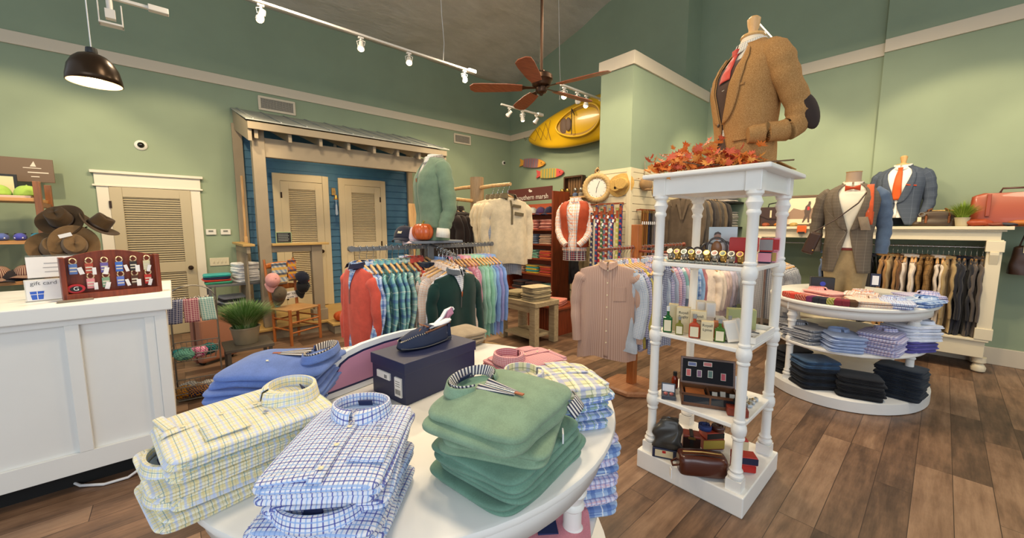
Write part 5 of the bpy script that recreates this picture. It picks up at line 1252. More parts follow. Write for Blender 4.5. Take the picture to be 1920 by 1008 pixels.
m = MB(); o_ = mp(.27, .16, .12); m.tube([Vector((0, 0, .1)), mp(.10, .17, .35)-o_, mp(-.05, .16, .50)-o_, mp(-.13, .05, .66)-o_, mp(-.1, -.08, .64)-o_], .006, 6); m.obj('shoulder_strap', mat('dark_brown_leather', '#3b2417', .4), t)
m = MB(); m.ball((-.028, -.02, -.07), .008, 8, 6); m.obj('brass_snap', mat('aged_brass', '#b08a4e', .3, .8), t, smooth=180)
t = thing('hang_tag', 'white card in a navy frame hanging beside the mannequin sleeve', 'tag', tuple(mp(-.22, .13, -.20)), R(187-90)+pi)
MB().b2((-.035, -.006, -.07), (.035, .006, .05)).obj('navy_frame', mat('navy_card', '#1d2340', .42), t, bevel=.003)
MB().b2((-.022, -.008, -.055), (.022, .0, .03)).obj('white_card', M_PAPER, t)
# ---- navy suit on the cabinet
def suit_mannequin():
    t = thing('bust_mannequin', 'bust mannequin in blue-grey suit jacket and orange tie on the cabinet', 'mannequin', (6.40, .38, 1.506), R(180+90-8))
    T = Torso(MALE); MS = plaid('blue_grey_worsted', '#4a5361', ((.05, .002, 0, '#66707f', .6),), ((.05, .002, 0, '#66707f', .6),))
    neck(t, .03); shirt_front(t, T, mat('white_shirt_cotton', '#e8e4dc', .8), .1)
    tie(t, T, cloth('orange_silk', '#cf5a24', rough=.5), .30, .012)
    jacket(t, T, MS, .015, .26, .655, .014, .45, 13, .34)
    for sx in (1, -1):
        pts = [(sx*.150, .012, .615), (sx*.200, .02, .56), (sx*.228, .035, .42), (sx*.235, .04, .27), (sx*.22, .0, .13), (sx*.20, -.03, .04)]
        sleeve(pts, [.062, .074, .068, .060, .054, .046], 18, .9, sx+6, .006).obj('sleeve', MS, t, smooth=70)
    m = MB(); p = T.p(.5, .46, .022); m.box(p, (.09, .008, .014), rz=.5, M=ROT(R(8), 3, 'Y')); m.obj('pocket_square', cloth('rust_silk', '#b5431f', rough=.5), t, bevel=.003)
suit_mannequin()
# ---- check shirt with rust vest left of the pillar (hung form)
VX, VY = 4.26, 3.46
t = thing('shirt_form', 'rust quilted vest over a checked shirt hanging on a form by the pillar', 'mannequin', (VX, VY, 1.19), R(205+90))
T = Torso([(z, a, b, c) for z, a, b, c in MALE])
T.shell(-.02, .685, .004, None, 48, 24, .008, 3).obj('shirt_body', P_ORW, t, smooth=70)
T.shell(.03, .66, .022, lambda z: .28+.25*max(0, (z-.2)), 56, 26, .006, 9).obj('quilted_vest', cloth('rust_quilted_nylon', '#a1401f', rough=.6), t, smooth=70, solid=.012)
c = collar_mb(.068, .056, .045, .95, .022, .10, .012, flare=.012); c.xf(Matrix.Translation((0, .014, .672))); c.obj('shirt_collar', P_ORW, t, smooth=50, solid=.002)
for sx in (1, -1):
    pts = [(sx*.150, .012, .615), (sx*.200, .0, .54), (sx*.225, -.02, .40), (sx*.22, -.05, .26), (sx*.17, -.11, .14), (sx*.09, -.15, .06)]
    sleeve(pts, [.06, .064, .058, .054, .05, .045], 16, .9, sx+8, .008).obj('sleeve', P_ORW, t, smooth=70)
T.shell(-.16, -.02, -.002, None, 40, 8, .008, 5).obj('second_shirt_tail', P_TATT, t, smooth=70)
# ================================================================ HANGING GARMENTS
def row(rack, end, items, p0, dv, z, rz, step, group, kind='shirt', L=.74, W=.44, sl=.60, jit=.035, hgroup=None, dz=0, rail=None, thin=.38):
    rnd = random.Random(int(abs(p0[0]*100)+abs(p0[1]*10)))
    for i, it in enumerate(items):
        m_, desc = it[0], it[1]; kd = it[2] if len(it) > 2 else kind
        x, y = p0[0]+dv[0]*step*i, p0[1]+dv[1]*step*i; j = rnd.uniform(-jit, jit); zz = z+dz*i
        nm = {'shirt': 'shirt', 'pullover': 'pullover', 'suit': 'jacket', 'fleece': 'fleece jacket'}[kd]
        LL = L+rnd.uniform(-.02, .02) if kd != 'suit' else L; seed = 1+rnd.randrange(3)
        key = round(LL, 1)
        hang(kd, m_, (x, y, zz), rz+j, '%s %s, %s from the %s' % (desc, nm, ORD[i % 20], end), group, L=.72 if kd == 'shirt' else L, W=W, seed=seed, sl=sl, hl='wooden hanger, %s from the %s' % (ORD[i % 20], end), m2=it[3] if len(it) > 3 else None, thin=thin)
from mathutils.bvhtree import BVHTree
def front_strip(o, name, x0, x1, z0, z1, off, m_, nx=4, nz_=30, solid=.002, taper=1):
    me = o.data; bt = BVHTree.FromPolygons([v.co for v in me.vertices], [tuple(q.vertices) for q in me.polygons]); m = MB(); c = (x0+x1)/2
    def f(u, v):
        z = z0+(z1-z0)*v; x = c+(x0+(x1-x0)*u-c)*(1+(taper-1)*v); h = bt.ray_cast(Vector((x, -1, z)), Vector((0, 1, 0)))[0]
        return (x, (h.y if h else -.05)-off, z), (x, z)
    m.grid(nx, nz_, f); return m.obj(name, m_, o, smooth=60, solid=solid)
def front_buttons(o, zs, mb, r=.006):
    me = o.data; bt = BVHTree.FromPolygons([v.co for v in me.vertices], [tuple(q.vertices) for q in me.polygons])
    for z in zs:
        h = bt.ray_cast(Vector((0, -1, z)), Vector((0, 1, 0)))[0]
        if h: MB().lathe([(r, 0), (r, .002), (0, .003)], 12, (0, h.y-.005, z), ROT(R(90), 3, 'X')).obj('button', mb, o, smooth=50)
# rack A, left arm (towards the counter), fronts face the counter
TL = [(P_TEAL, 'teal and blue plaid'), (P_TEAL2, 'green and blue plaid')]
hang('shirt', P_BLUEP, (RA[0]-.60, RA[1], RAZ), R(-90)+.12, 'blue plaid shirt worn under the coral pullover on the rack\'s left arm', 'garments on the rack\'s left arm', L=.78, W=.42, seed=2, sl=.58)
o = hang('pullover', C_CORAL, (RA[0]-.615, RA[1], RAZ-.012), R(-90)+.12, 'coral red quarter-zip pullover at the outer end of the rack\'s left arm', 'garments on the rack\'s left arm', L=.74, W=.45, seed=3, hng=False, m2=cloth('navy_knit_trim', '#2a2a40'))
front_strip(o, 'shirt_inset', -.045, .045, -.14, -.30, .006, P_BLUEP, 6, 10, taper=.05); front_strip(o, 'zipper', -.004, .004, -.29, -.40, .007, M_STEEL)
row('A', 'coral pullover along the left arm', [(P_BLUEP, 'blue plaid'), TL[0], TL[0], TL[0], TL[0], TL[1], TL[1], (C_CORAL, 'coral', 'pullover'), (C_CORAL, 'coral', 'pullover')], (RA[0]-.545, RA[1]), (1, 0), RAZ, R(-90), .052, 'garments on the rack\'s left arm')
def trousers(loc, rz, m_, label):
    def mk():
        m = MB()
        m.grid(20, 16, lambda u, v: ((.19*(1-.05*v)*cos(2*pi*u), (.018+.012*v)*sin(2*pi*u)+.012*v*sin(9*cos(2*pi*u)*1.5), -.13-.9*v*.62), (u*.9, -v)), cu=True); return m
    o = shared('trousers', cached(('trousers',), mk), m_); o.location = loc; o.rotation_euler = (0, 0, rz); tag(o, label, 'trousers', 'navy trousers on the rack\'s left arm')
    w_ = cached(('waistband',), lambda: MB().b2((-.185, -.024, -.16), (.185, .024, -.125))); shared('waistband', w_, m_, o)
    hanger(loc, rz, 'clamp hanger of the '+label)
for i in range(3): trousers((RA[0]-.14+.05*i, RA[1]-.02, RAZ), R(-90)+.1*i, C_NAVY, 'navy trousers, %s of three beside the rack post' % ORD[i])
# front arm: dark green pullover in front of peach checks
hang('shirt', plaid('white_navy_check', '#e6e6ea', ((.015, .002, 0, '#55608f', .8),), ((.015, .002, 0, '#55608f', .8),)), (RA[0]+.0, RA[1]-.385, RAZ-.058), R(12), 'white checked shirt inside the bottle green pullover', 'garments on the rack\'s front arm', L=.76, W=.43, seed=1)
o = hang('pullover', C_DKGREEN, (RA[0]+.0, RA[1]-.405, RAZ-.070), R(12), 'bottle green quarter-zip pullover on the rack\'s front arm', 'garments on the rack\'s front arm', L=.74, W=.48, seed=2, hng=False, m2=cloth('grey_knit_trim', '#5c6066'))
front_strip(o, 'shirt_inset', -.05, .05, -.14, -.28, .006, plaid('white_navy_check', '#e6e6ea'), 6, 10, taper=.05); front_strip(o, 'zipper', -.004, .004, -.27, -.40, .007, M_STEEL); front_strip(o, 'leather_zip_pull', -.007, .007, -.27, -.31, .011, mat('tan_leather_pull', '#a4552f', .5), 2, 3)
row('A', 'bottle green pullover along the front arm', [(P_PEACH, 'peach grid check')]*4, (RA[0], RA[1]-.325), (0, 1), RAZ-.045, R(-6), .055, 'peach checked shirts on the rack\'s front arm', dz=.008)
# right arm
RI = [(P_SKY, 'sky blue'), (C('#2b3247', 'navy_cotton'), 'navy'), (P_PINK, 'rose pink'), (P_GREYCHK, 'grey micro check'), (P_NAVYG, 'navy gingham'), (P_PINK, 'rose pink'), (P_PINKCHK, 'pink check'), (C('#d9a3b4', 'pale_pink_cotton'), 'pale pink'), (P_MINT, 'mint'), (C('#b5dbc4', 'pale_mint_cotton'), 'pale mint'), (P_MINT, 'mint'), (C('#a8cdd8', 'aqua_cotton'), 'aqua'), (P_SKY, 'sky blue'), (P_LAV, 'lavender'), (P_SKY, 'sky blue')]
row('A', 'post along the rack\'s right arm', RI, (RA[0]+.09, RA[1]), (1, 0), RAZ, R(90), .040, 'shirts on the rack\'s right arm', W=.43)
row('A', 'post along the rack\'s back arm', [(P_BLUEP, 'blue plaid'), (P_LAVCHK, 'lavender check'), (P_BLUEP, 'blue plaid')], (RA[0], RA[1]+.30), (0, 1), RAZ-.01, R(180), .07, 'shirts on the rack\'s back arm')
# rack B
RBI = [(P_FLORAL, 'pale blue patterned'), (P_NAVYG, 'navy gingham'), (P_LAVCHK, 'lavender check'), (C('#dcc96a', 'butter_yellow_cotton'), 'butter yellow'), (P_LAV, 'lavender'), (P_PINKCHK, 'pink check'), (P_FLORAL, 'pale blue patterned')]
o = hang('shirt', P_STRIPE, (RB[0]-.44, RB[1]-.01, RBZ), R(-58), 'tan and rose striped long-sleeved shirt at the near end of the wooden rack', 'shirts on the wooden rack\'s left arm', L=.80, W=.48, seed=3, sl=.66, detail=True)
front_strip(o, 'button_placket', -.017, .017, -.135, -.90, .003, P_STRIPE); front_buttons(o, [-.17-.10*k for k in range(7)], M_BTN); front_strip(o, 'chest_pocket', .05, .15, -.30, -.42, .003, P_STRIPE)
hang('shirt', C('#b9c2cc', 'pale_grey_blue_cotton'), (RB[0]-.395, RB[1]+.0, RBZ), R(-70), 'pale grey-blue shirt right behind the tan striped shirt', 'shirts on the wooden rack\'s left arm', L=.72, W=.48, seed=2)
row('B', 'tan striped shirt along the wooden rack\'s arm', RBI, (RB[0]-.34, RB[1]), (1, 0), RBZ, R(-85), .045, 'shirts on the wooden rack\'s left arm', W=.45)
P_RUGBY = plaid('mint_grey_rugby_stripe', '#dce8e2', (), ((.36, .12, .02, '#8ec3bd', .9), (.36, .10, .14, '#5f6a80', .9)))
RBR = [(P_FLORAL, 'pale blue patterned'), (P_LAVCHK, 'lavender check'), (P_FLORAL, 'pale patterned'), (P_PINKCHK, 'pink check'), (P_LAVCHK, 'lavender check'), (P_RUGBY, 'mint and grey rugby striped'), (C('#d7a6ad', 'shell_pink_cotton'), 'shell pink'), (P_FLORAL, 'pale blue patterned'), (C('#9fc0dd', 'light_blue_cotton'), 'light blue'), (P_BLUEP, 'blue plaid'), (C('#9fc0dd', 'light_blue_cotton'), 'light blue'), (C('#d28a86', 'salmon_cotton'), 'salmon')]
row('B', 'post along the wooden rack\'s right arm', RBR, (RB[0]+.09, RB[1]), (1, 0), RBZ, R(-88), .07, 'shirts on the wooden rack\'s right arm', W=.45)
row('B', 'wooden post along the front arm', [(P_LAVCHK, 'lavender check'), (P_NAVYG, 'navy gingham')], (RB[0], RB[1]-.16), (0, -1), RBZ-.03, R(0), .09, 'shirts on the wooden rack\'s front arm', W=.40)
# log rack fleeces
C_BRT = cloth('olive_brown_trim', '#6d5f45')
for i in range(4):
    o = hang('fleece', C_CREAM, (LG[0]+.0, LG[1]-.54+.085*i, 1.925), R(4*i-8), ['cream fleece jacket at the front end of the log rack arm', 'cream fleece jacket second on the log rack arm', 'cream fleece jacket third on the log rack arm', 'cream fleece jacket closest to the log post'][i], 'cream fleece jackets on the log rack', L=.70, W=.50, sl=.66, seed=1+i % 3, m2=C_BRT)
    front_strip(o, 'zip_placket', -.012, .012, -.15, -.40, .004, C_BRT)
    if i == 0:
        m = MB(); m.b2((.03, -.094, -.22), (.13, -.082, -.19)); m.b2((.06, -.098, -.30), (.17, -.086, -.265)); m.xf(Matrix.Rotation(.12, 4, 'Y')); m.obj('pocket_flap', C_BRT, o, bevel=.003)
hang('shirt', P_GREYCHK, (LG[0], LG[1]-.50, 1.90), 0, 'grey checked shirt whose hem shows beneath the front cream fleece', 'shirts under the fleeces', L=.80, W=.44, seed=2, hng=False)
CRD = cloth('red_fleece_trim', '#b5312a')
for i in range(4):
    o = hang('fleece', C_CHAR, (LG[0]-.50+.07*i, LG[1]-.02, 1.80), R(-90+14-3*i), ['charcoal fleece jacket with red collar at the end of the log rack arm', 'charcoal fleece jacket second on the lower log rack arm', 'charcoal fleece jacket third on the lower log rack arm', 'charcoal fleece jacket nearest the log post'][i], 'charcoal fleece jackets on the log rack', L=.72, W=.50, sl=.66, seed=1+i % 3, m2=CRD if i == 0 else C_CHAR)
    if i == 0: MB().b2((.05, -.104, -.31), (.15, -.090, -.275)).obj('pocket_flap', CRD, o, bevel=.003)
# suit cabinet rod
CT = {'slate': (C('#5a6880', 'slate_cotton'), 'slate blue', 'shirt'), 'lime': (C('#a5b56f', 'lime_cotton'), 'lime green', 'shirt'), 'lav': (C('#7d7aa0', 'dusty_lavender_cotton'), 'dusty lavender', 'shirt'),
      'dark': (C('#23252f', 'ink_wool'), 'dark navy', 'suit'), 'tan': (C('#9c7445', 'camel_wool'), 'camel', 'suit'), 'brown': (C('#6b4a2f', 'brown_wool'), 'brown', 'suit'),
      'bpl': (plaid('brown_windowpane', '#8a6a42', ((.05, .004, 0, '#4d3a28', .8), (.05, .003, .02, '#b3925c', .6)), ((.05, .004, 0, '#4d3a28', .8),)), 'brown windowpane', 'suit'), 'white': (C('#d9cdbf', 'ivory_cotton'), 'ivory', 'shirt'), 'kh': (C('#ad9468', 'khaki_wool'), 'khaki', 'suit'), 'grey': (C('#5f5650', 'taupe_wool'), 'taupe', 'suit')}
seq = ['slate', 'slate', 'slate', 'lime', 'lime', 'lime', 'lav', 'lav', 'lav', 'dark', 'dark']
ys = [1.0-.042*i for i in range(11)]; seq2 = ['tan', 'tan', 'kh', 'tan', 'brown', 'white', 'white', 'white', 'bpl', 'bpl', 'bpl', 'white', 'white', 'kh', 'kh', 'dark', 'dark', 'dark', 'grey', 'grey']
ys2 = [.46-.0395*i for i in range(20)]
for i, (k, y) in enumerate(list(zip(seq, ys))+list(zip(seq2, ys2))):
    m_, d_, kd = CT[k]; n_ = i if i < 11 else i-11; e_ = 'left end' if i < 11 else 'half mannequin'
    lab = '%s %s in the cabinet, %s from the %s' % (d_, 'jacket' if kd == 'suit' else 'shirt', (ORD+['twenty-first', 'twenty-second', 'twenty-third', 'twenty-fourth', 'twenty-fifth', 'twenty-sixth'])[n_], e_)
    hang(kd, m_, (6.36, y, 1.285), R(4*sin(i*2.3)), lab, 'clothes on the cabinet rod', L=.80 if kd == 'suit' else .72, W=.44, seed=1+i % 3, sl=.64 if kd == 'suit' else .6, thin=.42, hl='hanger of the '+lab.replace(' in the cabinet', ''))
# dark suits on the slatted wall, shirts below, shirts at the cabinet end
t = thing('hanging_rail', 'steel rail on the slatted wall carrying dark jackets', 'rail', (5.85, 2.40, 2.02)); MB().b2((-.62, -.012, -.01), (.5, .012, .012)).obj('bar', M_CHROME, t)
m = MB(); m.b2((-.55, 0, -.012), (-.53, .25, .01)); m.b2((.42, 0, -.012), (.44, .25, .01)); m.obj('bracket', M_CHROME, t)
for i in range(10):
    k = [('#5b4e40', 'brown'), ('#4a443e', 'charcoal brown'), ('#6a5b48', 'taupe'), ('#2f2b2c', 'dark charcoal'), ('#463f3a', 'dark brown')][i % 5]
    hang('suit', C(k[0], 'suiting_'+k[1].replace(' ', '_')), (5.30+.105*i, 2.40, 2.02), R(-90+8), '%s jacket, %s from the left on the slatted wall rail' % (k[1], ORD[i]), 'dark jackets on the slatted wall rail', L=.80, W=.42, seed=1+i % 3, sl=.64, thin=.8)
t = thing('hanging_rail', 'low steel rail of pale shirts behind the display tower', 'rail', (5.75, 2.15, 1.10)); MB().b2((-.5, -.012, -.01), (.5, .012, .012)).obj('bar', M_CHROME, t)
for x in (-.49, .49): MB().b2((x-.012, -.012, -1.10), (x+.012, .012, -.01)).obj('leg', M_CHROME, t)
for i in range(8):
    k = [('#e1d3c3', 'ivory'), ('#d9c4c0', 'blush'), ('#c9c3d6', 'pale lilac'), ('#b5c0da', 'pale blue')][(i//2) % 4]
    hang('shirt', C(k[0], 'shirting_'+k[1].replace(' ', '_')), (5.35+.11*i, 2.15, 1.10), R(-90+10), '%s shirt, %s from the left on the low rail' % (k[1], ORD[i]), 'pale shirts on the low rail', W=.42, seed=1+i % 3)
t = thing('hanging_rail', 'short rail of grey checked shirts left of the suit cabinet', 'rail', (5.80, 1.44, 1.17)); MB().b2((-.3, -.012, -.01), (.3, .012, .012)).obj('bar', M_CHROME, t)
for x in (-.29, .29): MB().b2((x-.012, -.012, -1.17), (x+.012, .012, -.01)).obj('leg', M_CHROME, t)
for i in range(6):
    hang('shirt', P_GREYCHK, (5.58+.075*i, 1.44, 1.17), R(-90+8), 'grey checked shirt, %s from the near end of the short rail' % ORD[i], 'grey checked shirts on the short rail', W=.42, seed=1+i % 3)
# shirts hanging between the display unit and the pillar
t = thing('hanging_rail', 'dark rail between the display unit and the pillar', 'rail', (5.35, 4.02, 1.32)); MB().b2((-.012, -.5, -.01), (.012, .5, .012)).obj('bar', M_BLACK, t)
for y in (-.49, .49): MB().b2((-.012, y-.012, -1.32), (.012, y+.012, -.01)).obj('leg', M_BLACK, t)
for i in range(4):
    hang('shirt', [C('#5a5656', 'charcoal_cotton'), C('#47474f', 'graphite_cotton'), C('#8f8063', 'olive_tan_cotton'), C('#8f8063', 'olive_tan_cotton')][i], (5.35, 4.32-.20*i, 1.32), R(0-30), ['charcoal polo shirt hanging left under the rust vest', 'graphite polo shirt hanging under the rust vest', 'olive tan polo shirt hanging under the rust vest', 'olive tan polo shirt hanging closest to the pillar'][i], 'polo shirts on the dark rail', W=.42, seed=1+i % 3)
# ================================================================ FOLDED STACKS
def pal(*c): return [(C(k, 'folded_'+n.replace(' ', '_')), n) for k, n in c]
CORALS = pal(('#cf7f6d', 'coral'), ('#d99a8a', 'salmon')); TANS = pal(('#bd9a80', 'rosy tan'), ('#a88e7a', 'taupe')); BLUES = pal(('#6f7f95', 'grey blue'), ('#5a6478', 'slate'))
DARKS = pal(('#38302f', 'dark brown'), ('#4a2f2a', 'maroon'), ('#2b2b30', 'charcoal')); GREENS = pal(('#6fa68f', 'sea green'), ('#93b5a0', 'pale green')); YELS = pal(('#d2b23f', 'yellow'), ('#3f9fa0', 'teal'))
ORG = pal(('#c8662f', 'orange'), ('#b33a2c', 'red')); KH = pal(('#8c7e5c', 'olive khaki'), ('#b7a886', 'stone khaki'))
US = {1.46: (GREENS, CORALS, CORALS), 1.22: (BLUES, BLUES, TANS), .98: (DARKS, GREENS, ORG), .72: (TANS, YELS, ORG), .42: (DARKS, DARKS, GREENS)}
snm = {1.46: 'unit\'s second shelf', 1.22: 'unit\'s third shelf', .98: 'unit\'s fourth shelf', .72: 'unit\'s fifth shelf', .42: 'unit\'s lowest shelf'}
for z, cols in US.items():
    for k, cc in enumerate(cols):
        stack(6 if z > 1 else 5, UX+.17, 4.98-.335*k, z+.001, R(90), cc, 'folded shirt', 'shirt', 'folded clothes on the '+snm[z], W=.29, D=.27, t=.022, place='in the %s pile, %s' % (('left', 'middle', 'right')[k], snm[z]))
for z, n_, cc, y in ((.561, 6, KH, 3.62), ):
    stack(3, 3.48, 3.78, z, R(8), [KH[0]], 'folded trousers', 'trousers', 'khakis on the pale bench', name='folded_trousers', W=.32, D=.26, t=.024, place='left pile on the pale bench')
    stack(8, 3.50, 3.46, z, R(-4), [KH[1]], 'folded trousers', 'trousers', 'khakis on the pale bench', name='folded_trousers', W=.34, D=.26, t=.018, place='right pile on the pale bench')
stack(3, 4.08, 3.66, .391, R(20), [CORALS[0]], 'folded shirt', 'shirt', 'coral shirts on the wooden chest', W=.36, D=.30, t=.02, place='on the reddish wooden chest')
# side shelf strip right of the display unit
t = thing('narrow_shelf', 'narrow wooden shelf tower between display unit and hanging polos', 'shelf', (5.2, 4.7, 0))
m = MB(); m.b2((-.2, -.22, 0), (.2, -.2, 1.9)); m.b2((-.2, .2, 0), (.2, .22, 1.9)); 
for z in (.55, .82, 1.1, 1.5): m.b2((-.2, -.2, z-.02), (.2, .2, z))
m.obj('frame', M_CHERRY, t)
stack(7, 5.2, 4.7, .821, R(90), YELS+ORG+GREENS, 'folded shirt', 'shirt', 'bright shirts on the narrow shelf', W=.34, D=.3, t=.026, place='in the narrow shelf\'s bright pile')
stack(5, 5.2, 4.7, .551, R(90), GREENS+CORALS, 'folded shirt', 'shirt', 'shirts low on the narrow shelf', W=.34, D=.3, t=.026, place='in the narrow shelf\'s lower pile')
# tiered oval table
def ep(a, r=1, c=OT): return c[0]+.80*r*cos(R(a)), c[1]+.60*r*sin(R(a))
for k, (a, r_, mt, dsc, rz) in enumerate(((153, .74, P_GREYCHK, 'grey checked', 150), (187, .76, C('#9fb2d6', 'oxford_blue'), 'oxford blue', 120))):
    x, y = ep(a, r_); stack(5, x, y, .477, R(rz)+pi, [(mt, dsc)], 'folded shirt', 'shirt', dsc+' shirts on the oval table\'s middle tier', W=.25, D=.32, t=.022, collar=True, place='on the oval table\'s middle tier')
x, y = ep(122, .66); stack(4, x, y, .477, R(160)+pi, [(P_GREYCHK, 'dark grey checked')], 'folded shirt', 'shirt', 'dark grey checked shirts on the middle tier', W=.25, D=.32, t=.022, collar=True, place='at the middle tier\'s left')
x, y = ep(219, .78); stack(6, x, y, .477, R(80)+pi, [(P_LAVCHK, 'lavender checked')], 'folded shirt', 'shirt', 'lavender checked shirts on the middle tier', W=.26, D=.32, t=.024, collar='all', place='in the tall pile, middle tier')
x, y = ep(250, .78); stack(4, x, y, .477, R(60)+pi, [(C('#5b55a0', 'violet_cotton'), 'violet')], 'folded shirt', 'shirt', 'violet shirts on the middle tier', W=.24, D=.3, t=.022, place='beneath the white shirts, middle tier')
x, y = ep(252, .78); stack(5, x, y, .572, R(50)+pi, [(C('#dfe3ee', 'white_oxford'), 'white')], 'folded shirt', 'shirt', 'white shirts on the middle tier', W=.26, D=.32, t=.022, collar='all', place='at the middle tier\'s right end')
for k, (a, r_, n, cc, d2, rz) in enumerate(((168, .76, 8, C_DENIM2, 'washed blue', 130), (204, .78, 6, C_BLKDEN, 'black', 105), (240, .80, 9, C_DENIM, 'dark blue', 80), (128, .7, 8, C_BLKDEN, 'black', 150))):
    x, y = ep(a, r_)
    if k == 0:
        z_ = stack(6, x, y, .101, R(rz)+pi, [(C_BLKDEN, 'black denim'), (C_DENIM, 'dark denim')], 'folded jeans', 'jeans', 'jeans in the first pile of the base', name='folded_jeans', W=.30, D=.26, t=.026, place='in the blue-topped pile')
        stack(2, x, y, z_, R(rz)+pi, [(C_DENIM2, 'washed blue denim')], 'folded jeans', 'jeans', 'blue jeans topping the first pile', name='folded_jeans', W=.30, D=.26, t=.028, place='in the blue-topped pile')
    else: stack(n, x, y, .101, R(rz)+pi, [(cc, d2+' denim')], 'folded jeans', 'jeans', d2+' jeans piled on the oval base', name='folded_jeans', W=.30, D=.26, t=.024, place='pile on the base, %s' % ('front centre', 'under the white shirts', 'behind the tower')[k-1])
# top of the oval table: boxed ties, belts, checked shirts
for i in range(12):
    a = 140+4.8*i; x, y = ep(a, .90); cc = [('#b5382f', 'red striped'), ('#c9453a', 'bright red'), ('#9c4038', 'brick striped'), ('#6b2f55', 'plum'), ('#2f3038', 'charcoal'), ('#8a8a3c', 'olive plaid'), ('#7a2f3a', 'burgundy'), ('#5c4230', 'brown leather')][min(7, i*8//12)]
    t = tag(MB().box((0, 0, .025), (.055, .10, .05)).obj('boxed_necktie', plaid('tie_silk_'+cc[1].replace(' ', '_'), cc[0], ((.022, .006, 0, '#e0c9a8', .5),) if 'striped' in cc[1] or 'plaid' in cc[1] else ()), None, bevel=.012), '%s rolled necktie, %s from the left along the oval table edge' % (cc[1], ORD[i]), 'necktie', 'rolled neckties on the oval tabletop')
    t.location = (x, y, OTH+.001); t.rotation_euler = (0, 0, R(a+90))
for k, (a, r_, m1, d1, rz, n) in enumerate(((206, .74, P_PEACH, 'peach checked', 110, 2), (224, .80, P_BLUE, 'blue and white checked', 95, 2), (218, .34, P_ORW, 'orange and white checked', 90, 2), (250, .82, P_BLUEP, 'light blue checked', 70, 2), (280, .78, P_LAVCHK, 'lavender checked', 45, 2), (150, .42, P_GINGC, 'coral gingham', 150, 2))):
    x, y = ep(a, r_); stack(n, x, y, OTH+.001, R(rz)+pi, [(m1, d1)], 'folded shirt', 'shirt', d1+' shirts on the oval tabletop', W=.24, D=.30, t=.022, collar=True, place='on the oval tabletop')
t = thing('display_box', 'black display box with blue crest standing on the oval table', 'box', (4.64, .74, OTH+.001), R(200-90)+pi)
MB().b2((-.09, -.04, 0), (.09, .04, .16)).obj('box_body', mat('black_gloss_card', '#15171c', .3), t, bevel=.003)
m = MB(); m.lathe([(.018, 0), (.022, .001), (.018, .002)], 20, (0, -.041, .10), ROT(R(90), 3, 'X')); m.obj('crest', mat('royal_blue_print', '#2a3fae', .5), t)
text_obj('Del Bardier', .032, mat('silver_print', '#c9ccd2', .4), t, (0, -.042, .045), (R(90), 0, 0), .0005)
# shelves of white shirts on the slatted wall behind the tower
for k, z in enumerate((1.88, 1.50)):
    t = thing('wall_shelf', ['upper dark wall shelf of folded pale shirts behind the tower', 'lower dark wall shelf of folded pale shirts behind the tower'][k], 'shelf', (6.38, 2.45, z))
    MB().b2((-.12, -.35, -.03), (.30, .26, 0)).obj('board', M_DARK, t); MB().b2((-.05, .20, -.12), (.0, .26, -.03)).obj('bracket', M_DARK, t)
    for j, yy in enumerate((2.58, 2.28)):
        stack(5 if k == 0 else 8, 6.48, yy, z+.001, R(80), pal(('#cfc4b8', 'stone'), ('#b0a9a4', 'pale grey')), 'folded shirt', 'shirt', 'pale folded shirts on the wall shelves', W=.26, D=.3, t=.024, place='%s wall shelf, %s pile' % (('upper', 'lower')[k], ('left', 'right')[j]))
# t-shirt table left
stack(4, .42, 6.45, .751, R(0), pal(('#3f9c7c', 'sea green'), ('#cf4436', 'red'), ('#2b2b4a', 'navy'), ('#2fa3a0', 'teal')), 'folded t-shirt', 't-shirt', 't-shirts on the grey table', name='folded_tee', W=.30, D=.34, t=.026, place='in the left pile of the grey table')
stack(9, .74, 6.45, .751, R(12), pal(('#f2f1f1', 'white')), 'folded t-shirt', 't-shirt', 'white t-shirts on the grey table', name='folded_tee', W=.28, D=.34, t=.024, place='in the tall pile of the grey table')
stack(4, .60, 6.50, .421, R(12), pal(('#2b2b30', 'black'), ('#b8b8bc', 'grey')), 'folded t-shirt', 't-shirt', 'dark t-shirts under the grey table', name='folded_tee', W=.34, D=.34, t=.03, place='below the grey table')
# ================================================================ THINGS ON THE DISPLAY TOWER
M_GLASS = mat('clear_glass', '#e6efe6', .05, trans=.9); M_BROWNL = mat('chestnut_leather', '#4a1e10', .3, coat=.4); M_DKL = mat('dark_grey_leather', '#35332f', .45, coat=.15)
M_RED = mat('bright_red_card', '#b5251f', .4); M_PINKC = mat('pink_card', '#e08f9f', .5); M_NAVYC = mat('navy_card', '#1d2340', .42)
M_REDBR = mat('red_brown_card', '#7e2f1e', .45); M_CREAMC = mat('cream_card', '#d9c9a2', .55); M_SILV = mat('polished_silver', '#a39c90', .35, .9); M_GOLD = mat('polished_gold', '#b08d4f', .35, .9)
def tb(z): return z+.0012
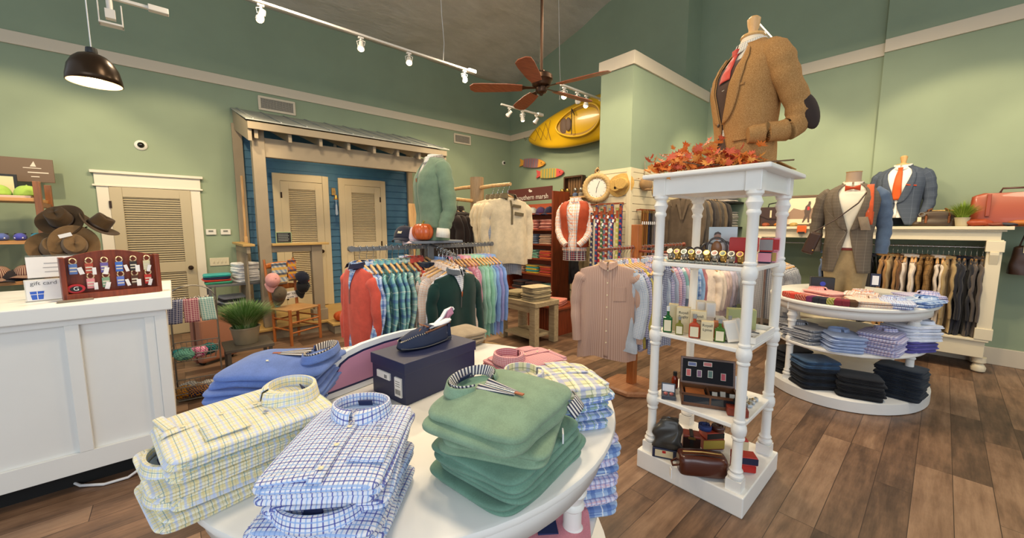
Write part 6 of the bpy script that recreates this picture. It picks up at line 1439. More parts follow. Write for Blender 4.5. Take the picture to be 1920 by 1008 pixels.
# maple leaves
def leaves():
    t = thing('maple_leaf_branch', 'spray of orange autumn maple leaves on the display tower top', 'leaves', (2.20, .91, 1.80))
    rnd = random.Random(5); m = MB(); m2 = MB(); m3 = MB()
    shp = []
    for k in range(20):
        a = 2*pi*k/20; r = (1.0, .55, .8, .5)[k % 4]*(1 if abs(a-pi*1.5) > .5 else .4); shp.append((r*cos(a), r*sin(a)))
    d = Vector((-.05, .30, 0))  # branch spread direction to the left edge, and towards the right
    for i in range(260):
        s = rnd.random(); base = Vector((.10-.16*s+rnd.gauss(0, .045), -.24+.50*s+rnd.gauss(0, .03), 0)); base.x = min(max(base.x, -.17), .20)
        z = .02+abs(rnd.gauss(0, .045))*(1.5-abs(s-.45)*1.6)
        over = base.x < -.115+.0
        if over: z = rnd.uniform(-.05, .05)
        rot = Matrix.Rotation(rnd.uniform(0, 6.28), 3, 'Z') @ Matrix.Rotation(rnd.uniform(-1.3, 1.3), 3, 'X') @ Matrix.Rotation(rnd.uniform(-.8, .8), 3, 'Y')
        sz = rnd.uniform(.022, .042); c = base+Vector((0, 0, max(z, .012 if not over else -.06)))
        vs = [c+rot @ Vector((x*sz, y*sz, .25*sz*(x*x+y*y))) for x, y in shp]+[c]
        if not over: vs = [Vector((v.x, v.y, max(v.z, .003))) for v in vs]
        (m, m2, m3)[i % 3].add(vs, [(k, (k+1) % 20, 20) for k in range(20)])
    m.obj('foliage', mat('orange_leaf', '#dc7a30', .55), t); m2.obj('foliage', mat('rust_red_leaf', '#cf5c3a', .55), t); m3.obj('foliage', mat('amber_leaf', '#e39c4a', .55), t)
    st = MB(); st.tube([(-.06, .20, .02), (0, 0, .035), (.08, -.18, .03), (.17, -.38, .035)], [.003, .004, .005, .004], 6); st.tube([(0, 0, .035), (-.1, .06, .05)], .003, 5); st.obj('twig', mat('grey_brown_twig', '#6b543d', .8), t)
leaves()
# watches on clear cuffs: top shelf front edge
SH = 1.298
rnd = random.Random(3)
for i in range(10):
    y = 1.055-.041*i
    t = thing('wristwatch', ['silver wristwatch at the left end of the row' if i == 0 else 'metal wristwatch with %s face, %s from the left of the row' % (['pale', 'rose', 'green', 'grey', 'red', 'brown', 'copper', 'black', 'rose', 'ivory'][i], ORD[i])][0], 'watch', (2.185, y, tb(SH)), R(-90)+.1, 'wristwatches along the tower shelf')
    m = MB(); m.b2((-.016, -.02, 0), (.016, .03, .012)); m.obj('acrylic_stand', M_GLASS, t, bevel=.002)
    ms = M_SILV if i % 2 == 0 else M_GOLD
    m = MB(); m.grid(22, 3, lambda u, v: (((v-.5)*.019, .004+.026*cos(2*pi*u), .040+.029*sin(2*pi*u)), None), cu=True); m.obj('bracelet', ms, t, smooth=60, solid=.003)
    m = MB(); m.lathe([(.016, 0), (.018, .003), (.016, .008), (.013, .008)], 20, (0, -.014, .058), ROT(R(55), 3, 'X')); c = m.obj('watch_case', ms, t, smooth=50)
    m = MB(); m.lathe([(.0135, 0), (0, .0004)], 20, (0, -.0205, .0626), ROT(R(55), 3, 'X')); m.obj('dial', mat('watch_face_%d' % (i % 5), ['#d8d0c0', '#b06a58', '#55705a', '#2a2a2e', '#93443a'][i % 5], .3), t)
for i, (y, x, h) in enumerate(((1.00, 2.30, .07), (.96, 2.32, .07), (.915, 2.36, .10), (.87, 2.36, .13), (.84, 2.38, .11))):
    t = thing('bangle_stand', ['low black strap watch behind the row, leftmost', 'low black strap watch behind the row, second', 'cream cuff on a dark hoop behind the watches', 'tall tortoiseshell hoop bracelet behind the watches', 'dark braided bracelet beside the tall hoop'][i], 'bracelet', (x, y, tb(SH)), R(-70))
    m = MB(); m.b2((-.02, -.02, 0), (.02, .02, .01)); m.obj('base', M_BLACK, t, bevel=.002)
    m = MB(); m.tube([(h*.40*cos(a), 0, .01+h*.5+h*.48*sin(a)) for a in [2*pi*k/22 for k in range(22)]], .006, 6, closed=True, up=(0, 1, 0)); m.obj('hoop', mat('dark_tortoiseshell', '#33221a', .3), t, smooth=60)
    if i == 3: MB().ball((0, .0, .075), (.028, .008, .045), 14, 10).obj('tortoise_inlay', mat('amber_tortoise', '#8a5524', .3), t, smooth=180)
# advert card with a man's photograph
t = thing('advert_card', 'upright glossy card showing a man in a white shirt, on the tower shelf', 'card', (2.53, .90, tb(SH)), R(-60))
MB().b2((-.078, -.004, 0), (.078, .004, .20)).obj('card', mat('pale_grey_blue_print', '#b9c6c9', .25), t, bevel=.001)
m = MB(); m.prism([(-.055, .02), (.0, .02), (.01, .085), (-.008, .115), (-.03, .12), (-.055, .09)], 1, -.0052, -.0042); m.obj('printed_shirt', mat('white_print', '#dfe3e3', .4), t)
m = MB(); m.prism([(-.030+.019*cos(2*pi*k/16), .142+.024*sin(2*pi*k/16)) for k in range(16)], 1, -.0054, -.0043); m.obj('printed_face', mat('skin_print', '#a8806a', .4), t)
m = MB(); m.prism([(-.050, .148), (-.045, .165), (-.028, .172), (-.012, .163), (-.010, .152), (-.03, .158)], 1, -.0058, -.0044); m.obj('printed_hair', mat('dark_brown_print', '#3a2b22', .4), t)
# red and pink boxes
def gift_box(x, y, z, dx, dy, dz, rz, m1, m2, label, group='red and pink watch boxes'):
    t = thing('gift_box', label, 'box', (x, y, z), rz, group)
    MB().b2((-dx/2, -dy/2, 0), (dx/2, dy/2, dz)).obj('box_body', m1, t, bevel=.003)
    MB().b2((-dx/2-.001, -dy/2-.002, dz*.12), (dx/2+.001, -dy/2, dz*.9)).obj('front_panel', m2, t)
    return t
gift_box(2.44, .745, tb(SH), .10, .10, .065, R(-75), M_RED, mat('dark_red_print', '#8d1c1c', .4), 'bright red box with an open watch, lower left of the group')
t = gift_box(2.42, .745, tb(SH)+.066, .14, .10, .075, R(-75), M_RED, M_RED, 'large bright red box, upper left behind the near post')
MB().b2((.008, -.0535, .018), (.011, -.0522, .056)).obj('silver_print', mat('silver_print', '#c9ccd2', .4), t)
gift_box(2.50, .66, tb(SH), .06, .08, .062, R(-80), M_NAVYC, M_PINKC, 'navy box with a pink flower on the lower row')
gift_box(2.575, .655, tb(SH), .06, .08, .062, R(-80), M_PINKC, M_GOLD, 'pink box with a gold front, lower right')
gift_box(2.495, .655, tb(SH)+.063, .06, .08, .075, R(-80), M_RED, mat('grey_band_print', '#8d8a88', .4), 'red box with a grey watch band, upper row')
gift_box(2.575, .65, tb(SH)+.063, .07, .08, .075, R(-80), M_PINKC, M_RED, 'pink box with a red lid, upper right')
# cologne bottles and cartons
CS = .878
def bottle(x, y, z, w_, h, col, label, cap=None):
    t = thing('cologne_bottle', label, 'bottle', (x, y, z), R(-68), 'cologne bottles on the tower')
    mg = mat('glass_'+label.split()[0], col, .12, trans=.35)
    m = MB(); m.b2((-w_/2, -w_*.3, 0), (w_/2, w_*.3, h*.58)); m.box((0, 0, h*.62), (w_*.8, w_*.5, h*.10), taper=.45); b = m.obj('glass_body', mg, t, bevel=.005)
    m = MB(); m.lathe([(w_*.16, h*.62), (w_*.15, h*.82)], 14); m.obj('bottle_neck', mg, t, smooth=40)
    m = MB(); m.lathe([(w_*.19, h*.82), (w_*.2, h*.85), (w_*.2, h), (0, h)], 14); m.obj('cap', cap or mat('grey_cap', '#8d8f8c', .4), t, smooth=40)
    m = MB(); m.b2((-w_*.38, -w_*.3-.0015, h*.06), (w_*.38, -w_*.3, h*.48)); m.obj('paper_label', mat('cream_label', '#e0d6b4', .6), t)
bottle(2.165, 1.045, tb(CS), .050, .155, '#0e6b28', 'green glass cologne bottle with white cap, leftmost', mat('white_cap', '#d8dad6', .4))
bottle(2.165, .975, tb(CS), .042, .105, '#8a8a2c', 'olive glass cologne bottle, second from the left', None)
bottle(2.165, .890, tb(CS), .056, .135, '#d0502a', 'orange glass cologne bottle, middle of the row', None)
bottle(2.19, .765, tb(CS), .050, .125, '#4f7f1e', 'lime green glass cologne bottle beside the carton', None)
bottle(2.24, .735, tb(CS), .045, .14, '#5c6b1c', 'olive green cologne bottle behind the lime one', None)
def carton(x, y, z, w_, d, h, rz, label, txt, m_=M_CREAMC, name='perfume_carton', grp='printed cartons on the tower'):
    t = thing(name, label, 'box', (x, y, z), rz, grp)
    MB().b2((-w_/2, -d/2, 0), (w_/2, d/2, h)).obj('carton', m_, t, bevel=.0015)
    for k, s in enumerate(txt): text_obj(s, .021, mat('dark_print', '#33302a', .6), t, (0, -d/2-.0008, h*.80-.024*k), (R(90), 0, 0), .0003)
    return t
carton(2.255, 1.055, tb(CS), .055, .05, .155, R(-68), 'plain cream carton at the left behind the green bottle', [])
carton(2.235, .985, tb(CS), .075, .05, .15, R(-68), 'cream carton lettered in two lines, left of two', ['Royall', 'Rugby'])
carton(2.225, .895, tb(CS), .080, .05, .145, R(-68), 'cream carton lettered in two lines, right of two', ['Royall', 'Lyme'])
carton(2.175, .825, tb(CS), .062, .045, .105, R(-68), 'short cream carton with pink dot beside the orange bottle', ['Royall', 'Lyme'])
t = carton(2.275, .80, tb(CS), .06, .05, .09, R(-68), 'orange topped small carton behind the row', [], mat('orange_card', '#cf7a4a', .5))
M_SOAP = mat('ivory_soap_carton', '#e2d9cb', .5)
for i in range(5):
    x, y, z, dz, rz = ((2.42, .965, tb(CS), .08, -60), (2.40, .905, tb(CS), .08, -62), (2.42, .962, tb(CS)+.081, .085, -62), (2.40, .90, tb(CS)+.081, .09, -64), (2.395, .84, tb(CS), .09, -60))[i]
    t = thing('soap_carton', ['ivory soap carton at the bottom left of the stack', 'ivory soap carton at the bottom of the stack', 'ivory soap carton on top, left', 'ivory soap carton on top, centre', 'ivory soap carton at the right of the stack'][i], 'box', (x, y, z), R(rz), 'ivory soap cartons stacked on the tower')
    MB().b2((-.026, -.04, 0), (.026, .04, dz)).obj('carton', M_SOAP, t, bevel=.003); MB().b2((-.018, -.0415, .012), (.018, -.040, dz-.012)).obj('label_panel', mat('pale_label', '#d5d2cc', .5), t)
for i in range(2):
    t = thing('soap_carton', ['tilted ivory soap carton leaning left of the near post', 'second tilted ivory soap carton behind the leaning one'][i], 'box', (2.23+.055*i, .705-.0*i, tb(CS)+.006), 0, 'tilted soap cartons', rot=(R(-8), R(-14), R(-62)))
    MB().b2((-.032, -.02, 0), (.032, .02, .115)).obj('carton', M_SOAP, t, bevel=.003); MB().b2((-.022, -.0215, .015), (.022, -.020, .1)).obj('label_panel', mat('pale_label', '#d5d2cc', .5), t)
t = thing('display_carton', 'pale green carton at the back of the cologne shelf', 'box', (2.56, .78, tb(CS)), R(-60)); MB().b2((-.075, -.03, 0), (.075, .03, .125)).obj('carton', mat('sage_card', '#9fa36c', .5), t, bevel=.002)
t = thing('white_tray', 'white wooden tray of small cards at the right of the cologne shelf', 'tray', (2.42, .715, tb(CS)))
m = MB(); m.b2((-.15, -.10, 0), (.20, .045, .008)); m.b2((-.15, -.10, .008), (.20, -.092, .035)); m.b2((-.15, .037, .008), (.20, .045, .035)); m.b2((-.15, -.092, .008), (-.142, .037, .035)); m.b2((.192, -.092, .008), (.20, .037, .035)); m.b2((-.03, -.092, .008), (-.024, .037, .03)); m.obj('tray', M_WHITE, t, bevel=.001)
for i in range(6):
    o = tag(MB().b2((-.018, -.012, 0), (.018, .012, .004)).obj('small_card', mat('card_%d' % (i % 3), ['#6b4038', '#3f4a60', '#9a8f86'][i % 3], .5), None), '%s little card lying in the white tray, %s from the left' % (['maroon', 'navy', 'grey'][i % 3], ORD[i]), 'card', 'small cards in the white tray')
    o.location = (2.31+.045*i, .68+.03*(i % 2), tb(CS)+.009); o.rotation_euler = (0, 0, .3*i)
# watch box shelf
BS = .468
t = thing('jewellery_box', 'open wooden jewellery box with glass front and money clips', 'box', (2.30, .845, tb(BS)), R(-62))
MWB = wood('walnut_box_wood', '#4a2b18', '#6f4526', 2, 0, .35)
m = MB(); W_, D_, H_b = .30, .17, .075
m.b2((-W_/2, -D_/2, 0), (W_/2, D_/2, .008)); m.b2((-W_/2, -D_/2, .008), (-W_/2+.012, D_/2, H_b)); m.b2((W_/2-.012, -D_/2, .008), (W_/2, D_/2, H_b)); m.b2((-W_/2, D_/2-.01, .008), (W_/2, D_/2, H_b)); m.b2((-W_/2, -D_/2, H_b-.014), (W_/2, -D_/2+.01, H_b)); m.b2((-W_/2, -D_/2, .008), (W_/2, -D_/2+.01, .02)); m.b2((-.005, -D_/2, .02), (.005, D_/2-.01, H_b-.012)); m.obj('box_frame', MWB, t, bevel=.0015)
MB().b2((-W_/2+.012, -D_/2+.003, .02), (W_/2-.012, -D_/2+.006, H_b-.014)).obj('glass_front', mat('dark_glass', '#1c242c', .08, trans=.2), t)
MB().b2((-W_/2+.012, -D_/2+.012, .008), (W_/2-.012, D_/2-.01, .04)).obj('velvet_lining', mat('black_velvet', '#16151a', .9), t)
l = MB(); l.b2((-W_/2, 0, 0), (W_/2, .012, .16)); l.xf(Matrix.Translation((0, D_/2-.012, H_b)) @ Matrix.Rotation(R(-12), 4, 'X')); lid = l.obj('open_lid', MWB, t, bevel=.002)
l = MB(); l.b2((-W_/2+.012, -.003, .012), (W_/2-.012, .0, .148)); l.xf(Matrix.Translation((0, D_/2-.012, H_b)) @ Matrix.Rotation(R(-12), 4, 'X')); l.obj('lid_lining', mat('black_velvet', '#16151a', .9), lid)
MB().b2((-.125, -.055, .041), (-.02, .05, .058)).obj('wooden_insert', wood('orange_cedar', '#8a4a22', '#b06a35', 2, 0, .5), t, bevel=.002)
MC_ = [('#35407a', 'blue'), ('#b5483c', 'salmon red'), ('#c23a2a', 'red'), ('#6b2450', 'purple'), ('#2e5a48', 'green'), ('#b02c3c', 'crimson')]
for i, (u, v) in enumerate(((-.085, .118), (.0, .125), (-.105, .065), (-.045, .065), (.015, .068), (.085, .06))):
    c = thing('money_clip', '%s enamel clip, %s in the lid of the jewellery box' % (MC_[i][1], ORD[i]), 'clip', (2.30, .845, tb(BS)), R(-62), 'enamel clips in the lid')
    hz = (i < 2); a, b = (.024, .013) if hz else (.014, .022)
    mm = MB(); mm.b2((-a, -.007, -b), (a, -.0035, b)); mm.xf(Matrix.Translation((0, D_/2-.012, H_b)) @ Matrix.Rotation(R(-12), 4, 'X') @ Matrix.Translation((u, 0, v))); mm.obj('metal_plate', M_SILV, c, bevel=.001)
    mm = MB(); mm.b2((-a+.003, -.0082, -b+.003), (a-.003, -.0068, b-.003)); mm.xf(Matrix.Translation((0, D_/2-.012, H_b)) @ Matrix.Rotation(R(-12), 4, 'X') @ Matrix.Translation((u, 0, v))); mm.obj('enamel', mat('enamel_'+MC_[i][1].replace(' ', '_'), MC_[i][0], .3), c)
for i in range(3):
    c = thing('money_clip', 'silver clip standing in the box tray, %s from the left' % ORD[i], 'clip', (2.30, .845, tb(BS)), R(-62), 'silver clips in the box tray')
    mm = MB(); mm.b2((-.014, -.002, 0), (.014, .002, .036)); mm.xf(Matrix.Translation((.03+.045*i, -.03+.02*(i % 2), .042)) @ Matrix.Rotation(R(-30), 4, 'X')); mm.obj('metal_plate', M_SILV, c, bevel=.001)
t = thing('cufflink_box', 'small open grey case with two rose cufflinks', 'box', (2.185, 1.03, tb(BS)), R(-62))
MB().b2((-.04, -.032, 0), (.04, .032, .022)).obj('case_base', mat('slate_card', '#3b414c', .4), t, bevel=.002)
l = MB(); l.b2((-.04, 0, 0), (.04, .012, .058)); l.xf(Matrix.Translation((0, .03, .018)) @ Matrix.Rotation(R(-18), 4, 'X')); o = l.obj('case_lid', mat('slate_card', '#3b414c', .4), t, bevel=.002)
l = MB(); l.b2((-.033, -.002, .008), (.033, 0, .05)); l.xf(Matrix.Translation((0, .03, .018)) @ Matrix.Rotation(R(-18), 4, 'X')); l.obj('white_lining', M_PAPER, o)
for x in (-.016, .016): MB().lathe([(.011, .022), (.012, .03), (.008, .034), (0, .034)], 14, (x, -.004, 0)).obj('rose_cufflink', mat('rose_enamel', '#b0615a', .3), t, smooth=50)
for i, (x, y) in enumerate(((2.36, 1.075), (2.385, 1.035), (2.42, 1.01))):
    t = thing('amber_bottle', 'amber bottle with black cap, %s from the left on the jewellery shelf' % ORD[i], 'bottle', (x, y, tb(BS)), 0, 'amber bottles behind the cufflink case')
    MB().lathe([(.018, 0), (.02, .004), (.02, .06), (.012, .075), (.009, .08)], 18).obj('glass_body', mat('amber_glass', '#8a2f10', .12, trans=.3), t, smooth=40)
    MB().lathe([(.012, .08), (.012, .105), (0, .106)], 16).obj('cap', M_BLACK, t, smooth=40)
t = thing('black_pouch', 'small crumpled black pouch beside the amber bottles', 'pouch', (2.285, 1.075, tb(BS)), 0); MB().ball((0, 0, .022), (.045, .03, .022), 16, 8).warp(lambda v: v+Vector((0, 0, .006*nz(v.x*40, v.y*40)))).obj('pouch', mat('black_suede', '#15110f', .8), t, smooth=180)
gift_box(2.275, .685, tb(BS), .10, .085, .045, R(-62), M_REDBR, M_REDBR, 'red-brown box with black pompom by the near post')
t = thing('black_pompom', 'black round brush on the red-brown box by the near post', 'brush', (2.28, .68, tb(BS)+.046)); MB().ball((0, 0, .024), .024, 16, 10).obj('bristles', mat('black_bristle', '#121110', .9), t, smooth=180)
t = thing('white_card', 'blank white card standing behind the near post', 'card', (2.50, .80, tb(BS)), R(-62)); MB().b2((-.045, -.002, 0), (.045, .002, .125)).obj('card', M_PAPER, t)
rnd = random.Random(8)
for i in range(9):
    t = thing('packaged_cufflinks', 'clear packet of metal cufflinks, %s of the scattered group' % ORD[i], 'packet', (2.42+.03*(i % 5)+.01*(i//5), .665+.055*(i//5)+.008*(i % 2), tb(BS)), rnd.uniform(0, 3), 'clear packets of cufflinks on the tower')
    MB().box((0, 0, .008), (.034, .026, .014)).obj('packet', M_SILV if i % 2 else mat('pale_blister', '#b4bcc4', .15), t, bevel=.004); MB().ball((0, 0, .017), .006, 8, 5).obj('cufflink', M_GOLD if i % 3 == 0 else M_SILV, t, smooth=180)
# leather goods on the plinth
PS = .117
def soft_bag(name, label, loc, rz, a, b, h, m_, seed, p=.5, taper=.75, dent=.02):
    t = thing(name, label, 'bag', loc, rz); m = MB()
    def f(u, v):
        g = 2*pi*u; k = 1-(1-taper)*v**1.5; rr = 1
        if v > .9: k *= sqrt(max(0, 1-((v-.9)/.1)**2))*.85+.15
        x = a*sgp(cos(g), p)*k; y = b*sgp(sin(g), p)*k; n_ = dent*nz(x*12+seed, y*12, v*3)
        return (x+n_, y+n_*.8, h*v+.01*nz(x*9, y*9+seed)), None
    m.grid(44, 22, f, cu=True); m.add([f(i/44, 1)[0] for i in range(44)], [tuple(range(44))]); m.add([f(i/44, 0)[0] for i in range(44)], [tuple(range(44))]); m.obj('bag_body', m_, t, smooth=60); return t
t = soft_bag('doctor_bag', 'dark grey slouchy leather wash bag on a box', (2.17, 1.015, PS+.062), R(-62), .085, .06, .175, M_DKL, 3, .55, .55, .035)
m = MB(); m.tube([(-.05, 0, .15), (0, 0, .178), (.05, 0, .15)], .004, 6); m.obj('zipper', M_STEEL, t)
t = thing('gift_box', 'navy edged cream box with a red square beneath the grey bag', 'box', (2.17, 1.015, PS+.0), R(-62)); MB().b2((-.085, -.055, .001), (.085, .055, .06)).obj('box_body', M_NAVYC, t, bevel=.002); MB().b2((-.07, -.0565, .010), (.03, -.0548, .052)).obj('front_panel', M_CREAMC, t); MB().b2((-.03, -.058, .035), (-.01, -.056, .05)).obj('red_square', M_RED, t)
def dopp():
    t = thing('wash_bag', 'glossy chestnut leather zipped wash bag at the front of the plinth', 'bag', (2.135, .80, PS), R(-52))
    a, b, h = .125, .062, .125; m = MB()
    def f(u, v):
        s = 2*u-1; g = 2*pi*v; e = (1-abs(s)**8)**.5; y = b*sgp(cos(g), .55)*(.55+.45*e); z = h/2+h/2*sgp(sin(g), .6)*(.72+.28*e)
        return (a*s, y*(1+.05*nz(s*2, g)), max(.002, z)), None
    m.grid(34, 36, f, cv=True)
    m.add([f(0, k/36)[0] for k in range(36)], [tuple(range(36))]); m.add([f(1, k/36)[0] for k in range(36)], [tuple(range(36))]); m.obj('bag_body', M_BROWNL, t, smooth=60)
    for y in (-.030, .030):
        m = MB(); m.tube([(-.122, y, .085), (-.105, y, .121), (0, y, .128), (.105, y, .121), (.122, y, .085)], .0032, 6); m.obj('seam_piping', mat('dark_piping', '#26100a', .4), t, smooth=60)
    m = MB(); m.tube([(-.12, 0, .09), (-.10, 0, .124), (0, 0, .129), (.10, 0, .124), (.12, 0, .09)], .004, 6); m.obj('zipper', mat('aged_brass', '#b08a4e', .3, .8), t)
    m = MB(); m.tube([(-.125, -.03, .06), (-.155, -.02, .045), (-.155, .02, .045), (-.125, .03, .06)], .006, 8); m.obj('side_handle', M_BROWNL, t, smooth=60)
    m = MB(); m.b2((-.165, -.03, -.03+.0), (-.160, .005, .02)); m.obj('swing_tag', M_PAPER, t)
dopp()
t = gift_box(2.30, .93, tb(PS), .095, .08, .125, R(-62), M_REDBR, mat('dark_brown_card', '#2a120c', .4), 'red-brown box with black ribbon behind the chestnut bag', None); MB().b2((-.01, -.045, .06), (.01, .042, .128)).obj('ribbon', M_BLACK, t)
MB().b2((-.02, -.047, .105), (.02, -.04, .12)).obj('name_plate', M_GOLD, t)
gift_box(2.46, .88, tb(PS), .13, .10, .07, R(-40), M_REDBR, mat('mustard_print', '#b29a3e', .5), 'maroon box with multicoloured stripe at the back of the plinth', None)
gift_box(2.45, .87, tb(PS)+.072, .11, .09, .045, R(-35), mat('orange_red_card', '#b5432a', .45), M_BLACK, 'orange-red box stacked on the maroon box', None)
for i, (x, y, z, dx) in enumerate(((2.36, .66, 0, .11), (2.355, .655, .048, .12))):
    gift_box(x, y, tb(PS)+z, dx, .075, .046, R(-55), M_RED, M_NAVYC if i else M_RED, ['bright red box at the bottom right of the plinth', 'bright red box with a clear lid at the right of the plinth'][i], None)
gift_box(2.56, .72, tb(PS), .045, .04, .075, R(-55), M_RED, M_CREAMC, 'small red box standing alone at the right of the plinth', None)
for i, (x, y) in enumerate(((2.42, .90), (2.47, .84))):
    t = thing('belt', ['coiled navy and brown webbing belt on the stacked boxes, left', 'coiled brown leather belt on the stacked boxes, right'][i], 'belt', (x, y, PS+.118), 0)
    m = MB(); m.grid(60, 2, lambda u, v: (((.012+.028*u)*cos(u*18), (.012+.028*u)*sin(u*18), .002+.03*v), None)); m.obj('strap', mat('navy_webbing', '#2c3f78', .7) if i == 0 else M_BROWNL, t, smooth=60, solid=.003); MB().b2((.038, -.012, .002), (.046, .012, .032)).obj('buckle', M_SILV, t, bevel=.002)
# ================================================================ COUNTER TOP
CT_ = 1.0805
def fobs():
    t = thing('key_fob_display', 'arched mahogany board of leather key fobs standing on the counter', 'display', (-.285, 3.36, CT_), R(12))
    mw = M_CHERRY; w_ = .20
    arc = [(-w_, .0), (-w_, .235)]+[(-w_+2*w_*k/14, .235+.045*sin(pi*k/14)) for k in range(1, 14)]+[(w_, .235), (w_, 0)]
    MB().prism(arc, 1, .028, .045).obj('back_board', mw, t, bevel=.002)
    m = MB(); m.b2((-w_-.012, -.03, 0), (-w_+.010, .045, .245)); m.b2((w_-.010, -.03, 0), (w_+.012, .045, .245)); m.obj('side_panel', mw, t, bevel=.003)
    m = MB(); m.b2((-w_, -.04, 0), (w_, -.022, .035)); m.b2((-w_, -.03, 0), (w_, .03, .012)); m.obj('front_ledge', mw, t, bevel=.002)
    cols = [('#5b7ec0', 'light blue'), ('#b04a3a', 'striped red'), ('#6c5fa6', 'purple'), ('#3c6cc4', 'royal blue'), ('#2c2a2c', 'black and green'), ('#d6d2b0', 'cream')]
    cols2 = [('#c0343c', 'crimson oval with a letter G'), ('#dd8f96', 'pink'), ('#7fa284', 'green argyle'), ('#5c74c4', 'blue argyle'), ('#4a2a1c', 'brown and red'), ('#c02f2c', 'red and navy')]
    for r_, (L_, z) in enumerate(((cols, .205), (cols2, .115))):
        for i, (c, n_) in enumerate(L_):
            x = -.158+.063*i; k = thing('key_fob', '%s key fob, %s on the %s row of the board' % (n_, ORD[i], ('upper', 'lower')[r_]), 'key fob', (0, 0, 0), 0, 'key fobs on the arched board')
            M4 = Matrix.Translation((-.285, 3.36, CT_)) @ Matrix.Rotation(R(12), 4, 'Z'); k.matrix_world = M4
            if r_ == 1 and i == 0:
                m = MB(); m.lathe([(.036, 0), (.037, .003), (.035, .007), (0, .007)], 28, (x, -.008, .062), ROT(R(90), 3, 'X'), sx=1, sy=.72); m.obj('oval_patch', mat('crimson_enamel', '#b3202c', .4), k, smooth=40)
                m = MB(); m.lathe([(.024, 0), (.024, .001), (0, .001)], 28, (x, -.0155, .062), ROT(R(90), 3, 'X'), sy=.66); m.obj('black_oval', M_BLACK, k)
                text_obj('G', .032, mat('white_print', '#e9e9e9', .4), k, (x, -.0172, .062), (R(90), 0, 0), .0004); continue
            m = MB(); m.tube([(x+.014*cos(a), .02-.02*abs(cos(a)), z+.015+.017*sin(a)) for a in [2*pi*q_/16 for q_ in range(16)]], .003, 6, closed=True); m.obj('split_ring', mat('bead_ring', '#d2c3a0', .4), k, smooth=60)
            m = MB(); m.b2((x-.018, .006, z-.060), (x+.016, .011, z+.0)); m.obj('leather_tab', mat('fob_'+n_.replace(' ', '_'), c, .6), k, bevel=.003)
            m = MB(); m.b2((x+.006+.004*(i % 2), -.002, z-.068), (x+.026, .001, z-.026)); m.xf(Matrix.Translation((x, 0, z)) @ Matrix.Rotation(.25*(i % 3-1), 4, 'Y') @ Matrix.Translation((-x, 0, -z))); m.obj('paper_tag', M_PAPER, k)
            m = MB(); m.b2((x-.015, .004, z-.045), (x+.013, .0065, z-.038)); m.b2((x-.015, .004, z-.028), (x+.013, .0065, z-.020)); m.obj('needlepoint_band', mat('ivory_stitch', '#d9d2c0', .7), k)
fobs()
t = thing('counter_sign', 'clear stand with a white printed notice, upper of two signs', 'sign', (-.535, 3.50, CT_), R(12))
m = MB(); m.b2((-.105, .0, 0), (.105, .05, .008)); m.b2((-.105, .004, .0), (.105, .007, .255)); m.obj('acrylic_stand', M_GLASS, t)
MB().b2((-.105, -.002, .125), (.105, .002, .245)).obj('paper_notice', M_PAPER, t)
m = MB()
for k, (a, z) in enumerate(((.05, .205), (.055, .18), (.05, .155))): m.b2((-a+.01, -.0028, z), (a+.02, -.0021, z+.004))
m.obj('printed_lines', mat('grey_print', '#9a9a9e', .6), t)
t = thing('gift_card_sign', 'white gift card sign with a blue present, on the counter', 'sign', (-.545, 3.38, CT_), R(12))
m = MB(); m.b2((-.09, -.0, 0), (.09, .06, .006)); m.b2((-.09, .0, 0), (.09, .004, .125)); m.obj('card_holder', mat('white_plastic', '#d9d6cc', .4), t, bevel=.001)
MB().b2((-.085, -.003, .006), (.085, .0, .12)).obj('paper_sign', M_PAPER, t)
text_obj('gift card', .03, mat('grey_print_dark', '#6a6c72', .6), t, (-.02, -.0038, .102), (R(90), 0, 0), .0003)
m = MB(); m.prism([(-.068, .012), (-.028, .012), (-.022, .058), (-.074, .058)], 1, -.0045, -.0035); o = m.obj('printed_present', mat('blue_print', '#2a5cc4', .5), t)
m = MB(); m.b2((-.049, -.005, .012), (-.046, -.0042, .058)); m.b2((-.074, -.005, .04), (-.022, -.0042, .043)); m.obj('printed_ribbon', M_PAPER, o)
MB().b2((.06, -.005, .02), (.075, -.0035, .055)).obj('small_card', mat('green_grey_print', '#6f8a86', .5), t)
t = thing('pen_tray', 'flat dark card reader lying at the front of the counter', 'device', (-.435, 3.24, CT_), R(12)); MB().b2((-.07, -.022, 0), (.07, .022, .010)).obj('case', mat('grey_brown_plastic', '#746c60', .35), t, bevel=.004)
t = thing('paper_slip', 'white paper slip beside the key fob board', 'paper', (-.36, 3.255, CT_), R(12)); MB().b2((-.05, -.02, 0), (.05, .02, .002)).obj('sheet', M_PAPER, t)
t = thing('paper_slip', 'long white paper slip at the right end of the counter', 'paper', (-.18, 3.27, CT_), R(14)); MB().b2((-.09, -.025, 0), (.09, .025, .002)).obj('sheet', M_PAPER, t)
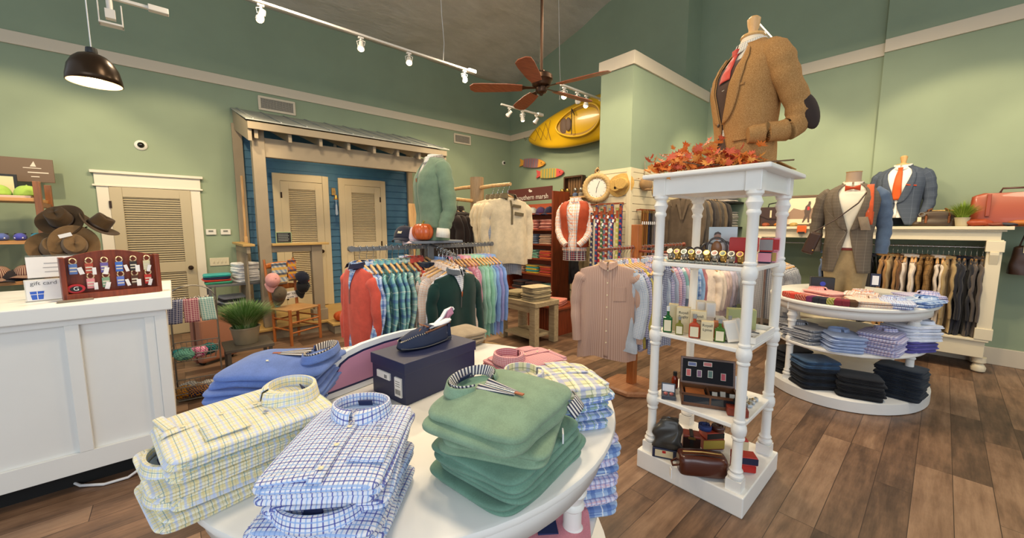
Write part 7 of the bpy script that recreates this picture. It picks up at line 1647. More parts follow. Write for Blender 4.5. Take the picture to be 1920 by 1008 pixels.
# ================================================================ HATS, CAPS, SHOES
def hat_mb(kind):
    m = MB()
    if kind == 'brim':
        def f(u, v):
            a = 2*pi*u
            if v < .45: r = .085+(.165-.085)*(1-v/.45); z = .0+.022*abs(cos(a))**2*(1-v/.45)*1.6
            else:
                k = (v-.45)/.55; r = .085*(1-.25*k) if k < .75 else .085*.81*(1-(k-.75)/.25); z = .115*min(1, k/.75); z -= .02*max(0, k-.5)*2*(1-abs(cos(a)))
            return (r*cos(a)*.92, r*sin(a)*1.08, z), None
        m.grid(40, 24, f, cu=True)
    else:
        def f(u, v):
            a = 2*pi*u; b = v*pi/2; return (.085*cos(b)**.8*cos(a), .095*cos(b)**.8*sin(a), .105*sin(b)), None
        m.grid(28, 12, f, cu=True)
        def g(u, v):
            x = (2*u-1); return (.078*x, -.085*sqrt(max(0, 1-(x*.9)**2))-.075*v*sqrt(max(.02, 1-x*x)), .004-.020*v+.022*x*x*-1*v), None
        m.grid(15, 6, g)
    return m
def hat(kind, label, cat, loc, rot, mt, group=None, emb=None, band=None, name=None):
    me = cached(('hat_'+kind,), lambda: hat_mb(kind), 60); o = shared(name or ('felt_hat' if kind == 'brim' else 'baseball_cap'), me, mt); o.location = loc; o.rotation_euler = rot
    x = o.modifiers.new('s', 'SOLIDIFY'); x.thickness = .003; tag(o, label, cat, group)
    if band and kind == 'brim': MB().lathe([(.0865, .004), (.084, .028)], 30, sx=.93, sy=1.09, cap=False).obj('hat_band', band, o, smooth=60, solid=.002)
    if kind == 'cap':
        MB().ball((0, 0, .106), .008, 8, 5).obj('cap_button', mt, o, smooth=180)
        if emb: m = MB(); m.grid(5, 4, lambda u, v: (((u-.5)*.035, -.0935*(1-.35*v**2)-.001, .035+.03*v), None)); m.obj('front_emblem', emb, o, smooth=60, solid=.002)
    return o
MH1, MH2, MH3 = cloth('olive_brown_felt', '#4d3a24'), cloth('dark_brown_felt', '#33241a'), cloth('tan_felt', '#7a6042')
HB = mat('dark_hat_band', '#2a1c14', .6)
t = thing('hat_stand', 'dark pole stand carrying the felt hats behind the counter', 'stand', (-.66, 5.1, 0))
m = MB(); m.lathe([(.17, 0), (.17, .02), (.02, .03), (.015, .05), (.015, 1.62), (0, 1.63)], 20); m.obj('pole', M_BLACK, t, smooth=40)
for k, z in enumerate((1.28, 1.32, 1.47, 1.50)):
    a = R((-110, -70, 180, 10)[k]); m = MB(); m.tube([(0, 0, z-.05), (.10*cos(a), .10*sin(a), z)], .006, 6); m.obj('peg', M_BLACK, t)
hat('brim', 'tan felt hat with price card facing front, lowest of the hats', 'hat', (-.63, 4.95, 1.34), (R(78), 0, R(8)), MH3, 'felt hats on the stand', band=HB)
hat('brim', 'tan felt hat partly hidden at the left of the stand', 'hat', (-.76, 5.02, 1.30), (R(60), R(-15), R(20)), MH3, 'felt hats on the stand', band=HB)
hat('brim', 'olive brown felt hat topmost on the stand', 'hat', (-.70, 5.08, 1.55), (R(48), R(-22), R(0)), MH1, 'felt hats on the stand', band=HB)
hat('brim', 'dark olive felt hat tipped to the right of the stand', 'hat', (-.50, 5.08, 1.50), (R(14), R(38), R(10)), MH1, 'felt hats on the stand', band=HB)
t = thing('price_card', 'white price card on the front tan felt hat', 'card', (-.66, 4.83, 1.43), R(8)); MB().box((0, 0, 0), (.075, .002, .03), M=ROT(R(-18), 3, 'Y')).obj('card', M_PAPER, t)
# left shelf unit contents
for i, (x, c) in enumerate(((-1.09, '#9fbf57'), (-1.28, '#9fbf57'), (-1.47, '#9fbf57'))):
    hat('cap', ['lime green cap at the right end of the top shelf', 'lime green cap second on the top shelf', 'lime green cap third on the top shelf'][i], 'cap', (x, 6.36, LSH[4]+.03), (0, 0, R(-60)), C(c, 'lime_cotton_cap'), 'lime caps on the top shelf')
t = thing('paper_stack', 'low pile of pale magazines under the lime caps', 'paper', (-1.25, 6.36, LSH[4]+.001)); MB().b2((-.25, -.12, 0), (.2, .1, .025)).obj('magazines', mat('pale_pink_print', '#cdb4a4', .6), t, bevel=.002)
t = thing('framed_notice', 'small black framed document standing on the shelf unit', 'frame', (-1.33, 6.55, LSH[4]+.02), R(6)); MB().b2((-.15, -.012, 0), (.15, .012, .24)).obj('frame', M_BLACK, t, bevel=.003); MB().b2((-.125, -.0145, .02), (.125, -.0115, .215)).obj('document', mat('yellowed_paper', '#d6cda2', .6), t)
t = thing('brown_sign', 'brown board sign with white print above the shelf unit', 'sign', (-1.13, 6.85, 2.13), R(3)); MB().b2((-.30, -.012, -.13), (.17, .012, .13)).obj('board', mat('brown_sign_board', '#6e5a48', .6), t, bevel=.003)
m = MB(); m.prism([(0, .04), (.045, .04), (.03, .10)], 1, -.0145, -.0122); m.b2((-.05, -.0145, .02), (.08, -.0122, .028)); m.b2((-.02, -.0145, -.03), (.13, -.0122, -.018)); m.b2((.0, -.0145, -.075), (.06, -.0122, -.065)); m.obj('white_print', ML, t)
for i, (x, c, s) in enumerate(((-1.45, '#c98a2a', 'ochre'), (-1.30, '#c98a2a', 'orange'), (-1.18, '#5366a8', 'blue white'), (-1.065, '#4a4fae', 'royal blue'), (-.955+.0, '#2f8fae', 'teal'))):
    t = thing('slip_on_shoe', '%s slip-on shoe, %s from the left on the shelf unit' % (s, ORD[i]), 'shoe', (x-.10, 6.30, LSH[3]+.001), R(4), 'slip-on shoes on the shelf unit')
    m = MB(); m.ball((0, 0, .032), (.045, .11, .045), 18, 10); m.warp(lambda v: Vector((v.x, v.y, max(0, v.z)))); m.obj('shoe_body', C(c, 'shoe_'+s.replace(' ', '_')), t, smooth=60)
    MB().tube([(.034*cos(a), .03+.05*sin(a), .068) for a in [2*pi*k/16 for k in range(16)]], .006, 6, closed=True).obj('opening_trim', mat('dark_shoe_lining', '#2a1620', .8), t, smooth=60); MB().b2((-.03, -.095, .022), (.03, -.085, .034)).obj('toe_stripe', M_PAPER, t, bevel=.003)
rnd = random.Random(4)
for i in range(8):
    hat('cap', 'printed dark cap, %s from the right on the third shelf' % ORD[i], 'cap', (-1.08-.085*i, 6.30+.02*(i % 2), LSH[2]+.002+.05*(i % 2)), (R(rnd.uniform(-10, 10)), 0, R(rnd.uniform(-30, 20))), [C('#2a2528', 'black_print_cotton'), plaid('black_white_print', '#35302e', ((.03, .012, 0, '#cfc3a8', .8),), ((.03, .01, 0, '#b8645a', .7),))][i % 2], 'printed caps on the third shelf')
stack(5, -1.18, 6.30, LSH[1]+.001, 0, pal(('#b8767e', 'pink'), ('#8f9aa6', 'grey'), ('#3c4048', 'charcoal')), 'folded shirt', 'shirt', 'shirts on the fourth shelf', W=.34, D=.3, t=.03, place='on the shelf unit')
# caps, mirror-side bits on the ladder back chair
def at_chair(x, y, z): a = R(24); return (1.15+x*cos(a)-y*sin(a), 5.62+x*sin(a)+y*cos(a), z)
hat('cap', 'pale pink cap hooked on the chair back', 'cap', at_chair(-.20, .12, .82), (R(70), R(10), R(10)), C('#d79a96', 'pale_pink_cap'), None)
hat('cap', 'navy cap with a small red mark hooked at the right of the chair', 'cap', at_chair(.19, .10, .80), (R(50), R(-20), R(50)), C('#1d2130', 'navy_cap_cotton'), None, emb=M_RED)
hat('cap', 'black cap hanging below the navy cap on the chair', 'cap', at_chair(.20, .12, .68), (R(75), R(10), R(30)), C('#17181c', 'black_cap_cotton'), None)
hat('cap', 'brown visor cap hanging at the left of the chair', 'cap', at_chair(-.13, .10, .64), (R(80), R(10), R(-10)), C('#5c5040', 'brown_cap_cotton'), None)
for i, (x, z, c) in enumerate(((-.05, .90, '#bfc0b8'), (.13, .93, '#c9742c'))):
    t = thing('patterned_tee', ['blue and yellow wave patterned t-shirt draped on the chair back', 'orange and navy patterned t-shirt on the chair back'][i], 't-shirt', at_chair(x, .20, z), R(24))
    MB().b2((-.10 if i == 0 else -.06, -.016, -.16), (.10 if i == 0 else .06, .0, .13)).obj('cloth', plaid('wave_print_%d' % i, c, ((.06, .03, .01*i, '#3f6ea0', .6),), ((.07, .025, 0, '#d2a43a', .8), (.09, .02, .03, '#2a3348', .8))), t, bevel=.006)
t = thing('lettered_sign', 'white hand lettered sign hanging on the chair slats', 'sign', at_chair(.06, .165, .60), R(24)); MB().b2((-.16, -.006, -.06), (.16, .0, .035)).obj('board', M_PAPER, t, bevel=.002)
text_obj('other local', .055, M_BLACK, t, (0, -.0075, .005), (R(90), 0, 0), .0004); text_obj('brands', .035, M_BLACK, t, (0, -.0075, -.04), (R(90), 0, 0), .0004)
# chalkboard on the porch ledge, oars
t = thing('chalkboard_sign', 'small framed black sign standing on the porch ledge', 'sign', (1.13, FY+.02, 1.281), R(4)); MB().b2((-.095, -.008, 0), (.095, .008, .15)).obj('frame', mat('pale_green_frame', '#8fa07c', .5), t, bevel=.002); MB().b2((-.085, -.0095, .01), (.085, -.0075, .14)).obj('board', mat('black_board', '#15161a', .6), t)
m = MB()
for k in range(5): m.b2((-.07, -.0105, .03+.022*k), (.05+.01*(k % 2), -.0092, .036+.022*k))
m.obj('chalk_lines', mat('grey_chalk', '#9ba09c', .7), t)
t = thing('wooden_oar', 'pale wooden oar leaning in the left corner of the porch', 'oar', (.80, 6.72, 1.271), rot=(0, R(-3), R(90)))
m = MB(); m.tube([(0, 0, .05), (.0, .0, .95)], .016, 10); m.obj('shaft', M_OAK, t, smooth=60); MB().b2((-.04, -.02, 0), (.04, .02, .09)).obj('grip_block', M_OAK, t, bevel=.006)
t = thing('wooden_oar', 'pale wooden paddle blade leaning at the right side of the porch', 'oar', (3.22, 6.2, .16), rot=(R(-3), 0, 0))
m = MB(); m.tube([(0, 0, 0), (0, 0, 1.3)], .018, 10); m.obj('shaft', M_OAK, t, smooth=60); MB().prism([(-.05, 1.25), (.05, 1.25), (.075, 1.45), (.07, 1.75), (-.07, 1.75), (-.075, 1.45)], 1, -.01, .01).obj('blade', M_OAK, t, bevel=.005)
# pumpkins
def pumpkin(loc, r, mt, label, sq=.85):
    t = thing('pumpkin', label, 'pumpkin', loc); m = MB()
    def f(u, v):
        a = 2*pi*u; b = -pi/2+pi*v; rib = 1-.10*abs(cos(a*5))**3*cos(b)**.5 if cos(b) > 0 else 1
        rr = r*cos(b)**.75*rib if cos(b) > 1e-6 else 0; z = r*sq*sin(b)*(1-.22*math.exp(-(rr/(r*.4))**2))
        return (rr*cos(a), rr*sin(a), z+r*sq*.95), None
    m.grid(60, 20, f, cu=True); m.obj('pumpkin_skin', mt, t, smooth=180)
    m = MB(); m.tube([(0, 0, r*sq*1.62), (r*.04, 0, r*sq*1.9), (r*.14, 0, r*sq*2.15)], [r*.16, r*.10, r*.12], 8); m.obj('stem', mat('straw_green_stem', '#8a8436', .7), t, smooth=60)
MPK = mat('glazed_orange_pumpkin', '#c4581e', .3, coat=.4)
pumpkin((RA[0]-.12, RA[1]-.115, 1.388), .088, MPK, 'glossy orange ceramic pumpkin beside the green sweater mannequin')
pumpkin((2.03, 5.95, .162), .155, mat('orange_pumpkin_skin', '#cf6a1e', .5), 'large orange pumpkin on the porch floor', .95)
pumpkin((1.77, 5.70, .151), .12, mat('deep_orange_pumpkin_skin', '#bd5220', .5), 'flat ribbed orange pumpkin on the porch step', .6)
hat('cap', 'navy baseball cap with a light front emblem on the rack board', 'cap', (RA[0]-.215, RA[1]+.02, 1.405), (R(-4), 0, R(-52)), C('#2c2d3a', 'navy_twill_cap'), None, emb=M_CREAMC)
hat('cap', 'white cap with a pink brim beneath the navy cap', 'cap', (RA[0]-.16, RA[1]-.0, 1.388), (0, 0, R(-30)), C('#d9c3c6', 'white_pink_cap'), None)
for i in range(5):
    hat('cap', '%s cap, %s from the right on the display unit' % (['navy', 'dark purple', 'grey and white', 'charcoal', 'navy'][i], ORD[i]), 'cap', (UX+.10, UY0+.13+.2*i, 1.721), (0, 0, R(-110+30*(i % 2))), C(['#23233a', '#3d2a4e', '#a8a8a0', '#3a3a3e', '#2a3350'][i], 'unit_cap_%d' % i), 'caps on the display unit')
# ================================================================ PLANT, BASKET STAND, SUITCASE
def grass(loc, label, r, h, n, cols, pot_r, pot_h, potm, seed, catg='plant', spread=.9):
    t = thing('potted_grass', label, catg, loc); rnd = random.Random(seed); ms = [MB(), MB(), MB()]
    for i in range(n):
        a = rnd.uniform(0, 6.283); k = rnd.random()**.6; base = Vector((pot_r*.75*k*cos(a), pot_r*.75*k*sin(a), pot_h*.9)); hh = h*rnd.uniform(.65, 1.05)*(1-.25*k); lean = spread*r*k*rnd.uniform(.6, 1.1)
        d = Vector((cos(a), sin(a), 0)); s = Vector((-sin(a), cos(a), 0))*rnd.uniform(.0016, .0032)*(h/.4+.4)
        pts = [base+d*lean*(q_**1.8)+Vector((0, 0, hh*q_*(1-.12*q_*k))) for q_ in (0, .3, .6, .85, 1)]
        vs = []; 
        for q_, p in enumerate(pts): w_ = (1, 1, .8, .5, .1)[q_]; vs += [p-s*w_, p+s*w_]
        ms[i % 3].add(vs, [(2*q_, 2*q_+1, 2*q_+3, 2*q_+2) for q_ in range(4)])
    for k, m in enumerate(ms): m.obj('grass_blades', mat('grass_'+cols[k].strip('#'), cols[k], .6), t)
    MB().lathe([(pot_r*.78, 0), (pot_r*.8, .004), (pot_r, pot_h*.93), (pot_r*1.05, pot_h*.94), (pot_r*1.05, pot_h), (pot_r*.95, pot_h), (pot_r*.9, pot_h*.9), (0, pot_h*.9)], 28).obj('pot', potm, t, smooth=40)
    return t
t = thing('plant_table', 'low dark side table under the grass plant', 'table', (.50, 4.62, 0)); m = MB(); m.b2((-.2, -.2, .30), (.2, .2, .33)); m.obj('tabletop', mat('grey_wood_top', '#5b5348', .5), t, bevel=.003)
for x in (-.17, .17):
    for y in (-.17, .17): MB().b2((x-.015, y-.015, 0), (x+.015, y+.015, .30)).obj('leg', mat('grey_wood_top', '#5b5348', .5), t)
grass((.49, 4.62, .331), 'bushy green artificial grass in a beige pot beside the porch', .30, .32, 1900, ['#4f7a35', '#6d9150', '#8fa876'], .125, .17, mat('beige_metal_pot', '#a39880', .4, .3), 2)
def wire_stand():
    t = thing('wire_basket_stand', 'grey wire stand with three baskets beside the counter', 'stand', (.09, 4.30, 0), R(-6)); mw = mat('grey_wire', '#8f8c86', .35, .8)
    for x in (-.16, .16):
        m = MB(); m.tube([(x, .10, 0), (x, .10, .96)], .007, 7); m.obj('upright', mw, t)
    for z, nm in ((.86, 'basket'), (.48, 'basket'), (.14, 'basket')):
        m = MB()
        for dz, s in ((0, 1), (-.06, .96), (-.12, .85)):
            m.tube([(-.16*s, -.12*s, z+dz), (.16*s, -.12*s, z+dz), (.16*s, .10*s, z+dz), (-.16*s, .10*s, z+dz)], .0045, 6, closed=True)
        for k in range(9): x = -.13+.26*k/8; m.tube([(x*1.15, -.12, z), (x, -.10, z-.12), (x, .085, z-.12), (x*1.15, .10, z)], .0025, 5)
        m.obj(nm, mw, t)
    m = MB(); m.tube([(-.16, -.02, .88)]+[(.16*cos(a), -.02, .88+.12*sin(a)) for a in [pi-pi*k/12 for k in range(1, 12)]]+[(.16, -.02, .88)], .006, 7); m.obj('arched_handle', mw, t)
    return t
wire_stand()
FL = lambda n, c, d: plaid(n, c, ((.018, .005, 0, d, .7),), ((.016, .005, .004, d, .7),))
for i, (c, d, n_) in enumerate((('#4a5078', '#c9c9d8', 'navy floral'), ('#9a5068', '#e0c4c4', 'plum floral'), ('#7fb0b0', '#dfe8e0', 'pale teal floral'))):
    t = thing('folded_bandana', '%s bandana hanging from the top wire basket' % n_, 'bandana', (-.02+.10*i, 4.175, .72), R(-6)); m = MB(); m.grid(10, 12, lambda u, v: ((-.05+.10*u+.015*(i-1)*(1-v), -.012+.006*sin(u*9+i), .20*v-.02), (u*.1, v*.2))); m.obj('cloth', FL('bandana_%d' % i, c, d), t, smooth=60, solid=.012)
rnd = random.Random(6)
for i in range(12):
    t = thing('hair_bow', 'silvery grey bow, %s of those heaped in the top basket' % ORD[i], 'bow', (-.04+.045*(i % 6)+rnd.uniform(-.01, .01), 4.23+.07*(i//6), .88), rnd.uniform(0, 3), 'silvery bows in the top basket')
    m = MB(); m.tube([(0, 0, 0), (.022, 0, .014), (.03, 0, 0), (.022, 0, -.010), (0, 0, 0), (-.022, 0, .014), (-.03, 0, 0), (-.022, 0, -.010), (0, 0, 0)], .005, 6); m.obj('ribbon', mat('silver_grey_ribbon', '#a8a29a', .4, .3), t, smooth=60)
def crumple(name, label, loc, r, m_, cat, group=None):
    t = thing(name, label, cat, loc, 0, group); m = MB(); m.ball((0, 0, r[2]), r, 26, 14); m.warp(lambda v: v+Vector((nz(v.x*22, v.y*22, v.z*22+loc[0]*50), nz(v.x*22+7, v.y*22, v.z*22), .6*nz(v.x*22, v.y*22+3, v.z*22+loc[1]*9)))*.014); m.obj('cloth', m_, t, smooth=70)
for i, (x, y, c, d, n_) in enumerate(((.0, 4.27, '#2f8f8c', '#20465a', 'teal'), (.10, 4.24, '#b83a78', '#e3c9d6', 'magenta anchor print'), (.01, 4.21, '#7fc0a4', '#2f5a6a', 'mint'), (.17, 4.29, '#1f2436', '#2f8f8c', 'navy'))):
    crumple('cloth_headband', '%s cloth crumpled in the middle wire basket' % n_, (x, y, .368), (.075, .06, .05), FL('headband_%d' % i, c, d), 'headband', 'printed cloths in the middle basket')
for i, (x, y, c, d, n_) in enumerate(((-.02, 4.25, '#c98f22', '#20305a', 'mustard and navy'), (.08, 4.22, '#1f2a55', '#c98f22', 'navy and gold'), (.14, 4.28, '#c9c4bc', '#2a2a3a', 'white and black'), (.02, 4.33, '#c2beb6', '#333344', 'pale grey'))):
    crumple('cloth_headband', '%s cloth crumpled in the lowest wire basket' % n_, (x, y, .028), (.08, .06, .055), FL('headband_%d' % (i+4), c, d), 'headband', 'printed cloths in the lowest basket')
t = thing('suitcase', 'upright dusty pink suitcase between plant and door', 'suitcase', (.28, 5.35, 0), R(30))
m = MB(); m.b2((-.2, -.09, .03), (.2, .09, .52)); m.obj('shell', mat('dusty_pink_case', '#a8755f', .5), t, bevel=.03, seg=3)
m = MB(); m.b2((-.205, -.012, .03), (.205, .012, .53)); m.tube([(-.06, 0, .52), (-.05, 0, .56), (.05, 0, .56), (.06, 0, .52)], .008, 6); m.obj('trim_and_handle', mat('brown_case_trim', '#6b4030', .5), t)
for x in (-.15, .15): MB().cyl((x, -.03, .02), (x, .03, .02), .02).obj('wheel', M_BLACK, t)
# ================================================================ PILLAR: belts, clock, hats
BC = [('#2b3f78', 'navy'), ('#b3b35a', 'lime'), ('#d0c69a', 'cream'), ('#34508a', 'blue'), ('#7f95b8', 'light blue'), ('#8a2f2a', 'red'), ('#6f7f9a', 'grey blue'), ('#4a6a4a', 'green'), ('#b02c34', 'crimson'), ('#324a7a', 'dark blue'), ('#d2cbb4', 'ivory'), ('#3a3f63', 'indigo')]
def belt(loc, rz, L, w_, m_, label, group, tabm):
    t = thing('belt', label, 'belt', loc, rz, group)
    m = MB(); m.b2((-w_/2, -.016, -L), (w_/2, -.010, 0)); m.b2((-w_/2, .004, -L*.96), (w_/2, .010, 0)); m.obj('strap', m_, t)
    m = MB(); m.b2((-w_/2-.002, -.019, -.13), (w_/2+.002, -.014, -.03)); m.obj('leather_tab', tabm, t, bevel=.001)
    m = MB(); m.tube([(-w_*.6, -.02, -.03), (w_*.6, -.02, -.03), (w_*.6, -.02, .005), (-w_*.6, -.02, .005)], .003, 5, closed=True, up=(0, 1, 0)); m.obj('buckle', M_GOLD, t)
    m = MB(); m.b2((-.014, -.026, -.19), (.012, -.023, -.15)); m.xf(Matrix.Rotation(.3, 4, 'Y')); m.obj('price_tag', M_PAPER, t)
def peg_rail(loc, L, ax, label):
    t = thing('belt_rail', label, 'rail', loc)
    m = MB(); m.b2((-.01, 0, -.01), (.01, L, .01)) if ax == 'y' else m.b2((0, -.01, -.01), (L, .01, .01)); m.obj('bar', M_CHERRYX, t)
    m = MB()
    for k in range(2):
        q_ = .05+(L-.1)*k
        m.b2((0, q_-.008, -.008), (.09, q_+.008, .008)) if ax == 'y' else m.b2((q_-.008, 0, -.008), (q_+.008, .09, .008))
    m.obj('bracket', M_CHERRYX, t)
peg_rail((PX-.10, PY0+.02, 1.80), .50, 'y', 'upper belt rail on the left face of the slatted pillar')
for i in range(12):
    c, n_ = BC[i]; belt((PX-.115-.012*(i % 2), PY0+.04+.04*i, 1.79-.05*(i % 3)), R(-90)+.1, .92-.06*(i % 3), .030, plaid('webbing_'+n_.replace(' ', '_'), c, (), ((.05, .018, 0, '#d9cfae' if i % 3 else '#c0403a', .75),)), '%s motif belt, %s from the pillar corner' % (n_, ORD[i]), 'motif belts on the pillar\'s left face', mat('tan_belt_tab', '#94421f', .45))
peg_rail((PX+.10, PY0-.10, 1.72), .62, 'x', 'belt rail on the front face of the slatted pillar')
for i in range(11):
    c, n_ = [('#8a5a26', 'tan'), ('#7a4a20', 'saddle brown'), ('#94642c', 'honey'), ('#232a44', 'navy'), ('#1c1a1a', 'black'), ('#6b625c', 'taupe'), ('#7c7c82', 'grey'), ('#b5301f', 'scarlet'), ('#b5301f', 'scarlet'), ('#4a2a18', 'dark brown'), ('#8a5a26', 'tan')][i]
    belt((PX+.14+.05*i, PY0-.115, 1.71), .1, .62, .032, mat('belt_leather_'+n_.replace(' ', '_'), c, .45), '%s leather belt, %s from the pillar corner on its front' % (n_, ORD[i]), 'leather belts on the pillar\'s front face', mat('belt_leather_'+n_.replace(' ', '_'), c, .45))
def clock():
    t = thing('wall_clock', 'round rope-framed clock with a white dial on the pillar', 'clock', (4.34, 3.16, 2.02), R(-62)); mr = mat('natural_rope', '#bfa06a', .8)
    m = MB(); n = 150
    m.grid(n, 10, lambda u, v: ((lambda a, b, tw: (((.160+.036*(1+.14*cos(3*b+tw))*cos(b))*cos(a), .036*(1+.14*cos(3*b+tw))*sin(b), (.160+.036*(1+.14*cos(3*b+tw))*cos(b))*sin(a)), None))(2*pi*u, 2*pi*v, 2*pi*u*26)), cu=True, cv=True); m.obj('rope_rim', mr, t, smooth=70)
    MB().lathe([(.135, 0), (.135, .02), (0, .02)], 40, (0, .006, 0), ROT(R(90), 3, 'X')).obj('dial', mat('clock_white', '#e9e2d2', .4), t)
    MB().lathe([(.125, .0), (.138, .006), (.130, .010)], 40, (0, -.014, 0), ROT(R(90), 3, 'X'), cap=False).obj('bezel', mat('pale_brass', '#c9b184', .3, .6), t, smooth=50)
    m = MB(); m.box((.018, -.0165, .045), (.006, .002, .10), M=ROT(R(20), 3, 'Y')); m.box((-.004, -.0165, -.03), (.006, .002, .07), M=ROT(R(5), 3, 'Y')); m.obj('clock_hand', M_BLACK, t)
    m = MB()
    for k in range(12): a = 2*pi*k/12; m.box((.112*cos(a), -.0165, .112*sin(a)), (.005, .001, .012), M=ROT(pi/2-a, 3, 'Y'))
    m.obj('hour_marks', M_BLACK, t)
    m = MB(); m.tube([(0, 0, .19), (.03, 0, .23), (.0, 0, .27), (-.03, 0, .23), (0, 0, .19)], .010, 8); m.obj('rope_loop', mr, t, smooth=60)
clock()
MST = mat('straw_weave', '#c09a52', .8, vary=.15, scale=60)
def boater(loc, rz, label, s=1):
    t = thing('straw_hat', label, 'hat', loc, rz)
    m = MB(); m.lathe([(.16*s, 0), (.162*s, .004), (.09*s, .010), (.088*s, .075*s), (.08*s, .085*s), (0, .087*s)], 36, (0, 0, 0), ROT(R(90), 3, 'X'), sy=.88); m.obj('straw', MST, t, smooth=40); return t
t = boater((PX-.03, 2.86, 2.03), R(-90), 'straw boater hat hung on the pillar\'s left face'); m = MB(); m.lathe([(.018, 0), (.016, .004), (0, .004)], 14, (0.0, -.087, -.03), ROT(R(90), 3, 'X')); m.obj('brown_badge', M_BRONZE, t)
boater((PX-.035, 2.80, 2.05), R(-80), 'second straw hat peeking out behind the boater', .95)
t = thing('flat_cap', 'tan tweed flat cap hung on the pillar\'s front face', 'cap', (PX+.30, PY0-.06, 2.06), 0); MB().ball((0, 0, 0), (.13, .06, .09), 22, 12).obj('cap_body', cloth('tan_tweed', '#9a7a52'), t, smooth=180); MB().ball((.0, -.03, -.075), (.08, .05, .015), 16, 8).obj('peak', cloth('tan_tweed', '#9a7a52'), t, smooth=180)
MB().tube([(0, .03, .08), (0, .03, .30)], .006, 6).obj('hanging_strap', M_TAUPE, t)
boater((PX+.62, PY0-.03, 2.0), 0, 'straw hat at the right on the pillar\'s front face', .7)
# ledge on the back wall
t = thing('wall_ledge', 'pale wooden ledge on the back wall under the kayak', 'shelf', (6.08, 4.35, 2.09)); MB().b2((-.14, -1.1, -.03), (.135, 1.15, 0)).obj('board', M_OAK, t, bevel=.003)
for y in (-.7, .1, .95): MB().prism([(.12, -.03), (-.10, -.03), (.12, -.2)], 1, y-.015, y+.015).obj('bracket', M_BRONZE, t)
t = thing('wooden_crate', 'dark slatted wooden crate standing on the back ledge', 'crate', (6.12, 5.02, 2.091)); mcr = wood('dark_crate_wood', '#3c2618', '#5c3d27', 2, 2)
m = MB(); m.b2((-.04, -.24, 0), (.07, -.21, .42)); m.b2((-.04, .21, 0), (.07, .24, .42)); m.b2((-.04, -.21, .39), (.07, .21, .42)); m.b2((-.04, -.21, 0), (.07, .21, .03)); m.obj('crate_frame', mcr, t, bevel=.003)
m = MB()
for k in range(6): m.b2((.05, -.2+.068*k, .03), (.06, -.145+.068*k, .39))
m.obj('crate_slats', wood('mid_crate_wood', '#6a4a2e', '#8a6844', 2, 2), t)
t = thing('wooden_anchor_frame', 'tall brown arched wooden frame on the ledge by the pillar', 'frame', (6.14, 4.43, 2.091)); m = MB(); m.tube([(0, .10, 0), (0, .11, .32), (0, .07, .46), (0, .0, .52), (0, -.07, .46), (0, -.11, .32), (0, -.10, 0)], .024, 8, up=(1, 0, 0)); m.obj('arched_frame', wood('warm_brown_frame', '#7a4a26', '#9c6638', 2, 2), t, smooth=60); MB().b2((.01, -.09, .0), (.02, .09, .42)).obj('mirror', mat('dull_mirror', '#8a948c', .15, .7), t)
for i, (y, c, n_) in enumerate(((5.22, '#6e2a22', 'maroon'), (5.08, '#7a3a30', 'red-brown'), (4.88, '#5f6f8f', 'steel blue'), (4.74, '#8d8478', 'grey'))):
    t = thing('sunglasses_stand', '%s trinket stand, %s from the left on the back ledge' % (n_, ORD[i]), 'decoration', (6.00, y, 2.091), 0, 'trinkets on the back ledge')
    MB().lathe([(.05, 0), (.055, .05), (.03, .075), (0, .08)], 16).obj('base', mat('trinket_'+n_.replace('-', '_').replace(' ', '_'), c, .5), t, smooth=50); MB().ball((0, 0, .13), (.035, .045, .045), 14, 10).obj('ball_top', M_GOLD if i < 2 else M_SILV, t, smooth=180)
# ================================================================ ON TOP OF THE CABINET
CZ_ = 1.507
t = thing('framed_photograph', 'brown framed sepia photograph of a hunter propped on the cabinet', 'picture', (6.42, 1.25, CZ_), R(-83), rot=None)
fr_ = MB(); W2, H2 = .25, .42
for a in ((-W2, 0, -W2+.028, H2), (W2-.028, 0, W2, H2), (-W2+.028, 0, W2-.028, .028), (-W2+.028, H2-.028, W2-.028, H2)): fr_.b2((a[0], -.015, a[1]), (a[2], .012, a[3]))
tl_ = Matrix.Rotation(R(-9), 4, 'X'); fr_.xf(tl_); fr_.obj('frame', wood('bronze_brown_frame', '#4a3420', '#6b4e30', 3, 0), t, bevel=.003)
m = MB().b2((-W2+.028, -.004, .028), (W2-.028, .0, H2-.028)).xf(tl_); m.obj('sky_print', mat('sepia_sky', '#dcc8a8', .5), t)
m = MB(); m.prism([(-.22, .16), (-.15, .25), (-.06, .22), (.04, .24), (.14, .29), (.22, .27), (.22, .10), (-.22, .10)], 1, -.0052, -.0038).xf(tl_); m.obj('hills_print', mat('sepia_hill', '#8c705a', .5), t)
m = MB(); m.prism([(-.03, .05), (-.045, .05), (-.02, .15), (-.03, .2), (-.02, .27), (.005, .30), (.01, .335), (.03, .34), (.035, .31), (.03, .28), (.045, .22), (.03, .16), (.035, .05), (.015, .05), (.01, .13)], 1, -.0066, -.0050).xf(tl_); m.obj('figure_print', mat('sepia_dark', '#4c3a30', .5), t)
MB().prism([(-.0, .22), (.025, .22), (.025, .265), (.0, .265)], 1, -.0075, -.0064).xf(tl_).obj('red_print', M_RED, t)
t = thing('briefcase', 'dark brown leather satchel at the left end of the cabinet top', 'bag', (6.34, 1.62, CZ_), R(-78)); M_DBL = mat('dark_brown_leather', '#3b2417', .4)
MB().b2((-.15, -.045, 0), (.15, .045, .26)).obj('bag_body', M_DBL, t, bevel=.015); m = MB(); m.prism([(-.15, .265), (.15, .265), (.15, .15), (.05, .10), (-.05, .10), (-.15, .15)], 1, -.058, -.046); m.obj('flap', M_DBL, t, bevel=.002)
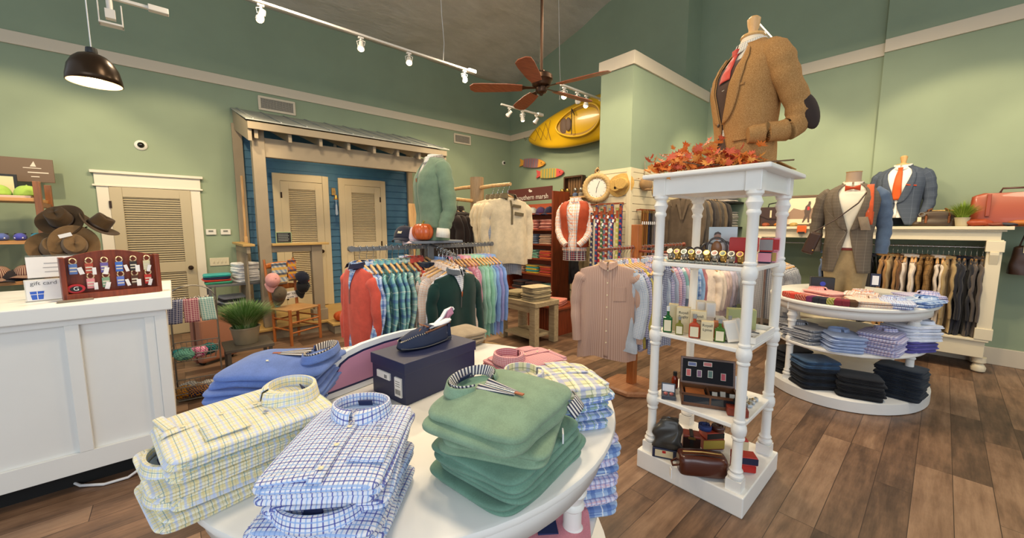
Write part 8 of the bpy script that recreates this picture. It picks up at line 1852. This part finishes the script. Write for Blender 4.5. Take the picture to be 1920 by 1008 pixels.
MB().tube([(-.06, 0, .255), (-.05, 0, .31), (.05, 0, .33), (.12, 0, .30)], .008, 8).obj('handle', M_BLACK, t, smooth=60); MB().b2((-.03, -.066, .12), (-.01, -.06, .22)).obj('swing_tag', M_CREAMC, t)
for i, (y, c, n_) in enumerate(((1.66, '#8a3f1e', 'rust'), (1.52, '#b5701f', 'amber'), (1.34, '#a88a4a', 'sand'))):
    crumple('leather_pouch', '%s leather accessory, %s from the left before the photograph' % (n_, ORD[i]), (6.20, y, CZ_), (.035, .045, .025), mat('leather_'+n_, c, .5), 'pouch', 'small leather accessories on the cabinet')
t = thing('orange_bag', 'small orange zip pouch hanging over the cabinet edge', 'bag', (6.09, 1.22, CZ_-.05), R(-90)); MB().b2((-.05, -.03, -.035), (.05, -.012, .06)).obj('pouch', mat('orange_nylon', '#cc5c22', .6), t, bevel=.006); MB().b2((-.035, -.035, -.045), (.035, -.026, -.02)).obj('black_zip', M_BLACK, t)
stack(2, 6.22, 1.06, CZ_+.0, R(-85), pal(('#2f7f80', 'teal'), ('#3a4a5c', 'slate')), 'folded cloth', 'cloth', 'folded cloths before the photograph', name='folded_cloth', W=.22, D=.14, t=.016, place='on the cabinet by the photograph')
def duffel(loc, rz, a, b, h, m_, label, strap, name='duffel_bag', seed=0):
    t = soft_bag(name, label, loc, rz, a, b, h, m_, seed, .5, .72, .02)
    for x in (-a*.45, a*.45):
        m = MB(); m.tube([(x, -b*1.02, h*.2), (x, -b*.95, h*.65), (x*.9, -b*.55, h*1.02), (x*.6, 0, h*1.12), (x*.9, b*.5, h*1.0)], .010, 8); m.obj('strap', strap, t, smooth=60)
    m = MB(); m.tube([(-a*.6, 0, h*1.0), (a*.6, 0, h*1.0)], .006, 6); m.obj('zipper', mat('aged_brass', '#b08a4e', .3, .8), t); return t
t = duffel((6.36, .06, CZ_), R(-90), .19, .09, .17, mat('olive_brown_leather', '#41301c', .45), 'dark olive-brown leather duffel bag next to the suit mannequin', mat('tan_strap', '#7a451e', .5), seed=2)
m = MB(); m.tube([(-.12+.022*cos(a), -.112, .13+.022*sin(a)) for a in [2*pi*k/16 for k in range(16)]], .004, 6, closed=True, up=(0, 1, 0)); m.obj('metal_ring', M_SILV, t); MB().b2((-.15, -.12, .05), (-.12, -.112, .10)).obj('swing_tag', M_CREAMC, t)
grass((6.20, -.115, CZ_), 'small bright green grass tuft in a pale pot on the cabinet', .17, .19, 600, ['#7f9a2a', '#93ad3a', '#6f8a24'], .055, .09, mat('pale_stone_pot', '#b5a98c', .6), 9, spread=.8)
t = thing('leather_holdall', 'large cognac leather holdall at the right end of the cabinet top', 'bag', (6.42, -.44, CZ_), R(-90)); MLC = mat('cognac_leather', '#9a4323', .38, coat=.15)
m = MB()
def lh(u, v):
    g = 2*pi*u; k = 1-.10*v-(.25 if v > .93 else 0)*((v-.93)/.07); x = .30*sgp(cos(g), .3)*k; y = .11*sgp(sin(g), .45)*(1-.55*v**2)
    return (x, y, .34*v+.012*nz(x*8, y*8)), None
m.grid(48, 22, lh, cu=True); m.add([lh(i/48, 1)[0] for i in range(48)], [tuple(range(48))]); m.obj('bag_body', MLC, t, smooth=60)
m = MB(); m.tube([(-.09, 0, .335), (-.075, 0, .385), (.075, 0, .385), (.09, 0, .335)], .010, 8); m.obj('handle', M_BROWNL, t, smooth=60)
for x in (-.16, .14): MB().b2((x-.015, -.12, .10), (x+.015, -.05, .33)).obj('strap', MLC, t, bevel=.004)
for i, (y, c, n_, r) in enumerate(((-.22, '#9c3f1c', 'rust leather glove', (.05, .10, .035)), (-.34, '#7a3a2a', 'red-brown leather wallet', (.05, .07, .02)), (-.42, '#2e2c3c', 'navy patterned belt', (.05, .09, .018)), (-.50, '#a8601e', 'tan leather glove', (.05, .09, .03)))):
    crumple('leather_accessory', '%s, %s of those before the cognac holdall' % (n_, ORD[i]), (6.20, y, CZ_), r, mat('acc_%d' % i, c, .5), 'accessory', 'leather accessories at the cabinet\'s right end')
t = soft_bag('hanging_bag', 'dark brown leather bag hanging at the right end beyond the cabinet', (6.42, -.60, 1.02), R(-90), .14, .07, .30, M_DBL, 5, .5, .8, .01); MB().tube([(-.08, 0, .28), (-.05, 0, .44), (.05, 0, .44), (.08, 0, .28)], .007, 6).obj('strap', M_DBL, t, smooth=60); MB().b2((-.06, -.08, .22), (-.03, -.072, .32)).obj('swing_tag', M_CREAMC, t)
